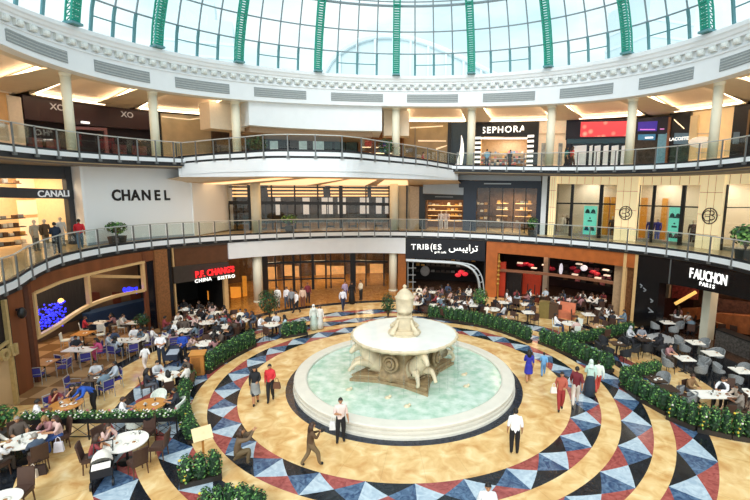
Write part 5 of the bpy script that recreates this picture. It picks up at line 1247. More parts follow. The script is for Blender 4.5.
def body(pose):
    """pose: joint overrides (person looks along +Y, about 1.70 m tall)"""
    p = dict(pel=(0, 0, .93), sp=(0, .0, 1.10), ch=(0, .0, 1.30), nk=(0, 0, 1.45), hd=(0, .02, 1.52), look=(0, 1, 0),
             Lhp=(.09, 0, .90), Lkn=(.10, .02, .49), Lan=(.10, -.02, .09), Lto=(.11, .13, .04), Rhp=(-.09, 0, .90), Rkn=(-.10, .02, .49), Ran=(-.10, -.02, .09), Rto=(-.11, .13, .04),
             Lsh=(.175, 0, 1.40), Lel=(.23, -.02, 1.12), Lwr=(.25, .06, .88), Rsh=(-.175, 0, 1.40), Rel=(-.23, -.02, 1.12), Rwr=(-.25, .06, .88), fem=0)
    p.update(pose); V = lambda k: Vector(p[k])
    f = p['fem']
    J = {'pel': (V('pel'), (.19, .145)), 'sp': (V('sp'), (.175-.02*f, .13)), 'ch': (V('ch'), (.19-.015*f, .14)), 'nk': (V('nk'), (.075, .075)), 'hd': (V('hd'), .05)}
    E_ = [('pel', 'sp'), ('sp', 'ch'), ('ch', 'nk'), ('nk', 'hd')]
    for s in 'LR':
        J[s+'hp'] = (V(s+'hp') + Vector((0, 0, -.04)), (.125, .125)); J[s+'kn'] = (V(s+'kn'), .085); J[s+'an'] = (V(s+'an'), .056); J[s+'to'] = (V(s+'to'), (.055, .045))
        mid = (V(s+'kn')*.65 + V(s+'an')*.35); J[s+'cf'] = (mid, .08)
        E_ += [('pel', s+'hp'), (s+'hp', s+'kn'), (s+'kn', s+'cf'), (s+'cf', s+'an'), (s+'an', s+'to')]
        J[s+'sh'] = (V(s+'sh'), .09-.008*f); J[s+'el'] = (V(s+'el'), .062); J[s+'wr'] = (V(s+'wr'), (.038, .034))
        E_ += [('ch', s+'sh'), (s+'sh', s+'el'), (s+'el', s+'wr')]
        d = (V(s+'wr') - V(s+'el')).normalized(); upv = Vector((0, 0, 1)) if abs(d.z) < .7 else Vector(((1 if s == 'L' else -1), 0, 0))
        hand(J, E_, s, V(s+'wr'), d, upv, .5)
    vs, fs = skin_obj(J, E_, 'pel', 1)
    # region of every face: 0 skin 1 top 2 bottom 3 shoes
    segs = []
    for a, b in E_:
        if a == 'pel': r = 1 if b == 'sp' else 2
        elif a[1:] in ('pm', 'wr', 'ta') or b[1:] in ('pm',) or (len(a) > 2 and a[1] == 'f'): r = 0
        elif a == 'nk': r = 0
        elif a[1:] == 'el': r = 4                                  # forearm: sleeve or skin
        elif a in ('pel', 'sp', 'ch') and b in ('sp', 'ch', 'nk', 'Lsh', 'Rsh'): r = 1
        elif a[1:] == 'sh': r = 1
        elif a[1:] == 'an': r = 3
        elif a[1:] == 'cf' or a[1:] == 'kn': r = 5                 # lower leg: trousers or skin
        else: r = 2
        segs.append((J[a][0], J[b][0], r, max(J[a][1]) if isinstance(J[a][1], tuple) else J[a][1]))
    mi = []
    for f_ in fs:
        c = sum((vs[i] for i in f_), Vector())/len(f_); best = None
        for a, b, r, rad in segs:
            ab = b-a; t = max(0, min(1, (c-a).dot(ab)/max(ab.length_squared, 1e-9))); dd = (c-(a+ab*t)).length - rad*.6
            if best is None or dd < best[0]: best = (dd, r)
        mi.append(best[1])
    # head
    hd = V('hd'); lk = V('look').normalized(); c = hd + Vector((0, 0, .085)) + lk*.012
    Rh = lk.to_track_quat('Y', 'Z').to_matrix().to_4x4(); Rh.translation = c
    n, m = 16, 12; hv = [Vector((0, 0, -.115))]
    for i in range(1, m):
        ph = -pi/2 + pi*i/m
        for k in range(n):
            t = 2*pi*k/n; x = .075*cos(ph)*cos(t); y = .095*cos(ph)*sin(t); z = .118*sin(ph)
            if z < -.02: x *= 1 + z*2.4; y *= 1 + (z*1.2 if y > 0 else z*3.0)          # jaw
            front = y > .04
            if front and abs(x) < .016 and -.04 < z < .025: y += .018 + .010*(z < 0)     # nose
            if front and .018 < abs(x) < .045 and .0 < z < .03: y -= .008                # eye sockets
            hv.append(Vector((x, y, z)))
    hv.append(Vector((0, 0, .118))); hf = []
    for k in range(n): hf.append((0, 1+(k+1) % n, 1+k))
    for i in range(m-2):
        for k in range(n): hf.append((1+i*n+k, 1+i*n+(k+1) % n, 1+(i+1)*n+(k+1) % n, 1+(i+1)*n+k))
    L = len(hv)-1
    for k in range(n): hf.append((1+(m-2)*n+k, 1+(m-2)*n+(k+1) % n, L))
    hm = [0]*len(hf)
    ex = MB(); ex.smooth = True
    for s in (-1, 1):
        ex.mi = 6; ex.ball((s*.030, .082, .012), (.011, .008, .006), 6, 4)              # eyes
        ex.box((s*.031, .089, .032), (.028, .006, .006))                                 # brows
        ex.mi = 0; ex.ball((s*.077, -.005, -.005), (.012, .02, .03), 6, 4)               # ears
    ex.mi = 7; ex.box((0, .088, -.052), (.036, .01, .009))                               # mouth
    off = len(vs); vs2 = vs + [Rh @ v for v in hv]; fs2 = fs + [tuple(i+off for i in q) for q in hf]; mi += hm
    off = len(vs2); vs2 += [Rh @ Vector(v) for v in ex.v]; fs2 += [tuple(i+off for i in q) for q in ex.f]; mi += ex.m
    return vs2, fs2, mi, Rh
def hair_mesh(Rh, style):
    mb = MB(); mb.smooth = True
    n, m = 16, 10; vs = []; fs = []
    for i in range(m+1):
        ph = pi/2 - i/m*pi*.72
        for k in range(n):
            t = 2*pi*k/n; low = sin(ph); y = sin(t)
            r = 1.12
            x_, y_, z_ = .079*r*cos(ph)*cos(t), .099*r*cos(ph)*sin(t)-.006, .122*1.06*sin(ph)
            if y_ > .02 and z_ < .055: z_ = .055 + (z_-.055)*.02; y_ = min(y_, .088)                    # fringe line, face stays free
            if style == 'short' and z_ < -.04: z_ = -.04; 
            vs.append(Vector((x_, y_, z_)))
    for i in range(m):
        for k in range(n): fs.append((i*n+k, i*n+(k+1) % n, (i+1)*n+(k+1) % n, (i+1)*n+k))
    mb.T = Rh; mb.add(vs, fs)
    if style == 'long':
        for k in range(9):
            t = pi + pi*(k+.5)/9; x, y = .078*cos(t), .09*sin(t)
            mb.tube([(x, y, .03), (x*1.12, y*1.15-.01, -.1), (x*1.15, y*1.1-.02, -.22), (x*.9, y-.0, -.30)], [.035, .04, .036, .012], 6)
    if style == 'bun': mb.ball((0, -.12, .03), (.05, .045, .05), 8, 6)
    if style == 'scarf':
        mb.lathe([(.10, -.05), (.115, -.12), (.15, -.2), (.17, -.26)], n=14); mb.ball((0, -.02, .02), (.098, .108, .13), 12, 8)
        for k in range(3): mb.tube([(-.06, .05, -.07-k*.03), (0, .1, -.11-k*.03), (.07, .05, -.09-k*.03)], .025, 5)
    return mb
POSES = {
 'stand': {},
 'stand_fold': dict(Lel=(.24, .02, 1.14), Lwr=(.06, .22, 1.16), Rel=(-.24, .02, 1.14), Rwr=(-.04, .25, 1.10)),
 'stand_bag': dict(Rel=(-.23, -.03, 1.12), Rwr=(-.27, .02, .86), Lel=(.23, .04, 1.13), Lwr=(.10, .24, 1.20), Lkn=(.12, .06, .49), Lan=(.14, .05, .09), Lto=(.17, .19, .04)),
 'walk': dict(Lkn=(.09, .17, .50), Lan=(.09, .24, .10), Lto=(.10, .39, .08), Rkn=(-.09, .02, .48), Ran=(-.09, -.26, .14), Rto=(-.10, -.14, .04), Lel=(.22, -.14, 1.13), Lwr=(.23, -.12, .88), Rel=(-.22, .05, 1.12), Rwr=(-.21, .22, .93)),
 'walk_f': dict(fem=1, Lkn=(.08, .13, .50), Lan=(.07, .18, .10), Lto=(.08, .33, .06), Rkn=(-.08, .02, .48), Ran=(-.07, -.18, .12), Rto=(-.08, -.05, .04), Lel=(.21, -.08, 1.13), Lwr=(.22, .0, .88), Rel=(-.21, .03, 1.12), Rwr=(-.13, .20, 1.10)),
 'photo': dict(fem=1, pel=(0, -.02, .88), sp=(0, .0, 1.05), ch=(0, .03, 1.25), nk=(0, .05, 1.40), hd=(0, .08, 1.47), look=(0, 1, -.15), Lhp=(.09, 0, .86), Rhp=(-.09, 0, .86), Lkn=(.10, .24, .52), Lan=(.11, .28, .10), Lto=(.12, .43, .05), Rkn=(-.10, -.05, .47), Ran=(-.12, -.32, .12), Rto=(-.13, -.2, .04), Lsh=(.17, .03, 1.34), Rsh=(-.17, .03, 1.34), Lel=(.22, .16, 1.13), Lwr=(.07, .33, 1.26), Rel=(-.22, .16, 1.13), Rwr=(-.05, .34, 1.24)),
 'crouch': dict(pel=(0, -.05, .42), sp=(0, .02, .58), ch=(0, .07, .78), nk=(0, .10, .93), hd=(0, .13, 1.0), look=(0, 1, .15), Lhp=(.09, -.03, .42), Rhp=(-.09, -.03, .42), Lkn=(.13, .38, .52), Lan=(.13, .30, .10), Lto=(.14, .44, .05), Rkn=(-.14, .34, .22), Ran=(-.13, -.12, .12), Rto=(-.13, -.10, .03), Lsh=(.17, .08, .88), Rsh=(-.17, .08, .88), Lel=(.2, .36, .88), Lwr=(.10, .50, 1.08), Rel=(-.2, .36, .86), Rwr=(-.05, .52, 1.06)),
 'sit': dict(pel=(0, 0, .53), sp=(0, .0, .70), ch=(0, .03, .90), nk=(0, .06, 1.05), hd=(0, .09, 1.12), look=(0, 1, -.25), Lhp=(.09, .02, .54), Rhp=(-.09, .02, .54), Lkn=(.12, .42, .54), Lan=(.12, .40, .09), Lto=(.13, .54, .04), Rkn=(-.12, .42, .54), Ran=(-.12, .36, .09), Rto=(-.13, .50, .04), Lsh=(.17, .04, 1.0), Rsh=(-.17, .04, 1.0), Lel=(.24, .16, .78), Lwr=(.12, .38, .80), Rel=(-.24, .16, .78), Rwr=(-.10, .38, .80)),
 'sit_back': dict(pel=(0, .02, .53), sp=(0, -.03, .70), ch=(0, -.06, .90), nk=(0, -.06, 1.05), hd=(0, -.04, 1.12), look=(.3, 1, -.05), Lhp=(.09, .04, .54), Rhp=(-.09, .04, .54), Lkn=(.10, .44, .56), Lan=(.04, .50, .12), Lto=(.05, .64, .09), Rkn=(-.12, .44, .54), Ran=(-.12, .42, .09), Rto=(-.13, .56, .04), Lsh=(.17, -.05, 1.0), Rsh=(-.17, -.05, 1.0), Lel=(.25, .06, .76), Lwr=(.16, .28, .66), Rel=(-.25, .06, .76), Rwr=(-.14, .30, .66)),
 'sit_lean': dict(fem=1, pel=(0, 0, .53), sp=(0, .04, .70), ch=(0, .12, .88), nk=(0, .18, 1.02), hd=(.01, .22, 1.09), look=(-.3, 1, -.2), Lhp=(.09, .02, .54), Rhp=(-.09, .02, .54), Lkn=(.10, .42, .54), Lan=(.10, .34, .09), Lto=(.11, .48, .04), Rkn=(-.10, .42, .54), Ran=(-.10, .30, .09), Rto=(-.11, .44, .04), Lsh=(.16, .13, .98), Rsh=(-.16, .13, .98), Lel=(.22, .34, .80), Lwr=(.10, .36, .98), Rel=(-.23, .30, .80), Rwr=(-.05, .48, .80)),
 'bend': dict(pel=(0, -.08, .90), sp=(0, .06, 1.04), ch=(0, .26, 1.16), nk=(0, .40, 1.22), hd=(0, .47, 1.26), look=(0, 1, -.6), Lhp=(.09, -.07, .88), Rhp=(-.09, -.07, .88), Lkn=(.10, .0, .48), Lan=(.10, -.05, .09), Lto=(.11, .10, .04), Lsh=(.17, .32, 1.18), Rsh=(-.17, .32, 1.18), Lel=(.24, .42, .95), Lwr=(.18, .62, .86), Rel=(-.24, .42, .95), Rwr=(-.18, .62, .86)),
}
BODY = {}; HAIR = {}
SKIN = [mat('skin_light', 'D9A988', .55, var=.04), mat('skin_mid', 'B98560', .55, var=.04), mat('skin_brown', '8A5C40', .55, var=.04)]
HAIRM = {'black': mat('black_hair', '16120F', .5, var=.1), 'brown': mat('brown_hair', '3E281B', .5, var=.15), 'grey': mat('grey_hair', '8E8880', .5, var=.1), 'fair': mat('fair_hair', '9A7848', .5, var=.1)}
EYEM = mat('dark_eye', '1A1412', .3, var=0); LIPM = mat('lip', '9A4A44', .5, var=0)
CLOTH = {}
def cloth(h):
    if h not in CLOTH: CLOTH[h] = mat('cloth_'+h, h, .8, var=.08, scale=8)
    return CLOTH[h]
def get_body(pose):
    if pose in BODY: return BODY[pose]
    vs, fs, mi, Rh = body(POSES[pose]); me = bpy.data.meshes.new('person_'+pose); me.from_pydata([tuple(v) for v in vs], [], fs)
    for k in range(8): me.materials.append(SKIN[0])
    me.polygons.foreach_set('material_index', mi); me.polygons.foreach_set('use_smooth', [True]*len(fs)); me.update()
    bm = bmesh.new(); bm.from_mesh(me); bmesh.ops.recalc_face_normals(bm, faces=bm.faces); bm.to_mesh(me); bm.free()
    BODY[pose] = (me, Rh); return BODY[pose]
def get_hair(pose, style, col):
    k = (pose, style)
    if k not in HAIR:
        mb = hair_mesh(get_body(pose)[1], style); me = bpy.data.meshes.new('hair_'+style); me.from_pydata(mb.v, [], mb.f); me.materials.append(HAIRM['black'])
        me.polygons.foreach_set('use_smooth', [True]*len(mb.f)); me.update(); HAIR[k] = me
    return HAIR[k]
SKIRT = {}
def skirt_mesh(kind, pose):
    k = (kind, pose.startswith('sit'))
    if k in SKIRT: return SKIRT[k]
    mb = MB(); mb.smooth = True
    if pose.startswith('sit'):
        mb.tube([(0, -.02, .56), (0, .2, .56), (0, .44, .55), (0, .52, .42), (0, .50, .2 if kind == 'long' else .36)], [.17, .19, .19, .19, .19], 12)
    else:
        zb_ = .06 if kind == 'long' else .50
        mb.lathe([(.15, 1.02), (.175, .92), (.19, .8), (.21 if kind == 'short' else .23, .5), (.24 if kind == 'long' else .215, zb_)], n=18, fn=lambda t, i: 1 + .05*cos(7*t)*(i > 1))
        if kind == 'long': pass
    me = bpy.data.meshes.new('skirt'); me.from_pydata(mb.v, [], mb.f); me.materials.append(cloth('222222')); me.polygons.foreach_set('use_smooth', [True]*len(mb.f)); me.update()
    SKIRT[k] = me; return me
def person(label, loc, rz, pose='stand', top='FFFFFF', bottom='222222', shoes='1A1A1A', skin=1, hair='black', style='short', sleeve=False, bare=False, skirt=None, skirtc=None, s=1.0, group=None):
    me, Rh = get_body(pose)
    o = bpy.data.objects.new('person', me); COL.objects.link(o); o.location = loc; o.rotation_euler = (0, 0, rz); o.scale = (s, s, s)
    tag(o, label, 'person', group)
    sk, tp, bt = SKIN[skin], cloth(top), cloth(bottom)
    for i, m_ in enumerate((sk, tp, bt, cloth(shoes), tp if sleeve else sk, sk if bare else bt, EYEM, LIPM)):
        o.material_slots[i].link = 'OBJECT'; o.material_slots[i].material = m_
    h = bpy.data.objects.new('headscarf' if style == 'scarf' else 'hair', get_hair(pose, style, hair)); COL.objects.link(h); h.parent = o
    h.material_slots[0].link = 'OBJECT'; h.material_slots[0].material = cloth(hair) if len(hair) == 6 and hair not in HAIRM else HAIRM[hair]
    if skirt:
        k = bpy.data.objects.new('robe' if skirt == 'long' else 'skirt', skirt_mesh(skirt, pose)); COL.objects.link(k); k.parent = o
        k.material_slots[0].link = 'OBJECT'; k.material_slots[0].material = cloth(skirtc or bottom)
    return o
def toward(p, q):
    """rotation that makes local +Y point from p to q"""
    return atan2(-(q[0]-p[0]), q[1]-p[1])
def scr(px, py, z=0.0): 
    v = on_floor(px, py, z); return Vector((v.x, v.y, 0))

def bag_obj(label, loc, c, w=.32, h=.28, d=.14, cat='bag', rz=0.0, name='handbag'):
    t = thing(name, label, cat, loc, rz)
    mb = MB(); mb.add([(-w/2, -d/2, 0), (w/2, -d/2, 0), (w/2, d/2, 0), (-w/2, d/2, 0), (-w*.4, -d*.3, h), (w*.4, -d*.3, h), (w*.4, d*.3, h), (-w*.4, d*.3, h)], [(0,3,2,1),(4,5,6,7),(0,1,5,4),(1,2,6,5),(2,3,7,6),(3,0,4,7)]); mb.build('body', cloth(c), t)
    mb = MB(); mb.tube([(-w*.25, 0, h-.01), (-w*.2, 0, h+.14), (0, 0, h+.2), (w*.2, 0, h+.14), (w*.25, 0, h-.01)], .012, 5); mb.build('handle', cloth(c), t)
    return t
# ---- people walking round the fountain
def walker(px, py, face, **k):
    """face = azimuth (deg, 0 = away from the viewer, 90 = to the right)"""
    label = k.pop('label'); p = scr(px, py); return person(label, p, -radians(face), **k), p
walker(256, 404, 165, label='woman in long black jacket and grey skirt walking beside the woman in red', pose='walk_f', top='1B1D22', bottom='1B1D22', sleeve=True, style='long', bare=True, skirt='short', skirtc='8D8F8C', skin=1)
o, p = walker(271, 401, 175, label='woman in red top and black trousers carrying a brown handbag', pose='walk_f', top='D03038', bottom='1A1A1E', style='short', hair='black', sleeve=True)
bag_obj('brown handbag carried by the woman in red', p + Vector((.30, -.05, .62)), '6B4530')
o, p = walker(341, 441, 165, label='man in pale pink shirt holding a white plastic bag at the fountain rim', pose='stand_bag', top='E6D3CC', bottom='16181E')
bag_obj('white plastic bag held by the man at the fountain rim', p + Vector((-.30, 0, .46)), 'E8EAEC', .24, .30, .12, 'bag', 0, 'plastic_bag')
o, p = walker(311, 466, 62, label='woman in brown top and khaki trousers striding and taking a photograph', pose='photo', top='5E452E', bottom='7A6446', hair='brown', style='long', sleeve=True, s=.94)
mb = MB(); mb.box((0, 0, 0), (.13, .09, .09)); mb.tube([(0, .04, 0), (0, .1, 0)], .035, 8); c_ = tag(mb.build('camera_body', BLACKM), 'small black camera in the hands of the striding woman in brown', 'camera'); c_.location = p + Matrix.Rotation(-radians(62), 3, 'Z') @ Vector((0, .40, 1.20)); c_.rotation_euler = (0, 0, -radians(62)); c_.name = 'camera_body'
o, p = walker(238, 464, 75, label='person in olive brown clothes crouching on the coloured floor to take a photograph', pose='crouch', top='6E5A44', bottom='6A5A40', hair='brown', style='long', sleeve=True, s=1.08)
walker(514, 454, 8, label='man in white shirt and black trousers standing with his back to us', pose='stand', top='F4F6F8', bottom='17181C', sleeve=False, s=1.0)
walker(528, 382, 10, label='girl in royal blue dress walking away right of the fountain', pose='walk_f', top='2C2E9A', bottom='2C2E9A', bare=True, skirt='short', style='long', sleeve=False, s=.95)
walker(543, 376, 15, label='small child in light blue beside the girl in royal blue', pose='walk', top='6FA8D8', bottom='5F92C4', style='short', s=.72)
o, p = walker(560, 410, 195, label='woman in rust red tunic and red trousers with a white bag', pose='walk_f', top='B25A48', bottom='9A3030', style='short', hair='black', sleeve=True, s=1.0)
bag_obj('white shoulder bag of the woman in rust red', p + Vector((-.32, 0, .78)), 'E6DDD6', .26, .24)
walker(575, 405, 20, label='man in maroon shirt and pale trousers walking beside the woman in rust red', pose='walk', top='6E1F2A', bottom='D8CFC4', s=1.02)
walker(589, 396, 10, label='person in teal and white robe walking among the group on the right', pose='walk_f', top='B9D8CC', bottom='2C3E48', style='scarf', hair='CFE0D8', sleeve=True, skirt='long', skirtc='2B3644')
walker(597, 392, 12, label='person in pale green jacket at the right end of the walking group', pose='walk', top='DCE6DC', bottom='C04A40', style='short', sleeve=True, s=.9)
p = scr(486, 541); person('man in white shirt at the bottom edge, only head and shoulders showing', p, -radians(185), pose='stand', top='E9EEF2', bottom='22252A', sleeve=True)
# ---- people between the columns at the far side
far = [(278, 304, 'F0EEEA', 'C8B8A8', 'man in white shirt beside the dark potted tree by the entrance', 'stand'), (287, 304, 'E9E9EE', '46505E', 'woman in white walking toward the entrance doors', 'walk_f'), (292, 306, '8C929A', '2A2C34', 'person in grey top in the group before the doors', 'stand'),
       (297, 309, 'F2F2F4', '1E2024', 'person in white jacket and black trousers in the middle of the entrance group', 'walk'), (303, 304, 'D8B8A4', '7A4A3A', 'person in beige top near the entrance doors', 'stand'), (308, 299, '7A2B38', '31202A', 'person in dark red top close to the entrance doors', 'stand'),
       (343, 306, 'E9E8F0', '2E3148', 'man in white shirt and dark trousers walking on the far coloured band', 'walk'), (345, 297, 'B9A8C8', '6A5F86', 'person in pale lilac behind the walking man', 'stand'), (361, 296, 'E8DCC4', '2A241F', 'person in cream top standing on the polished floor near the right column', 'stand_fold')]
for x, y, tp_, bt_, lb, ps in far: walker(x, y+4, rnd.uniform(130, 230), label=lb, pose=ps, top=tp_, bottom=bt_, sleeve=True, s=.98)
walker(352, 304, 170, label='person in black robe and black headscarf on the polished floor before the doors', pose='stand', top='101014', bottom='101014', style='scarf', hair='101014', sleeve=True, skirt='long', skirtc='101014', s=1.05)
walker(314, 330, 160, label='woman in white and green patterned robe by the end of the far hedge', pose='stand', top='DDE4DC', bottom='8FA89A', style='scarf', hair='E2E6E0', sleeve=True, skirt='long', skirtc='BCCDC2', s=1.0)
walker(320, 329, 175, label='woman in pale dress right beside the patterned robe', pose='stand', top='E6E0D8', bottom='C2C8C4', style='long', hair='brown', sleeve=True, skirt='long', skirtc='D5D8D2', s=.95)
# ---- galleries
def onring(a, R, z): return P(a, R, z)
def gp(px, py, R, lev, face, **k):
    a = A(px, py, R); z = {1: dk1, 2: dk2}[lev](a); label = k.pop('label'); return person(label, P(a, R, z), -radians(face), **k)
gp(57, 250, RR+.9, 1, 300, label='man in dark blue suit on the first gallery before the menswear shop', pose='stand_fold', top='1E2A3E', bottom='1A1E28', sleeve=True)
gp(81, 248, RR+1.0, 1, 320, label='man in red shirt on the first gallery at the hoarding corner', pose='walk', top='C8202C', bottom='5A7890')
gp(487, 158, RR+3.8, 2, 10, label='person in light blue shirt entering the cosmetics shop', pose='walk', top='7FB0D0', bottom='2A3A50')
gp(566, 160, RR+2.8, 2, 80, label='person in teal top right of the cosmetics shop', pose='walk_f', top='2E7A78', bottom='23262E', style='long')
gp(572, 160, RR+2.6, 2, 80, label='person in red top right of the cosmetics shop', pose='walk_f', top='C84A48', bottom='3A2A2C', style='long', hair='brown')
gp(510, 158, RR+4.8, 2, 60, label='dark clothed person inside the cosmetics shop doorway', pose='stand', top='25262A', bottom='1B1C20')
gp(423, 160, RR+3.5, 2, 90, label='small figure in red before the tan glass wall on the top gallery', pose='walk', top='B03036', bottom='8A3038', s=.8)
# ------------------------------------------------------------------ furniture prototypes (used in place, then copied)
BRN = mat('dark_brown_leather', '4A342B', .5, var=.1); BRNL = mat('brown_wood_leg', '5A3B26', .5, var=.15)
PURP = mat('purple_fabric', '3C3A86', .8, var=.1); SILV = mat('silver_tube', 'C2C2BE', .35, .6, var=.03)
WICK = mat('white_wicker', 'DDE3DA', .7, var=.15, scale=25); GWICK = mat('grey_wicker', '84888A', .7, var=.3, scale=25); BWICK = mat('black_wicker', '26282C', .7, var=.3, scale=25)
CLW = mat('white_tabletop', 'F2F0E8', .45, var=.03); WOODT = mat('honey_tabletop', 'C98B45', .35, var=.15, scale=3, stretch=(1, 5, 1)); WOODD = mat('dark_tabletop', '3A2A20', .35, var=.15)
GREYC = mat('grey_cushion', 'A5A6A2', .8, var=.06)
def legs(t, m, w, d, h, r=.02, splay=.0):
    for sx in (-1, 1):
        for sy in (-1, 1):
            mb = MB(); mb.tube([(sx*w, sy*d, h), (sx*(w+splay), sy*(d+splay), 0)], [r, r*.8], 6); mb.build('leg', m, t)
def ch_parson(name, m, ml, high=1.0):
    t = thing(name, 'x', 'chair')
    mb = MB(); mb.box((0, 0, .44), (.48, .46, .10)); mb.box((0, 0, .50), (.44, .42, .04)); mb.build('seat', m, t)
    mb = MB(); b = []
    for k in range(7):
        f = k/6; b.append((0, -.21-.10*f, .46+.56*high*f))
    mb2 = MB()
    vs = []; fs = []
    for x in (-.23, -.12, 0, .12, .23):
        for y0, z in ((q[1], q[2]) for q in b): vs.append((x, y0 - .03*(1-(x/.23)**2), z))
    n = 7
    for i in range(4):
        for k in range(6): fs.append((i*n+k, i*n+k+1, (i+1)*n+k+1, (i+1)*n+k))
    mb.add(vs, fs); mb.add([(x, y-.055, z) for x, y, z in vs], fs)
    e = [k for k in range(7)] ; o = 35
    for i in range(4):
        for k in (0, 6): mb.f.append((i*n+k, (i+1)*n+k, (i+1)*n+k+o, i*n+k+o)); mb.m.append(0); mb.sm.append(False)
    for i in (0, 4):
        for k in range(6): mb.f.append((i*n+k, i*n+k+1, i*n+k+1+o, i*n+k+o)); mb.m.append(0); mb.sm.append(False)
    mb.build('backrest', m, t); legs(t, ml, .2, .19, .42, .024, .02); return t
def ch_tub(name, m, ml, arms=True):
    t = thing(name, 'x', 'chair')
    mb = MB(); mb.lathe([(0, .36), (.25, .36), (.27, .40), (.25, .45), (0, .46)], n=16); mb.build('seat', m, t)
    mb = MB(); vs = []; fs = []; n = 15
    for k in range(n):
        a = -pi*1.08 + pi*1.16*k/(n-1); f = sin(pi*k/(n-1)); h = .62 + .20*f
        for r, z in ((.28, .40), (.31, h), (.27, h+.015), (.25, .42)): vs.append((r*cos(a), r*sin(a)*1.0, z))
    for k in range(n-1):
        for j in range(4): fs.append((k*4+j, k*4+(j+1) % 4, (k+1)*4+(j+1) % 4, (k+1)*4+j))
    fs += [(0, 1, 2, 3), ((n-1)*4+3, (n-1)*4+2, (n-1)*4+1, (n-1)*4)]
    mb.add(vs, fs); mb.build('backrest', m, t); legs(t, ml, .19, .19, .38, .02, .04); return t
def ch_metal(name, m, ml):
    t = thing(name, 'x', 'chair')
    mb = MB(); mb.box((0, 0, .45), (.44, .44, .06)); mb.build('seat', m, t)
    mb = MB(); mb.box((0, -.235, .70), (.42, .04, .26)); mb.build('backrest', m, t)
    mb = MB()
    for s in (-1, 1):
        mb.tube([(s*.23, -.25, 0), (s*.23, -.23, .45), (s*.23, -.27, .90)], .017, 6); mb.tube([(s*.24, .21, 0), (s*.24, .2, .64), (s*.24, -.22, .66)], .017, 6)
    mb.tube([(-.23, -.27, .89), (.23, -.27, .89)], .017, 6); mb.tube([(-.23, -.25, .55), (.23, -.25, .55)], .012, 6); mb.build('frame', ml, t); return t
def ch_simple(name, m, ml):
    t = thing(name, 'x', 'chair')
    mb = MB(); mb.box((0, 0, .45), (.42, .42, .05)); mb.build('seat', m, t)
    mb = MB(); mb.box((0, -.22, .72), (.40, .03, .34), 0, .12); mb.box((0, -.2, .5), (.36, .02, .08)); mb.build('backrest', m, t); legs(t, ml, .18, .18, .44, .018, .01); return t
CHP = {'brown': ch_parson('brown_dining_chair', BRN, BRNL), 'tub': ch_tub('tub_chair', WICK, SILV), 'purple': ch_metal('purple_armchair', PURP, SILV),
      'grey': ch_tub('wicker_chair', GWICK, BLACKM), 'black': ch_tub('wicker_chair', BWICK, BLACKM), 'dark': ch_simple('bistro_chair', BRN, BLACKM), 'white': ch_simple('white_chair', WICK, SILV)}
CHW = {'brown': 'dark brown high-backed chair', 'tub': 'white wicker tub chair', 'purple': 'purple padded silver-framed armchair', 'grey': 'grey wicker chair', 'black': 'black wicker chair', 'dark': 'dark bistro chair', 'white': 'white light chair'}
for c in CHP.values(): c['proto'] = 1
def chair(kind, p, rz, label, group=None): return place(CHP[kind], USED, Vector((p[0], p[1], p[2] if len(p) > 2 else 0)), rz, label, group)
def tb_round(name, mt, r, ml=BLACKM, cloth_=False):
    t = thing(name, 'x', 'table')
    mb = MB(); mb.smooth = False; mb.lathe([(0, .70), (r-.02, .70), (r, .715), (r, .745), (0, .75)], n=40); mb.build('tabletop', mt, t)
    mb = MB(); mb.lathe([(.045, .03), (.04, .35), (.05, .70)], n=12); mb.build('pedestal', ml, t)
    mb = MB(); mb.lathe([(min(.3, r*.6), 0), (min(.3, r*.6), .02), (.06, .05)], n=20); mb.build('foot', ml, t); return t
def tb_square(name, mt, w, d=None, ml=BLACKM):
    d = d or w; t = thing(name, 'x', 'table')
    mb = MB(); mb.box((0, 0, .73), (w, d, .04)); mb.build('tabletop', mt, t)
    mb = MB(); mb.lathe([(.04, .03), (.035, .35), (.045, .71)], n=10); mb.build('pedestal', ml, t)
    mb = MB(); mb.box((0, 0, .02), (.5, .08, .03)); mb.box((0, 0, .02), (.08, .5, .03)); mb.build('foot', ml, t); return t
TB = {'bigwhite': tb_round('round_table', CLW, .68), 'midwhite': tb_round('round_table', CLW, .58), 'white': tb_round('round_table', CLW, .5), 'wood': tb_round('round_table', WOODT, .58), 'sqwood': tb_square('square_table', WOODT, .9), 'sqwhite': tb_square('square_table', CLW, .75),
      'long': tb_square('long_table', CLW, 1.5, .75), 'sqdark': tb_square('square_table', WOODD, .7), 'sqtan': tb_square('square_table', mat('tan_tabletop', 'B98F68', .4, var=.1), .75)}
def table(kind, p, rz, label): return place(TB[kind], USED, Vector((p[0], p[1], p[2] if len(p) > 2 else 0)), rz, label)
# tableware
def mk_plate():
    t = thing('plate', 'x', 'plate'); mb = MB(); mb.smooth = True; mb.lathe([(0, .004), (.07, .004), (.13, .02), (.13, .024), (.07, .01), (0, .01)], n=18); mb.build('dish', CLW, t)
    mb = MB(); mb.smooth = True; mb.ball((0, 0, .018), (.05, .06, .022), 8, 5); mb.build('food', mat('food_brown', '9A6A3A', .6, var=.4, scale=20), t); return t
def mk_glass():
    t = thing('drinking_glass', 'x', 'glass'); mb = MB(); mb.smooth = True; mb.lathe([(.03, 0), (.035, .12), (.032, .12), (.027, .01), (0, .01)], n=12); mb.build('vessel', glass('tumbler_glass', 'DDE8E8', .15), t)
    mb = MB(); mb.lathe([(.027, .012), (.03, .08), (0, .08)], n=10); mb.build('drink', mat('drink_amber', '9A5A2A', .3), t); return t
def mk_cup():
    t = thing('coffee_cup', 'x', 'cup'); mb = MB(); mb.smooth = True; mb.lathe([(0, 0), (.07, .004), (.08, .014), (.03, .012), (.028, .02), (.042, .07), (.038, .07), (.025, .02), (0, .02)], n=14); mb.build('cup', CLW, t)
    mb = MB(); mb.lathe([(0, .058), (.036, .06)], n=12); mb.build('coffee', mat('coffee', '2E1A10', .3), t); return t
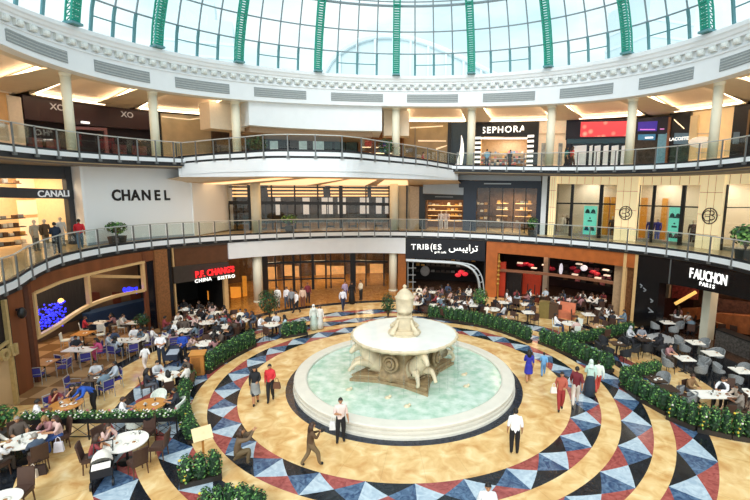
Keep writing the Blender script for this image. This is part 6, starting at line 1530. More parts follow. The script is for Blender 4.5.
WARE = {'plate': mk_plate(), 'glass': mk_glass(), 'cup': mk_cup()}
def ware(kind, p, label, group): 
    o = place(WARE[kind], USED, Vector(p), rnd.uniform(0, 6), label, group); return o
SIDE = ['far side', 'far right', 'right side', 'near right', 'near side', 'near left', 'left side', 'far left']
def side_name(deg): return SIDE[int(((deg % 360)+22.5)//45) % 8]
TOPS = ['F1F1F3', 'E8E4DC', '2B2E38', 'B8C4D0', '8E3A40', '3C4A66', 'D9B8B0', '5C5048', 'C9CCD0', '1E1F26', '6F8494', 'EDE6D6', 'A5787A', '48566A', 'F4F4F6']
BOTS = ['22252E', '2E3648', '4A4038', '1A1B20', '5A5E68', '3A4A66']
DESC = {'F1F1F3': 'white shirt', 'E8E4DC': 'ivory top', '2B2E38': 'dark slate top', 'B8C4D0': 'pale blue shirt', '8E3A40': 'wine red top', '3C4A66': 'denim blue shirt', 'D9B8B0': 'pale pink top', '5C5048': 'taupe top', 'C9CCD0': 'light grey shirt', '1E1F26': 'black top', '6F8494': 'steel blue shirt', 'EDE6D6': 'cream blouse', 'A5787A': 'dusty rose top', '48566A': 'navy grey shirt', 'F4F4F6': 'bright white shirt'}
def seat_group(tp, td, kind, ct, seats, rad, people=(), ztop=.75, wares=2, base=0.0, sq=0.0, cdesc=None):
    """tp table centre; seats: azimuth degrees (0 = away from viewer); people: {seat index: (pose, top, style, extra dict)}"""
    table(kind, Vector((tp.x, tp.y, base)), sq, td)
    phi = degrees(atan2(tp.x, tp.y + CD))
    short = td
    for i, dg in enumerate(seats):
        a = radians(dg + phi); q = Vector((tp.x + rad*sin(a), tp.y + rad*cos(a), base)); rz = toward(q, tp) + rnd.uniform(-.1, .1)
        sd_ = side_name(dg)
        if ct: chair(ct, q, rz, f'{cdesc or CHW[ct]}, {sd_} of the {short}')
        if i in people:
            pose, tpc, st, ex = people[i]; ex = dict(ex)
            dsc = ex.pop('desc', None) or DESC.get(tpc, 'coloured top')
            person(f'person in {dsc}, {sd_} of the {short}', q + Vector((0, 0, 0)), rz, pose=pose, top=tpc, bottom=ex.pop('bottom', rnd.choice(BOTS)), style=st, sleeve=ex.pop('sleeve', rnd.random() < .5), hair=ex.pop('hair', rnd.choice(['black', 'black', 'brown'])), skin=rnd.choice([0, 1, 1, 2]), s=ex.pop('s', .97), **ex)
    R_ = .5 if kind == 'bigwhite' else .3
    for k in range(wares):
        b = rnd.uniform(0, 6.28); kk = ('plate', 'glass', 'cup', 'glass')[k % 4]; rr_ = R_*rnd.uniform(.4, 1.0)
        nm = {'plate': 'small white plate of food', 'glass': 'small drinking glass', 'cup': 'small white coffee cup'}[kk]
        b = 2*pi*k/wares + rnd.uniform(-.3, .3)
        ware(kk, (tp.x + rr_*cos(b), tp.y + rr_*sin(b), base + ztop + .001), f'{nm} on the {short}', f'{nm} set, {short}')
def auto_people(n, p=.8, poses=('sit', 'sit_back', 'sit_lean')):
    out = {}
    for i in range(n):
        if rnd.random() < p: out[i] = (rnd.choice(poses), rnd.choice(TOPS), rnd.choice(['short', 'short', 'long', 'bun', 'scarf']), {})
    return out
tz = lambda x, y: scr(x, y, .75)
E = {}
# ---- foreground left
seat_group(tz(26, 440), 'big white table at the left edge', 'midwhite', 'brown', [350, 50, 80, 165, 235, 300], .93,
  {0: ('sit_back', '5C5048', 'short', dict(hair='grey', desc='olive top')), 1: ('sit_lean', 'A5787A', 'long', dict(hair='fair')), 2: ('sit', 'D9B8B0', 'long', dict(bottom='3C5A9A', hair='brown', desc='pink top')), 3: ('sit', '48566A', 'short', dict(hair='grey', sleeve=True)), 4: ('sit', 'F1F1F3', 'short', dict(sleeve=True)), 5: ('sit', 'E8E4DC', 'short', dict(hair='grey'))}, wares=7)
seat_group(tz(126, 441), 'big white table beside the stroller', 'bigwhite', 'brown', [38, 112, 165, 275, 322], 1.0,
  {3: ('sit_lean', '8E3A40', 'long', dict(desc='dark maroon top', hair='brown')), 4: ('sit_lean', 'D9B8B0', 'long', dict(hair='brown'))}, wares=7)
seat_group(tz(0, 500), 'white table in the bottom left corner', 'white', 'brown', [38], .72, {}, wares=1)
bag_obj('dark brown handbag on the floor beside the nearest chair of the left white table', scr(41, 474), '33221C', .36, .32, .2, 'bag', .4)
bag_obj('white bag hanging beside the woman in pink at the left white table', scr(60, 458) + Vector((0, 0, .25)), 'E9E6F0', .3, .34, .14, 'bag', .3)
bag_obj('light beige bag on the floor left of the dark brown handbag', scr(34, 477), 'D8CBBB', .24, .26, .15, 'bag', .1)
# stroller
p = scr(104, 480); t = thing('stroller', 'white and black baby stroller with a cream hood beside the foreground white table', 'stroller', p, .5)
mb = MB(); mb.smooth = True; vs = []; fs = []
for i in range(9):
    a = radians(-20 + 150*i/8)
    for k in range(9): b = -pi/2 + pi*k/8; vs.append((.30*sin(b), .42*cos(b)*cos(a) - .05, .62 + .42*cos(b)*sin(a)))
for i in range(8):
    for k in range(8): fs.append((i*9+k, i*9+k+1, (i+1)*9+k+1, (i+1)*9+k))
mb.add(vs, fs); mb.build('hood', cloth('EFEAE0'), t)
mb = MB(); mb.add([(-.28, -.35, .30), (.28, -.35, .30), (.28, .45, .42), (-.28, .45, .42), (-.3, -.42, .62), (.3, -.42, .62), (.3, .5, .62), (-.3, .5, .62)], [(0,3,2,1),(0,1,5,4),(1,2,6,5),(2,3,7,6),(3,0,4,7)]); mb.build('basket', cloth('23242A'), t)
mb = MB(); mb.box((0, -.30, .66), (.5, .25, .03), 0, .3); mb.build('blanket', cloth('F4F2EE'), t)
mb = MB()
for s in (-1, 1): mb.tube([(s*.27, -.4, .12), (s*.27, .1, .5), (s*.26, .62, 1.0)], .018, 6); mb.tube([(s*.27, .42, .12), (s*.27, 0, .45)], .018, 6)
mb.tube([(-.26, .62, 1.0), (.26, .62, 1.0)], .022, 6); mb.build('frame', BLACKM, t)
for sx in (-1, 1):
    for sy in (-.42, .44): mb = MB(); mb.tube([(sx*.26, sy, .12), (sx*.32, sy, .12)], .12, 14); mb.build('wheel', BLACKM, t)
# ---- second row left
seat_group(tz(66, 404), 'round wooden table behind the flower rail', 'wood', 'purple', [335, 20, 260], .95,
  {2: ('sit', 'F1F1F3', 'short', {}), 0: ('sit_lean', '8E3A40', 'long', dict(desc='dark red top')), 1: ('sit_lean', '5C5048', 'long', {})}, wares=5)
_w = scr(94, 412)
person('waiter in blue shirt and black apron bending over the wooden table', _w, toward(_w, tz(66, 404)), pose='bend', top='2456B8', bottom='14151A', sleeve=True, style='short')
seat_group(tz(150, 404), 'wooden table ringed by tub chairs', 'wood', 'tub', [20, 100, 160, 215, 270], .98,
  {4: ('sit', 'F1F1F3', 'short', dict(desc='white shirt', hair='brown')), 1: ('sit', '2B2E38', 'short', {})}, wares=4)
seat_group(tz(93, 378), 'dark table near the black floor band', 'sqdark', 'purple', [150, 80, 300, 10], .85,
  {0: ('sit', '6F8494', 'short', dict(sleeve=True)), 1: ('sit_back', 'B8C4D0', 'short', {}), 3: ('sit', 'C9CCD0', 'short', {})}, wares=2)
seat_group(tz(80, 349), 'white table of the guest in pink', 'long', 'purple', [100, 170, 230, 350], .95,
  {0: ('sit_lean', 'D85A88', 'long', dict(desc='bright pink top', bottom='D85A88')), 3: ('sit', '2B2E38', 'short', {})}, wares=4)
seat_group(tz(83, 333), 'orange table deep in the left restaurant', 'sqwood', 'white', [80, 200, 280], .85, {}, wares=1)
seat_group(tz(44, 362), 'orange table behind the brown pillar', 'sqwood', 'purple', [120, 200], .85, {}, wares=1)
seat_group(tz(100, 322), 'white table by the blue banquette', 'sqwhite', 'white', [260, 100, 180], .85, {0: ('sit', 'C03040', 'short', dict(desc='crimson top')), 1: ('sit_lean', 'A5787A', 'long', {})}, wares=2)
seat_group(tz(128, 340), 'crowded long table in the left restaurant', 'long', 'purple', [280, 320, 20, 60, 110, 170, 220], 1.0,
  {0: ('sit', 'B8C4D0', 'short', {}), 1: ('sit_back', '3C4A66', 'short', {}), 2: ('sit', 'F1F1F3', 'short', {}), 3: ('sit_lean', '6F8494', 'long', {}), 4: ('sit', 'E8E4DC', 'short', {}), 6: ('sit', 'B8C4D0', 'scarf', {})}, wares=5)
seat_group(tz(135, 322), 'small table right of the blue banquette', 'sqwhite', 'white', [300, 60], .8, {0: ('sit', 'E8E4DC', 'short', {}), 1: ('sit', '6F9FB0', 'short', dict(desc='sea blue shirt'))}, wares=1)
seat_group(tz(168, 375), 'white table before the standing waiters', 'white', 'dark', [265, 330, 60, 120, 180], .9,
  {0: ('sit', '2B2E38', 'long', {}), 1: ('sit', 'C9CCD0', 'short', {}), 2: ('sit_back', '5C5048', 'short', {}), 3: ('sit', 'E8E4DC', 'short', {}), 4: ('sit_lean', 'EDE6D6', 'long', {})}, wares=4)
walker(162, 364, 150, label='waiter in white shirt and dark trousers standing left of the wooden host stand', pose='stand_fold', top='F4F4F6', bottom='2A3446')
walker(184, 363, 170, label='waiter in royal blue shirt and black trousers beside the wooden host stand', pose='stand_fold', top='2048A8', bottom='12141A', sleeve=True)
walker(146, 371, 300, label='small person in white shirt crossing the yellow floor on the left', pose='walk', top='F0F0F0', bottom='E4D8D0', s=.8)
t = thing('stroller', 'dark blue stroller with pale lining between the two standing waiters', 'stroller', scr(174, 364), .2)
mb = MB(); mb.add([(-.3, -.4, .35), (.3, -.4, .35), (.3, .4, .35), (-.3, .4, .35), (-.34, -.5, .7), (.34, -.5, .7), (.34, .5, .85), (-.34, .5, .85)], [(0,3,2,1),(0,1,5,4),(1,2,6,5),(2,3,7,6),(3,0,4,7)]); mb.build('basket', cloth('2A3346'), t)
mb = MB(); mb.box((0, 0, .62), (.55, .8, .06), 0, .1); mb.build('lining', cloth('A9B4C4'), t)
mb = MB(); [mb.tube([(sx*.28, sy, .1), (sx*.33, sy, .1)], .1, 12) for sx in (-1, 1) for sy in (-.4, .4)]; mb.tube([(-.3, .5, .85), (-.3, .7, 1.05), (.3, .7, 1.05), (.3, .5, .85)], .02, 5); mb.build('wheels_and_handle', BLACKM, t)
# host stand
p = scr(199, 374); t = thing('host_stand', 'honey wood host stand at the head of the left hedge', 'lectern', p, radians(12))
mb = MB(); mb.box((0, 0, .55), (.62, .5, 1.06)); mb.build('cabinet', mat('honey_wood', 'B87A3A', .45, var=.15, scale=2, stretch=(1, 1, .2)), t)
mb = MB(); mb.box((0, 0, 1.11), (.74, .6, .05), 0, .12); mb.build('top', WOODT, t)
mb = MB(); mb.box((-.05, -.255, .55), (.4, .02, .8)); mb.build('front_panel', mat('honey_wood_dark', '9A6430', .45, var=.2), t)
p = scr(204, 462); t = thing('menu_stand', 'slanted menu board on a wooden post between flower boxes', 'menu stand', p, radians(35))
mb = MB(); mb.box((0, 0, 1.05), (.62, .5, .03), 0, .6); mb.build('board', mat('menu_board', 'E8CFA0', .5, var=.1), t); mb = MB(); mb.box((0, 0, .52), (.07, .07, 1.04)); mb.build('post', WOODT, t)
# ---- rows further back on the left
spec = [((170, 334), 'white', 'purple', 'white table by the black post', 4), ((184, 330), 'sqwhite', 'purple', 'small table right of the lattice pillar', 3), ((205, 343), 'white', 'dark', 'white table behind the host stand', 5),
        ((190, 319), 'white', 'dark', 'white table under the left bistro front', 5), ((207, 322), 'white', 'dark', 'white table under the bistro lettering', 5), ((225, 326), 'white', 'dark', 'table right of the bistro lettering', 5), ((236, 316), 'sqtan', 'dark', 'tan table under the amber alcove', 3), ((216, 333), 'sqwhite', 'dark', 'white table behind the left hedge', 4)]
for (x, y), k, c, d, n in spec:
    st = [i*360/n + rnd.uniform(-15, 15) for i in range(n)]
    seat_group(tz(x, y), d, k, c, st, .88, auto_people(n, .85), wares=3)
seat_group(tz(272, 324), 'white table beside the dark potted tree', 'white', 'dark', [300, 20, 90, 200], .85, {0: ('sit', 'F4F4F6', 'short', {}), 1: ('sit', 'C9CCD0', 'short', {}), 2: ('sit', 'BFD8E8', 'scarf', dict(desc='sky blue robe'))}, wares=2)
# ---- grill restaurant terrace
for (x, y), k, c, d, n, pp in [((416, 303), 'white', 'dark', 'leftmost table of the grill terrace', 4, .8), ((434, 305), 'sqwhite', 'dark', 'second table of the grill terrace', 4, .7), ((452, 308), 'white', 'dark', 'grill table nearest the hedge', 4, .7), ((462, 302), 'white', 'dark', 'grill table under the red lamps', 5, .9),
    ((445, 299), 'sqdark', 'dark', 'dark table deep inside the grill', 4, .8), ((474, 305), 'sqwhite', 'dark', 'white table beside the steel arch', 3, .6),
    ((493, 309), 'white', 'dark', 'white table before the orange pillar', 4, .5), ((503, 302), 'sqwhite', 'dark', 'small table by the gold ornament', 2, .3), ((526, 304), 'sqwhite', 'dark', 'white table behind the black balustrade', 3, .3), ((528, 312), 'sqwhite', 'dark', 'white table before the black balustrade', 3, .2),
    ((508, 317), 'sqtan', 'dark', 'pale brown table against the hedge', 3, 0), ((556, 298), 'sqwhite', 'dark', 'white table right of the taupe column', 3, .8), ((570, 323), 'white', 'white', 'white table behind the second hedge', 3, .7), ((588, 314), 'sqwhite', 'dark', 'set table amid the red restaurant', 3, 0), ((602, 309), 'sqwhite', 'dark', 'set table near the gold post', 3, 0),
    ((597, 326), 'sqtan', 'dark', 'tan table left of the black wicker chairs', 3, 0), ((572, 300), 'sqdark', 'dark', 'dark table deep in the red restaurant', 4, .9), ((540, 296), 'sqdark', 'dark', 'dark table left of the taupe column', 3, .9)]:
    st = [i*360/n + rnd.uniform(-15, 15) + 30 for i in range(n)]
    seat_group(tz(x, y), d, k, c, st, .85, auto_people(n, pp), wares=3)
p = scr(549, 318); t = thing('partition', 'low olive and brown partition block before the red restaurant', 'partition', p, radians(-25)); mb = MB(); mb.box((-.35, 0, .6), (.7, .6, 1.2)); mb.build('olive_block', mat('olive_panel', '7A6A38', .5, var=.1), t); mb = MB(); mb.box((.3, 0, .55), (.6, .6, 1.1)); mb.build('brown_block', mat('brown_panel', '4E3826', .5, var=.1), t)
p = scr(566, 318); t = thing('booth_seat', 'salmon leather booth seat with a tall back beside the olive partition', 'sofa', p, radians(-35)); SAL = mat('salmon_leather', 'D07A58', .5, var=.08)
mb = MB(); mb.box((0, 0, .25), (1.1, .6, .5)); mb.build('seat', SAL, t); mb = MB(); mb.box((0, .3, .75), (1.1, .14, .7), 0, -.12); mb.build('backrest', SAL, t)
# ---- right-hand terrace
seat_group(tz(617, 343), 'low table at the hedge end', 'sqdark', 'black', [250, 310, 20, 80, 150, 205], .9, {}, wares=1)
seat_group(tz(644, 339), 'dark table before the black pier', 'sqdark', 'black', [250, 300, 350, 50, 110, 170], .92, {1: ('sit', 'C9CCD0', 'scarf', dict(hair='B8BCC4')), 2: ('sit', '8A8E98', 'short', dict(desc='grey shirt')), 4: ('sit', '1E1F26', 'scarf', dict(hair='1A1A20'))}, wares=2)
seat_group(tz(667, 322), 'small table in the patisserie doorway', 'sqwhite', 'grey', [230, 320, 60, 150], .8, {}, wares=2)
seat_group(tz(695, 342), 'white table on the pale floor strip', 'sqwhite', 'grey', [300, 30, 120, 210], .85, {}, wares=3)
seat_group(tz(685, 358), 'white table below the pale strip', 'sqwhite', 'grey', [300, 60, 130, 230], .9, {0: ('sit', 'A5787A', 'long', {}), }, wares=3)
seat_group(tz(712, 353), 'empty white table on the black floor', 'sqwhite', 'grey', [20, 200], .8, {}, wares=1)
seat_group(tz(741, 370), 'white table at the right terrace edge', 'sqwhite', 'grey', [280, 10, 100, 190], .85, {}, wares=3)
seat_group(tz(713, 394), 'large table behind the flowering hedge', 'long', 'dark', [265, 300, 20, 60, 100, 150], 1.0, {2: ('sit', 'F4F4F6', 'short', dict(sleeve=True)), 4: ('sit', '8E857C', 'short', dict(desc='taupe jacket')), 3: ('sit', 'C9B8A8', 'long', dict(desc='beige top')), 1: ('sit', '8A6A48', 'short', dict(desc='tan jacket'))}, wares=5)
seat_group(tz(656, 379), 'set table in the right hedge corner', 'sqdark', 'grey', [110, 20, 250], .85, {}, wares=3)
seat_group(tz(668, 388), 'dark low table inside the right hedge', 'sqdark', 'grey', [90], .8, {}, wares=0)
seat_group(tz(745, 392), 'table cut off by the right edge', 'sqwhite', 'dark', [260, 330], .85, {0: ('sit', '2B2E38', 'short', {})}, wares=1)
seat_group(tz(722, 322), 'tan bar table before the patisserie counter', 'sqtan', 'dark', [250, 180], .8, {0: ('sit', 'D9A8A0', 'short', dict(desc='pink polo shirt'))}, wares=2)
seat_group(tz(741, 325), 'tan table at the patisserie far right', 'sqtan', 'dark', [90, 200, 330], .8, {0: ('sit', '8E3A40', 'short', {}), 2: ('sit', 'C9CCD0', 'short', {})}, wares=2)
p = scr(735, 352); t = thing('service_counter', 'dark patterned service counter at the right edge of the terrace', 'counter', p, radians(-80)); mb = MB(); mb.box((0, 0, .5), (2.2, .6, 1.0)); mb.build('body', mat('mottled_stone', '55504C', .4, var=.6, scale=9), t); mb = MB(); mb.box((0, 0, 1.03), (2.3, .7, .06)); mb.build('worktop', BLACKM, t)

# ---- crowded interiors behind the fronts
deep = [(418, 294, 'table just inside the grill arch'), (433, 292, 'back table under the round plaque'), (449, 292, 'back table amid the grill'), (466, 294, 'back table by the steel arch'), (425, 299, 'table by the steel lattice'),
        (518, 297, 'table beside the wine rack'), (561, 303, 'table before the red interior wall'), (585, 300, 'back table under the glowing shades'), (600, 300, 'back table by the tan side wall'), (612, 316, 'table inside the gold post'),
        (186, 309, 'back table in the dark bistro'), (200, 310, 'table under the bistro awning'), (215, 313, 'table by the bistro post'), (178, 322, 'table beside the gold bistro post'), (243, 320, 'table left of the potted tree'),
        (678, 316, 'table inside the patisserie doorway'), (690, 322, 'table beside the white column'), (716, 309, 'table before the copper counter'), (737, 312, 'table under the upper display')]
for x, y, d in deep:
    st = [i*90 + rnd.uniform(-20, 20) for i in range(4)]
    pp = auto_people(4, .85 if x < 640 else .5)
    seat_group(tz(x, y), d, rnd.choice(['white', 'sqwhite', 'sqwhite', 'sqdark']), 'dark', st, .82, pp, wares=3)
# ------------------------------------------------------------------ plants
LG = [mat('leaf_mid', '3A6E36', .6, var=.15, scale=12), mat('leaf_dark', '183A20', .6, var=.15, scale=12), mat('leaf_light', '7FAE5A', .6, var=.12, scale=12)]
FLW = [mat('flower_white', 'F2EDE6', .6), mat('flower_pink', 'D8627A', .6), mat('flower_orange', 'E5763A', .6), mat('flower_yellow', 'E8C83A', .6)]
def leaves(mb, n, pos, size, ms=(0, 0, 1, 1, 2), up=.3):
    for _ in range(n):
        p, nrm = pos(); nrm = (Vector(nrm) + Vector((rnd.uniform(-.7, .7), rnd.uniform(-.7, .7), rnd.uniform(-.5, .9)*1.0 + up*.3))).normalized()
        x = nrm.orthogonal().normalized(); x = (Matrix.Rotation(rnd.uniform(0, 6.28), 3, nrm) @ x); y = nrm.cross(x); s = size*rnd.uniform(.6, 1.2); p = Vector(p)
        mb.mi = rnd.choice(ms); mb.add([p - x*s*.5, p - y*s*.32 + nrm*.01, p + x*s*.6, p + y*s*.32 + nrm*.01], [(0, 1, 2, 3)])
def hedge_proto(kind):
    t = thing('hedge_planter', 'x', 'hedge')
    w = .60; h = 1.0 if kind != 'low' else .72
    mb = MB(); mb.box((0, 0, .09), (1.10, .40, .18)); mb.build('trough', mat('dark_trough', '2B2620', .6, var=.15), t)
    mb = MB(); mb.mi = 1
    # lumpy core: three clipped mounds
    for cx in (-.36, 0, .36): mb.ball((cx, 0, h*.50), (.17, w*.40, h*.44), 10, 7)
    def pos():
        cx = rnd.choice((-.36, 0, .36)); a = rnd.uniform(0, 2*pi); ph = math.asin(rnd.uniform(-.95, 1)); rr = rnd.uniform(.95, 1.18)
        n_ = Vector((cos(ph)*cos(a), cos(ph)*sin(a), sin(ph))); return Vector((cx + n_.x*.19*rr, n_.y*w*.43*rr, h*.53 + n_.z*h*.46*rr)), n_
    leaves(mb, 820, pos, .10, (0, 0, 1, 1, 1, 2))
    fl = mb.build('foliage', LG, t)
    if kind == 'flower':
        mb = MB()
        for _ in range(13):
            mb.mi = rnd.choice((0, 0, 1, 2, 2, 3)); p, n_ = pos(); mb.ball(Vector(p) + Vector((0, 0, .03)), (.045, .045, .04), 6, 4)
        f_ = mb.build('blossoms', FLW, t); f_['kind'] = 'stuff'
    return t
HP = {'plain': hedge_proto('plain'), 'flower': hedge_proto('flower'), 'low': hedge_proto('low')}
def hedge(path, kind, label, group, zs_=1.0, step=1.12):
    pts = [scr(x, y) for x, y in path]; pts = smooth_poly(pts, 4); L = sum((q-p).length for p, q in zip(pts, pts[1:])); n = max(1, round(L/step))
    rs = resample(pts, n)
    for p, q in zip(rs, rs[1:]):
        c = (p+q)/2; o = place(HP[kind], USED, c, atan2((q-p).y, (q-p).x), label, group); o.scale = ((q-p).length/1.12*1.02, 1.0, zs_)
# right arcs (base line on the floor)
hedge([(428, 318), (452, 321), (478, 326), (505, 333), (530, 343)], 'plain', 'block of the clipped green hedge right behind the fountain, along the coloured ring', 'hedge behind the fountain')
hedge([(540, 343), (560, 351), (582, 361), (600, 369), (612, 373)], 'plain', 'block of the clipped green hedge right of the gap behind the fountain', 'hedge right of the gap')
hedge([(560, 345), (585, 343), (612, 337), (632, 333)], 'plain', 'block of the straight back hedge in front of the red restaurant', 'straight back hedge', .8)
hedge([(622, 386), (636, 397), (652, 407), (668, 415)], 'plain', 'plain green block of the near right hedge, upper stretch', 'near right hedge upper stretch')
hedge([(668, 418), (690, 428), (715, 435), (740, 439), (765, 443)], 'flower', 'flowering block of the near right hedge toward the right edge', 'near right flowering hedge', 1.1)
hedge([(622, 381), (640, 377), (658, 373)], 'low', 'low block of the small hedge return on the right terrace', 'hedge return on the right')
# left arcs
hedge([(206, 374), (222, 363), (240, 353), (254, 346)], 'plain', 'block of the clipped green hedge curving back from the wooden host stand', 'hedge behind the host stand', 1.05)
hedge([(282, 338), (296, 336), (307, 334)], 'plain', 'block of the short green hedge left of the patterned robe', 'short far hedge', 1.0)
hedge([(191, 380), (186, 392), (183, 404), (184, 418), (188, 432), (194, 443)], 'flower', 'flowering block of the narrow hedge running down the left side', 'narrow left flowering hedge', .7)
hedge([(180, 486), (194, 487), (208, 484), (222, 476)], 'flower', 'block of the leafy planter box below the menu board', 'leafy planter under the menu board', .95)
hedge([(200, 518), (218, 512), (236, 510), (252, 512), (264, 520)], 'flower', 'flower planter block cut by the bottom edge', 'bottom edge flower planters', .85)
# lattice rails with flower troughs across the left foreground
def rail_proto():
    t = thing('flower_rail', 'x', 'flower rail'); W = .8
    mb = MB(); mb.box((0, 0, .80), (W, .22, .2)); mb.build('trough', BLACKM, t)
    mb = MB()
    for s in (-1, 1): mb.box((s*W/2, 0, .4), (.04, .04, .8))
    mb.box((0, 0, .12), (W, .03, .03)); mb.tube([(-W/2, 0, .12), (W/2, 0, .7)], .014, 4); mb.tube([(W/2, 0, .12), (-W/2, 0, .7)], .014, 4)
    mb.build('lattice_frame', BLACKM, t)
    mb = MB()
    def pos():
        return Vector((rnd.uniform(-W/2, W/2), rnd.uniform(-.16, .16), .9 + rnd.uniform(0, .2))), Vector((0, 0, 1))
    mb.mi = 1; mb.box((0, 0, .93), (W*.95, .2, .1)); leaves(mb, 240, pos, .10); mb.build('leaves', LG, t)
    mb = MB()
    for _ in range(16): mb.mi = rnd.choice((0, 0, 0, 1)); p, _n = pos(); mb.ball(p + Vector((0, 0, .03)), (.035, .035, .03), 6, 4)
    f_ = mb.build('blossoms', FLW, t); f_['kind'] = 'stuff'; return t
RP = rail_proto()
pts = [scr(x, y, .9) for x, y in ((20, 418), (60, 417), (100, 417), (140, 416), (176, 415))]; pts = [Vector((p.x, p.y, 0)) for p in pts]
L = sum((q-p).length for p, q in zip(pts, pts[1:])); rs = resample(pts, max(1, round(L/.82)))
for p, q in zip(rs, rs[1:]):
    place(RP, USED, (p+q)/2, atan2((q-p).y, (q-p).x), 'section of the black lattice rail topped with flowers across the left foreground', 'flower rails in the left foreground')
# potted plants
def potted(name, label, loc, ph, pw, rad, hh, n, size, dark=False, tall=False, s=1.0):
    t = thing(name, label, 'plant', loc)
    mb = MB(); mb.add([(-pw*.42, -pw*.42, 0), (pw*.42, -pw*.42, 0), (pw*.42, pw*.42, 0), (-pw*.42, pw*.42, 0), (-pw/2, -pw/2, ph), (pw/2, -pw/2, ph), (pw/2, pw/2, ph), (-pw/2, pw/2, ph)], [(0,3,2,1),(4,5,6,7),(0,1,5,4),(1,2,6,5),(2,3,7,6),(3,0,4,7)]); mb.build('pot', mat('dark_grey_pot', '3A3D40', .5, var=.1), t)
    mb = MB()
    for k in range(7):
        a = 2*pi*k/7; mb.tube([(0, 0, ph), (.3*rad*cos(a), .3*rad*sin(a), ph+hh*.5), (.8*rad*cos(a), .8*rad*sin(a), ph+hh*.9)], [.03, .02, .01], 5)
    mb.build('stem', BRNL, t)
    mb = MB()
    def pos():
        while True:
            v = Vector((rnd.uniform(-1, 1), rnd.uniform(-1, 1), rnd.uniform(-1, 1)))
            if .35 < v.length < 1: break
        return Vector((v.x*rad, v.y*rad, ph + hh*.62 + v.z*hh*.45)), v.normalized()
    leaves(mb, n, pos, size, (1, 1, 1, 0) if dark else (0, 0, 1, 2)); mb.build('foliage', LG, t); return t
def pg(px, py, R, lev):
    a = A(px, py, R); return P(a, R, {1: dk1, 2: dk2}[lev](a))
potted('potted_plant', 'leafy plant in a dark square pot before the white hoarding', pg(118, 246, RR+.9, 1), .5, .75, .6, .85, 260, .2)
potted('potted_plant', 'leafy plant in a pot before the right end of the cream stone shop', pg(744, 262, RR+.8, 1), .6, .7, .8, 1.3, 420, .22)
potted('potted_plant', 'low green plant before the glazed lobby on the first gallery', pg(290, 232, RR+2.0, 1), .5, .7, .7, .9, 300, .2)
potted('potted_plant', 'green plant before the navy boutique on the first gallery', pg(532, 238, RR+1.2, 1), .5, .6, .5, 1.0, 260, .18)
potted('potted_plant', 'bushy dark plant at the left end of the projecting balcony', pg(257, 160, RR-.4, 2), .5, .8, .85, 1.3, 420, .2, True)
potted('potted_plant', 'dark plant beside the column at the right end of the balcony', pg(386, 160, RR-.2, 2), .5, .8, .7, 1.6, 420, .2, True)
potted('potted_tree', 'dark leafy potted tree at the foot of the left entrance column', scr(270, 325), .5, .6, .75, 1.9, 900, .14, True)
potted('potted_plant', 'dark upright plant at the foot of the right entrance column', scr(388, 322), .3, .5, .5, 1.7, 700, .12, True)
potted('potted_plant', 'bushy green plant beside the steel arch of the grill', scr(480, 314), .4, .6, .6, 1.5, 600, .14)
potted('potted_plant', 'broad green plant by the right end of the blue banquette', scr(143, 334), .4, .5, .5, .9, 300, .14, True)
potted('potted_plant', 'spiky plant at the bottom left beside the tan wall', scr(3, 438), .3, .5, .5, .9, 260, .16)
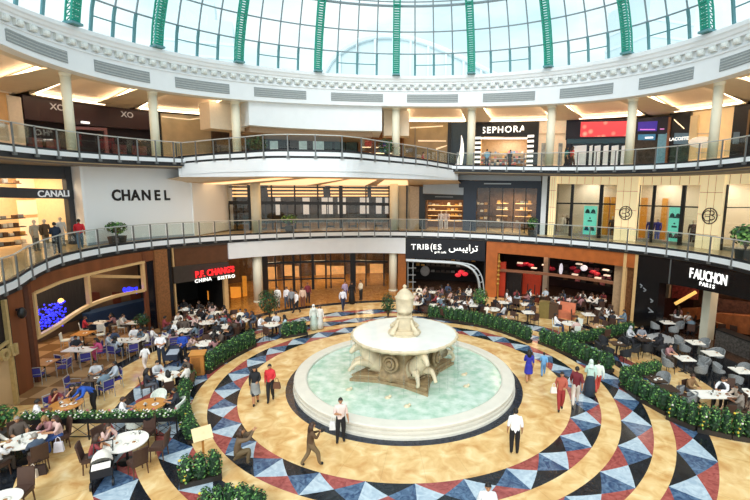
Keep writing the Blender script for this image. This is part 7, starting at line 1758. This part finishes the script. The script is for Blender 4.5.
# mannequins in shop windows
def mannequin(label, px, py, R, lev, top, bottom, rz=0, s=1.05):
    a = A(px, py, R); z = {1: dk1, 2: dk2}[lev](a)
    t = thing('mannequin', label, 'mannequin', P(a, R, z), -radians(a)+pi)
    mb = MB(); mb.smooth = True
    mb.tube([(0, 0, .75), (0, 0, .95), (0, 0, 1.15), (0, 0, 1.38), (0, 0, 1.46)], [.17, .16, .15, .20, .08], 10)
    for q in (-1, 1): mb.tube([(q*.2, 0, 1.42), (q*.27, .02, 1.1), (q*.25, .08, .85)], [.07, .06, .04], 7)
    mb.build('jacket', cloth(top), t)
    mb = MB(); mb.smooth = True
    for q in (-1, 1): mb.tube([(q*.09, 0, .85), (q*.1, 0, .45), (q*.1, 0, .06), (q*.1, .12, .04)], [.1, .075, .06, .05], 8)
    mb.build('trousers', cloth(bottom), t)
    mb = MB(); mb.smooth = True; mb.ball((0, .01, 1.62), (.085, .1, .12), 10, 8); mb.tube([(0, 0, 1.44), (0, 0, 1.54)], .05, 8); mb.build('head', mat('mannequin_skin', 'CBB9A2', .5), t)
    return t
mannequin('mannequin in a brown jacket in the cream menswear window', 45, 232, R1-.5, 1, '5A4630', '8A7A60')
mannequin('mannequin in pale clothes in the cream menswear window, left of the brown jacket', 35, 234, R1-.4, 1, 'B8A890', '6E6A60')
mannequin('mannequin in patterned grey clothes right of the brown jacket', 61, 232, R1-.2, 1, 'C4C4C0', '8E8E8A')
mannequin('mannequin in dark dress in the left window of the cream stone shop', 566, 232, R1+1, 1, '2A2622', 'E0D6C8')
mannequin('mannequin in pale dress at the left edge of the cream stone shop', 562, 232, R1+.8, 1, 'D8CDBE', 'B8AFA2')
mannequin('mannequin in bright blue suit, left of the two in the middle window', 650, 234, R1+.9, 1, '2A2F88', '4A58B8')
mannequin('mannequin in violet blue suit, right of the two in the middle window', 657, 234, R1+.9, 1, '34308A', '6A78C8')
mannequin('mannequin in dark brown beside the right monogram pillar', 692, 238, R1+.8, 1, '4A2E26', '3A2622')
mannequin('second mannequin in brown beside the right monogram pillar', 696, 238, R1+1.1, 1, '6A4A3A', '4A342C')
mannequin('mannequin in dark brown behind the left cream pillar edge', 612, 233, R1+1.2, 1, '3A2A26', '4A3A34')
mannequin('mannequin in white in the small dark boutique', 441, 230, R1+.8, 1, 'E8DCD4', 'D8CCC4')
mannequin('second mannequin in white in the small dark boutique', 446, 230, R1+.8, 1, 'D8C4BC', 'E0D4CC')
# remove prototypes that were never placed
for o in list(bpy.data.objects):
    if o.get('label') == 'x':
        for c in list(o.children): bpy.data.objects.remove(c)
        bpy.data.objects.remove(o)
for o in bpy.data.objects:
    if 'proto' in o: del o['proto']
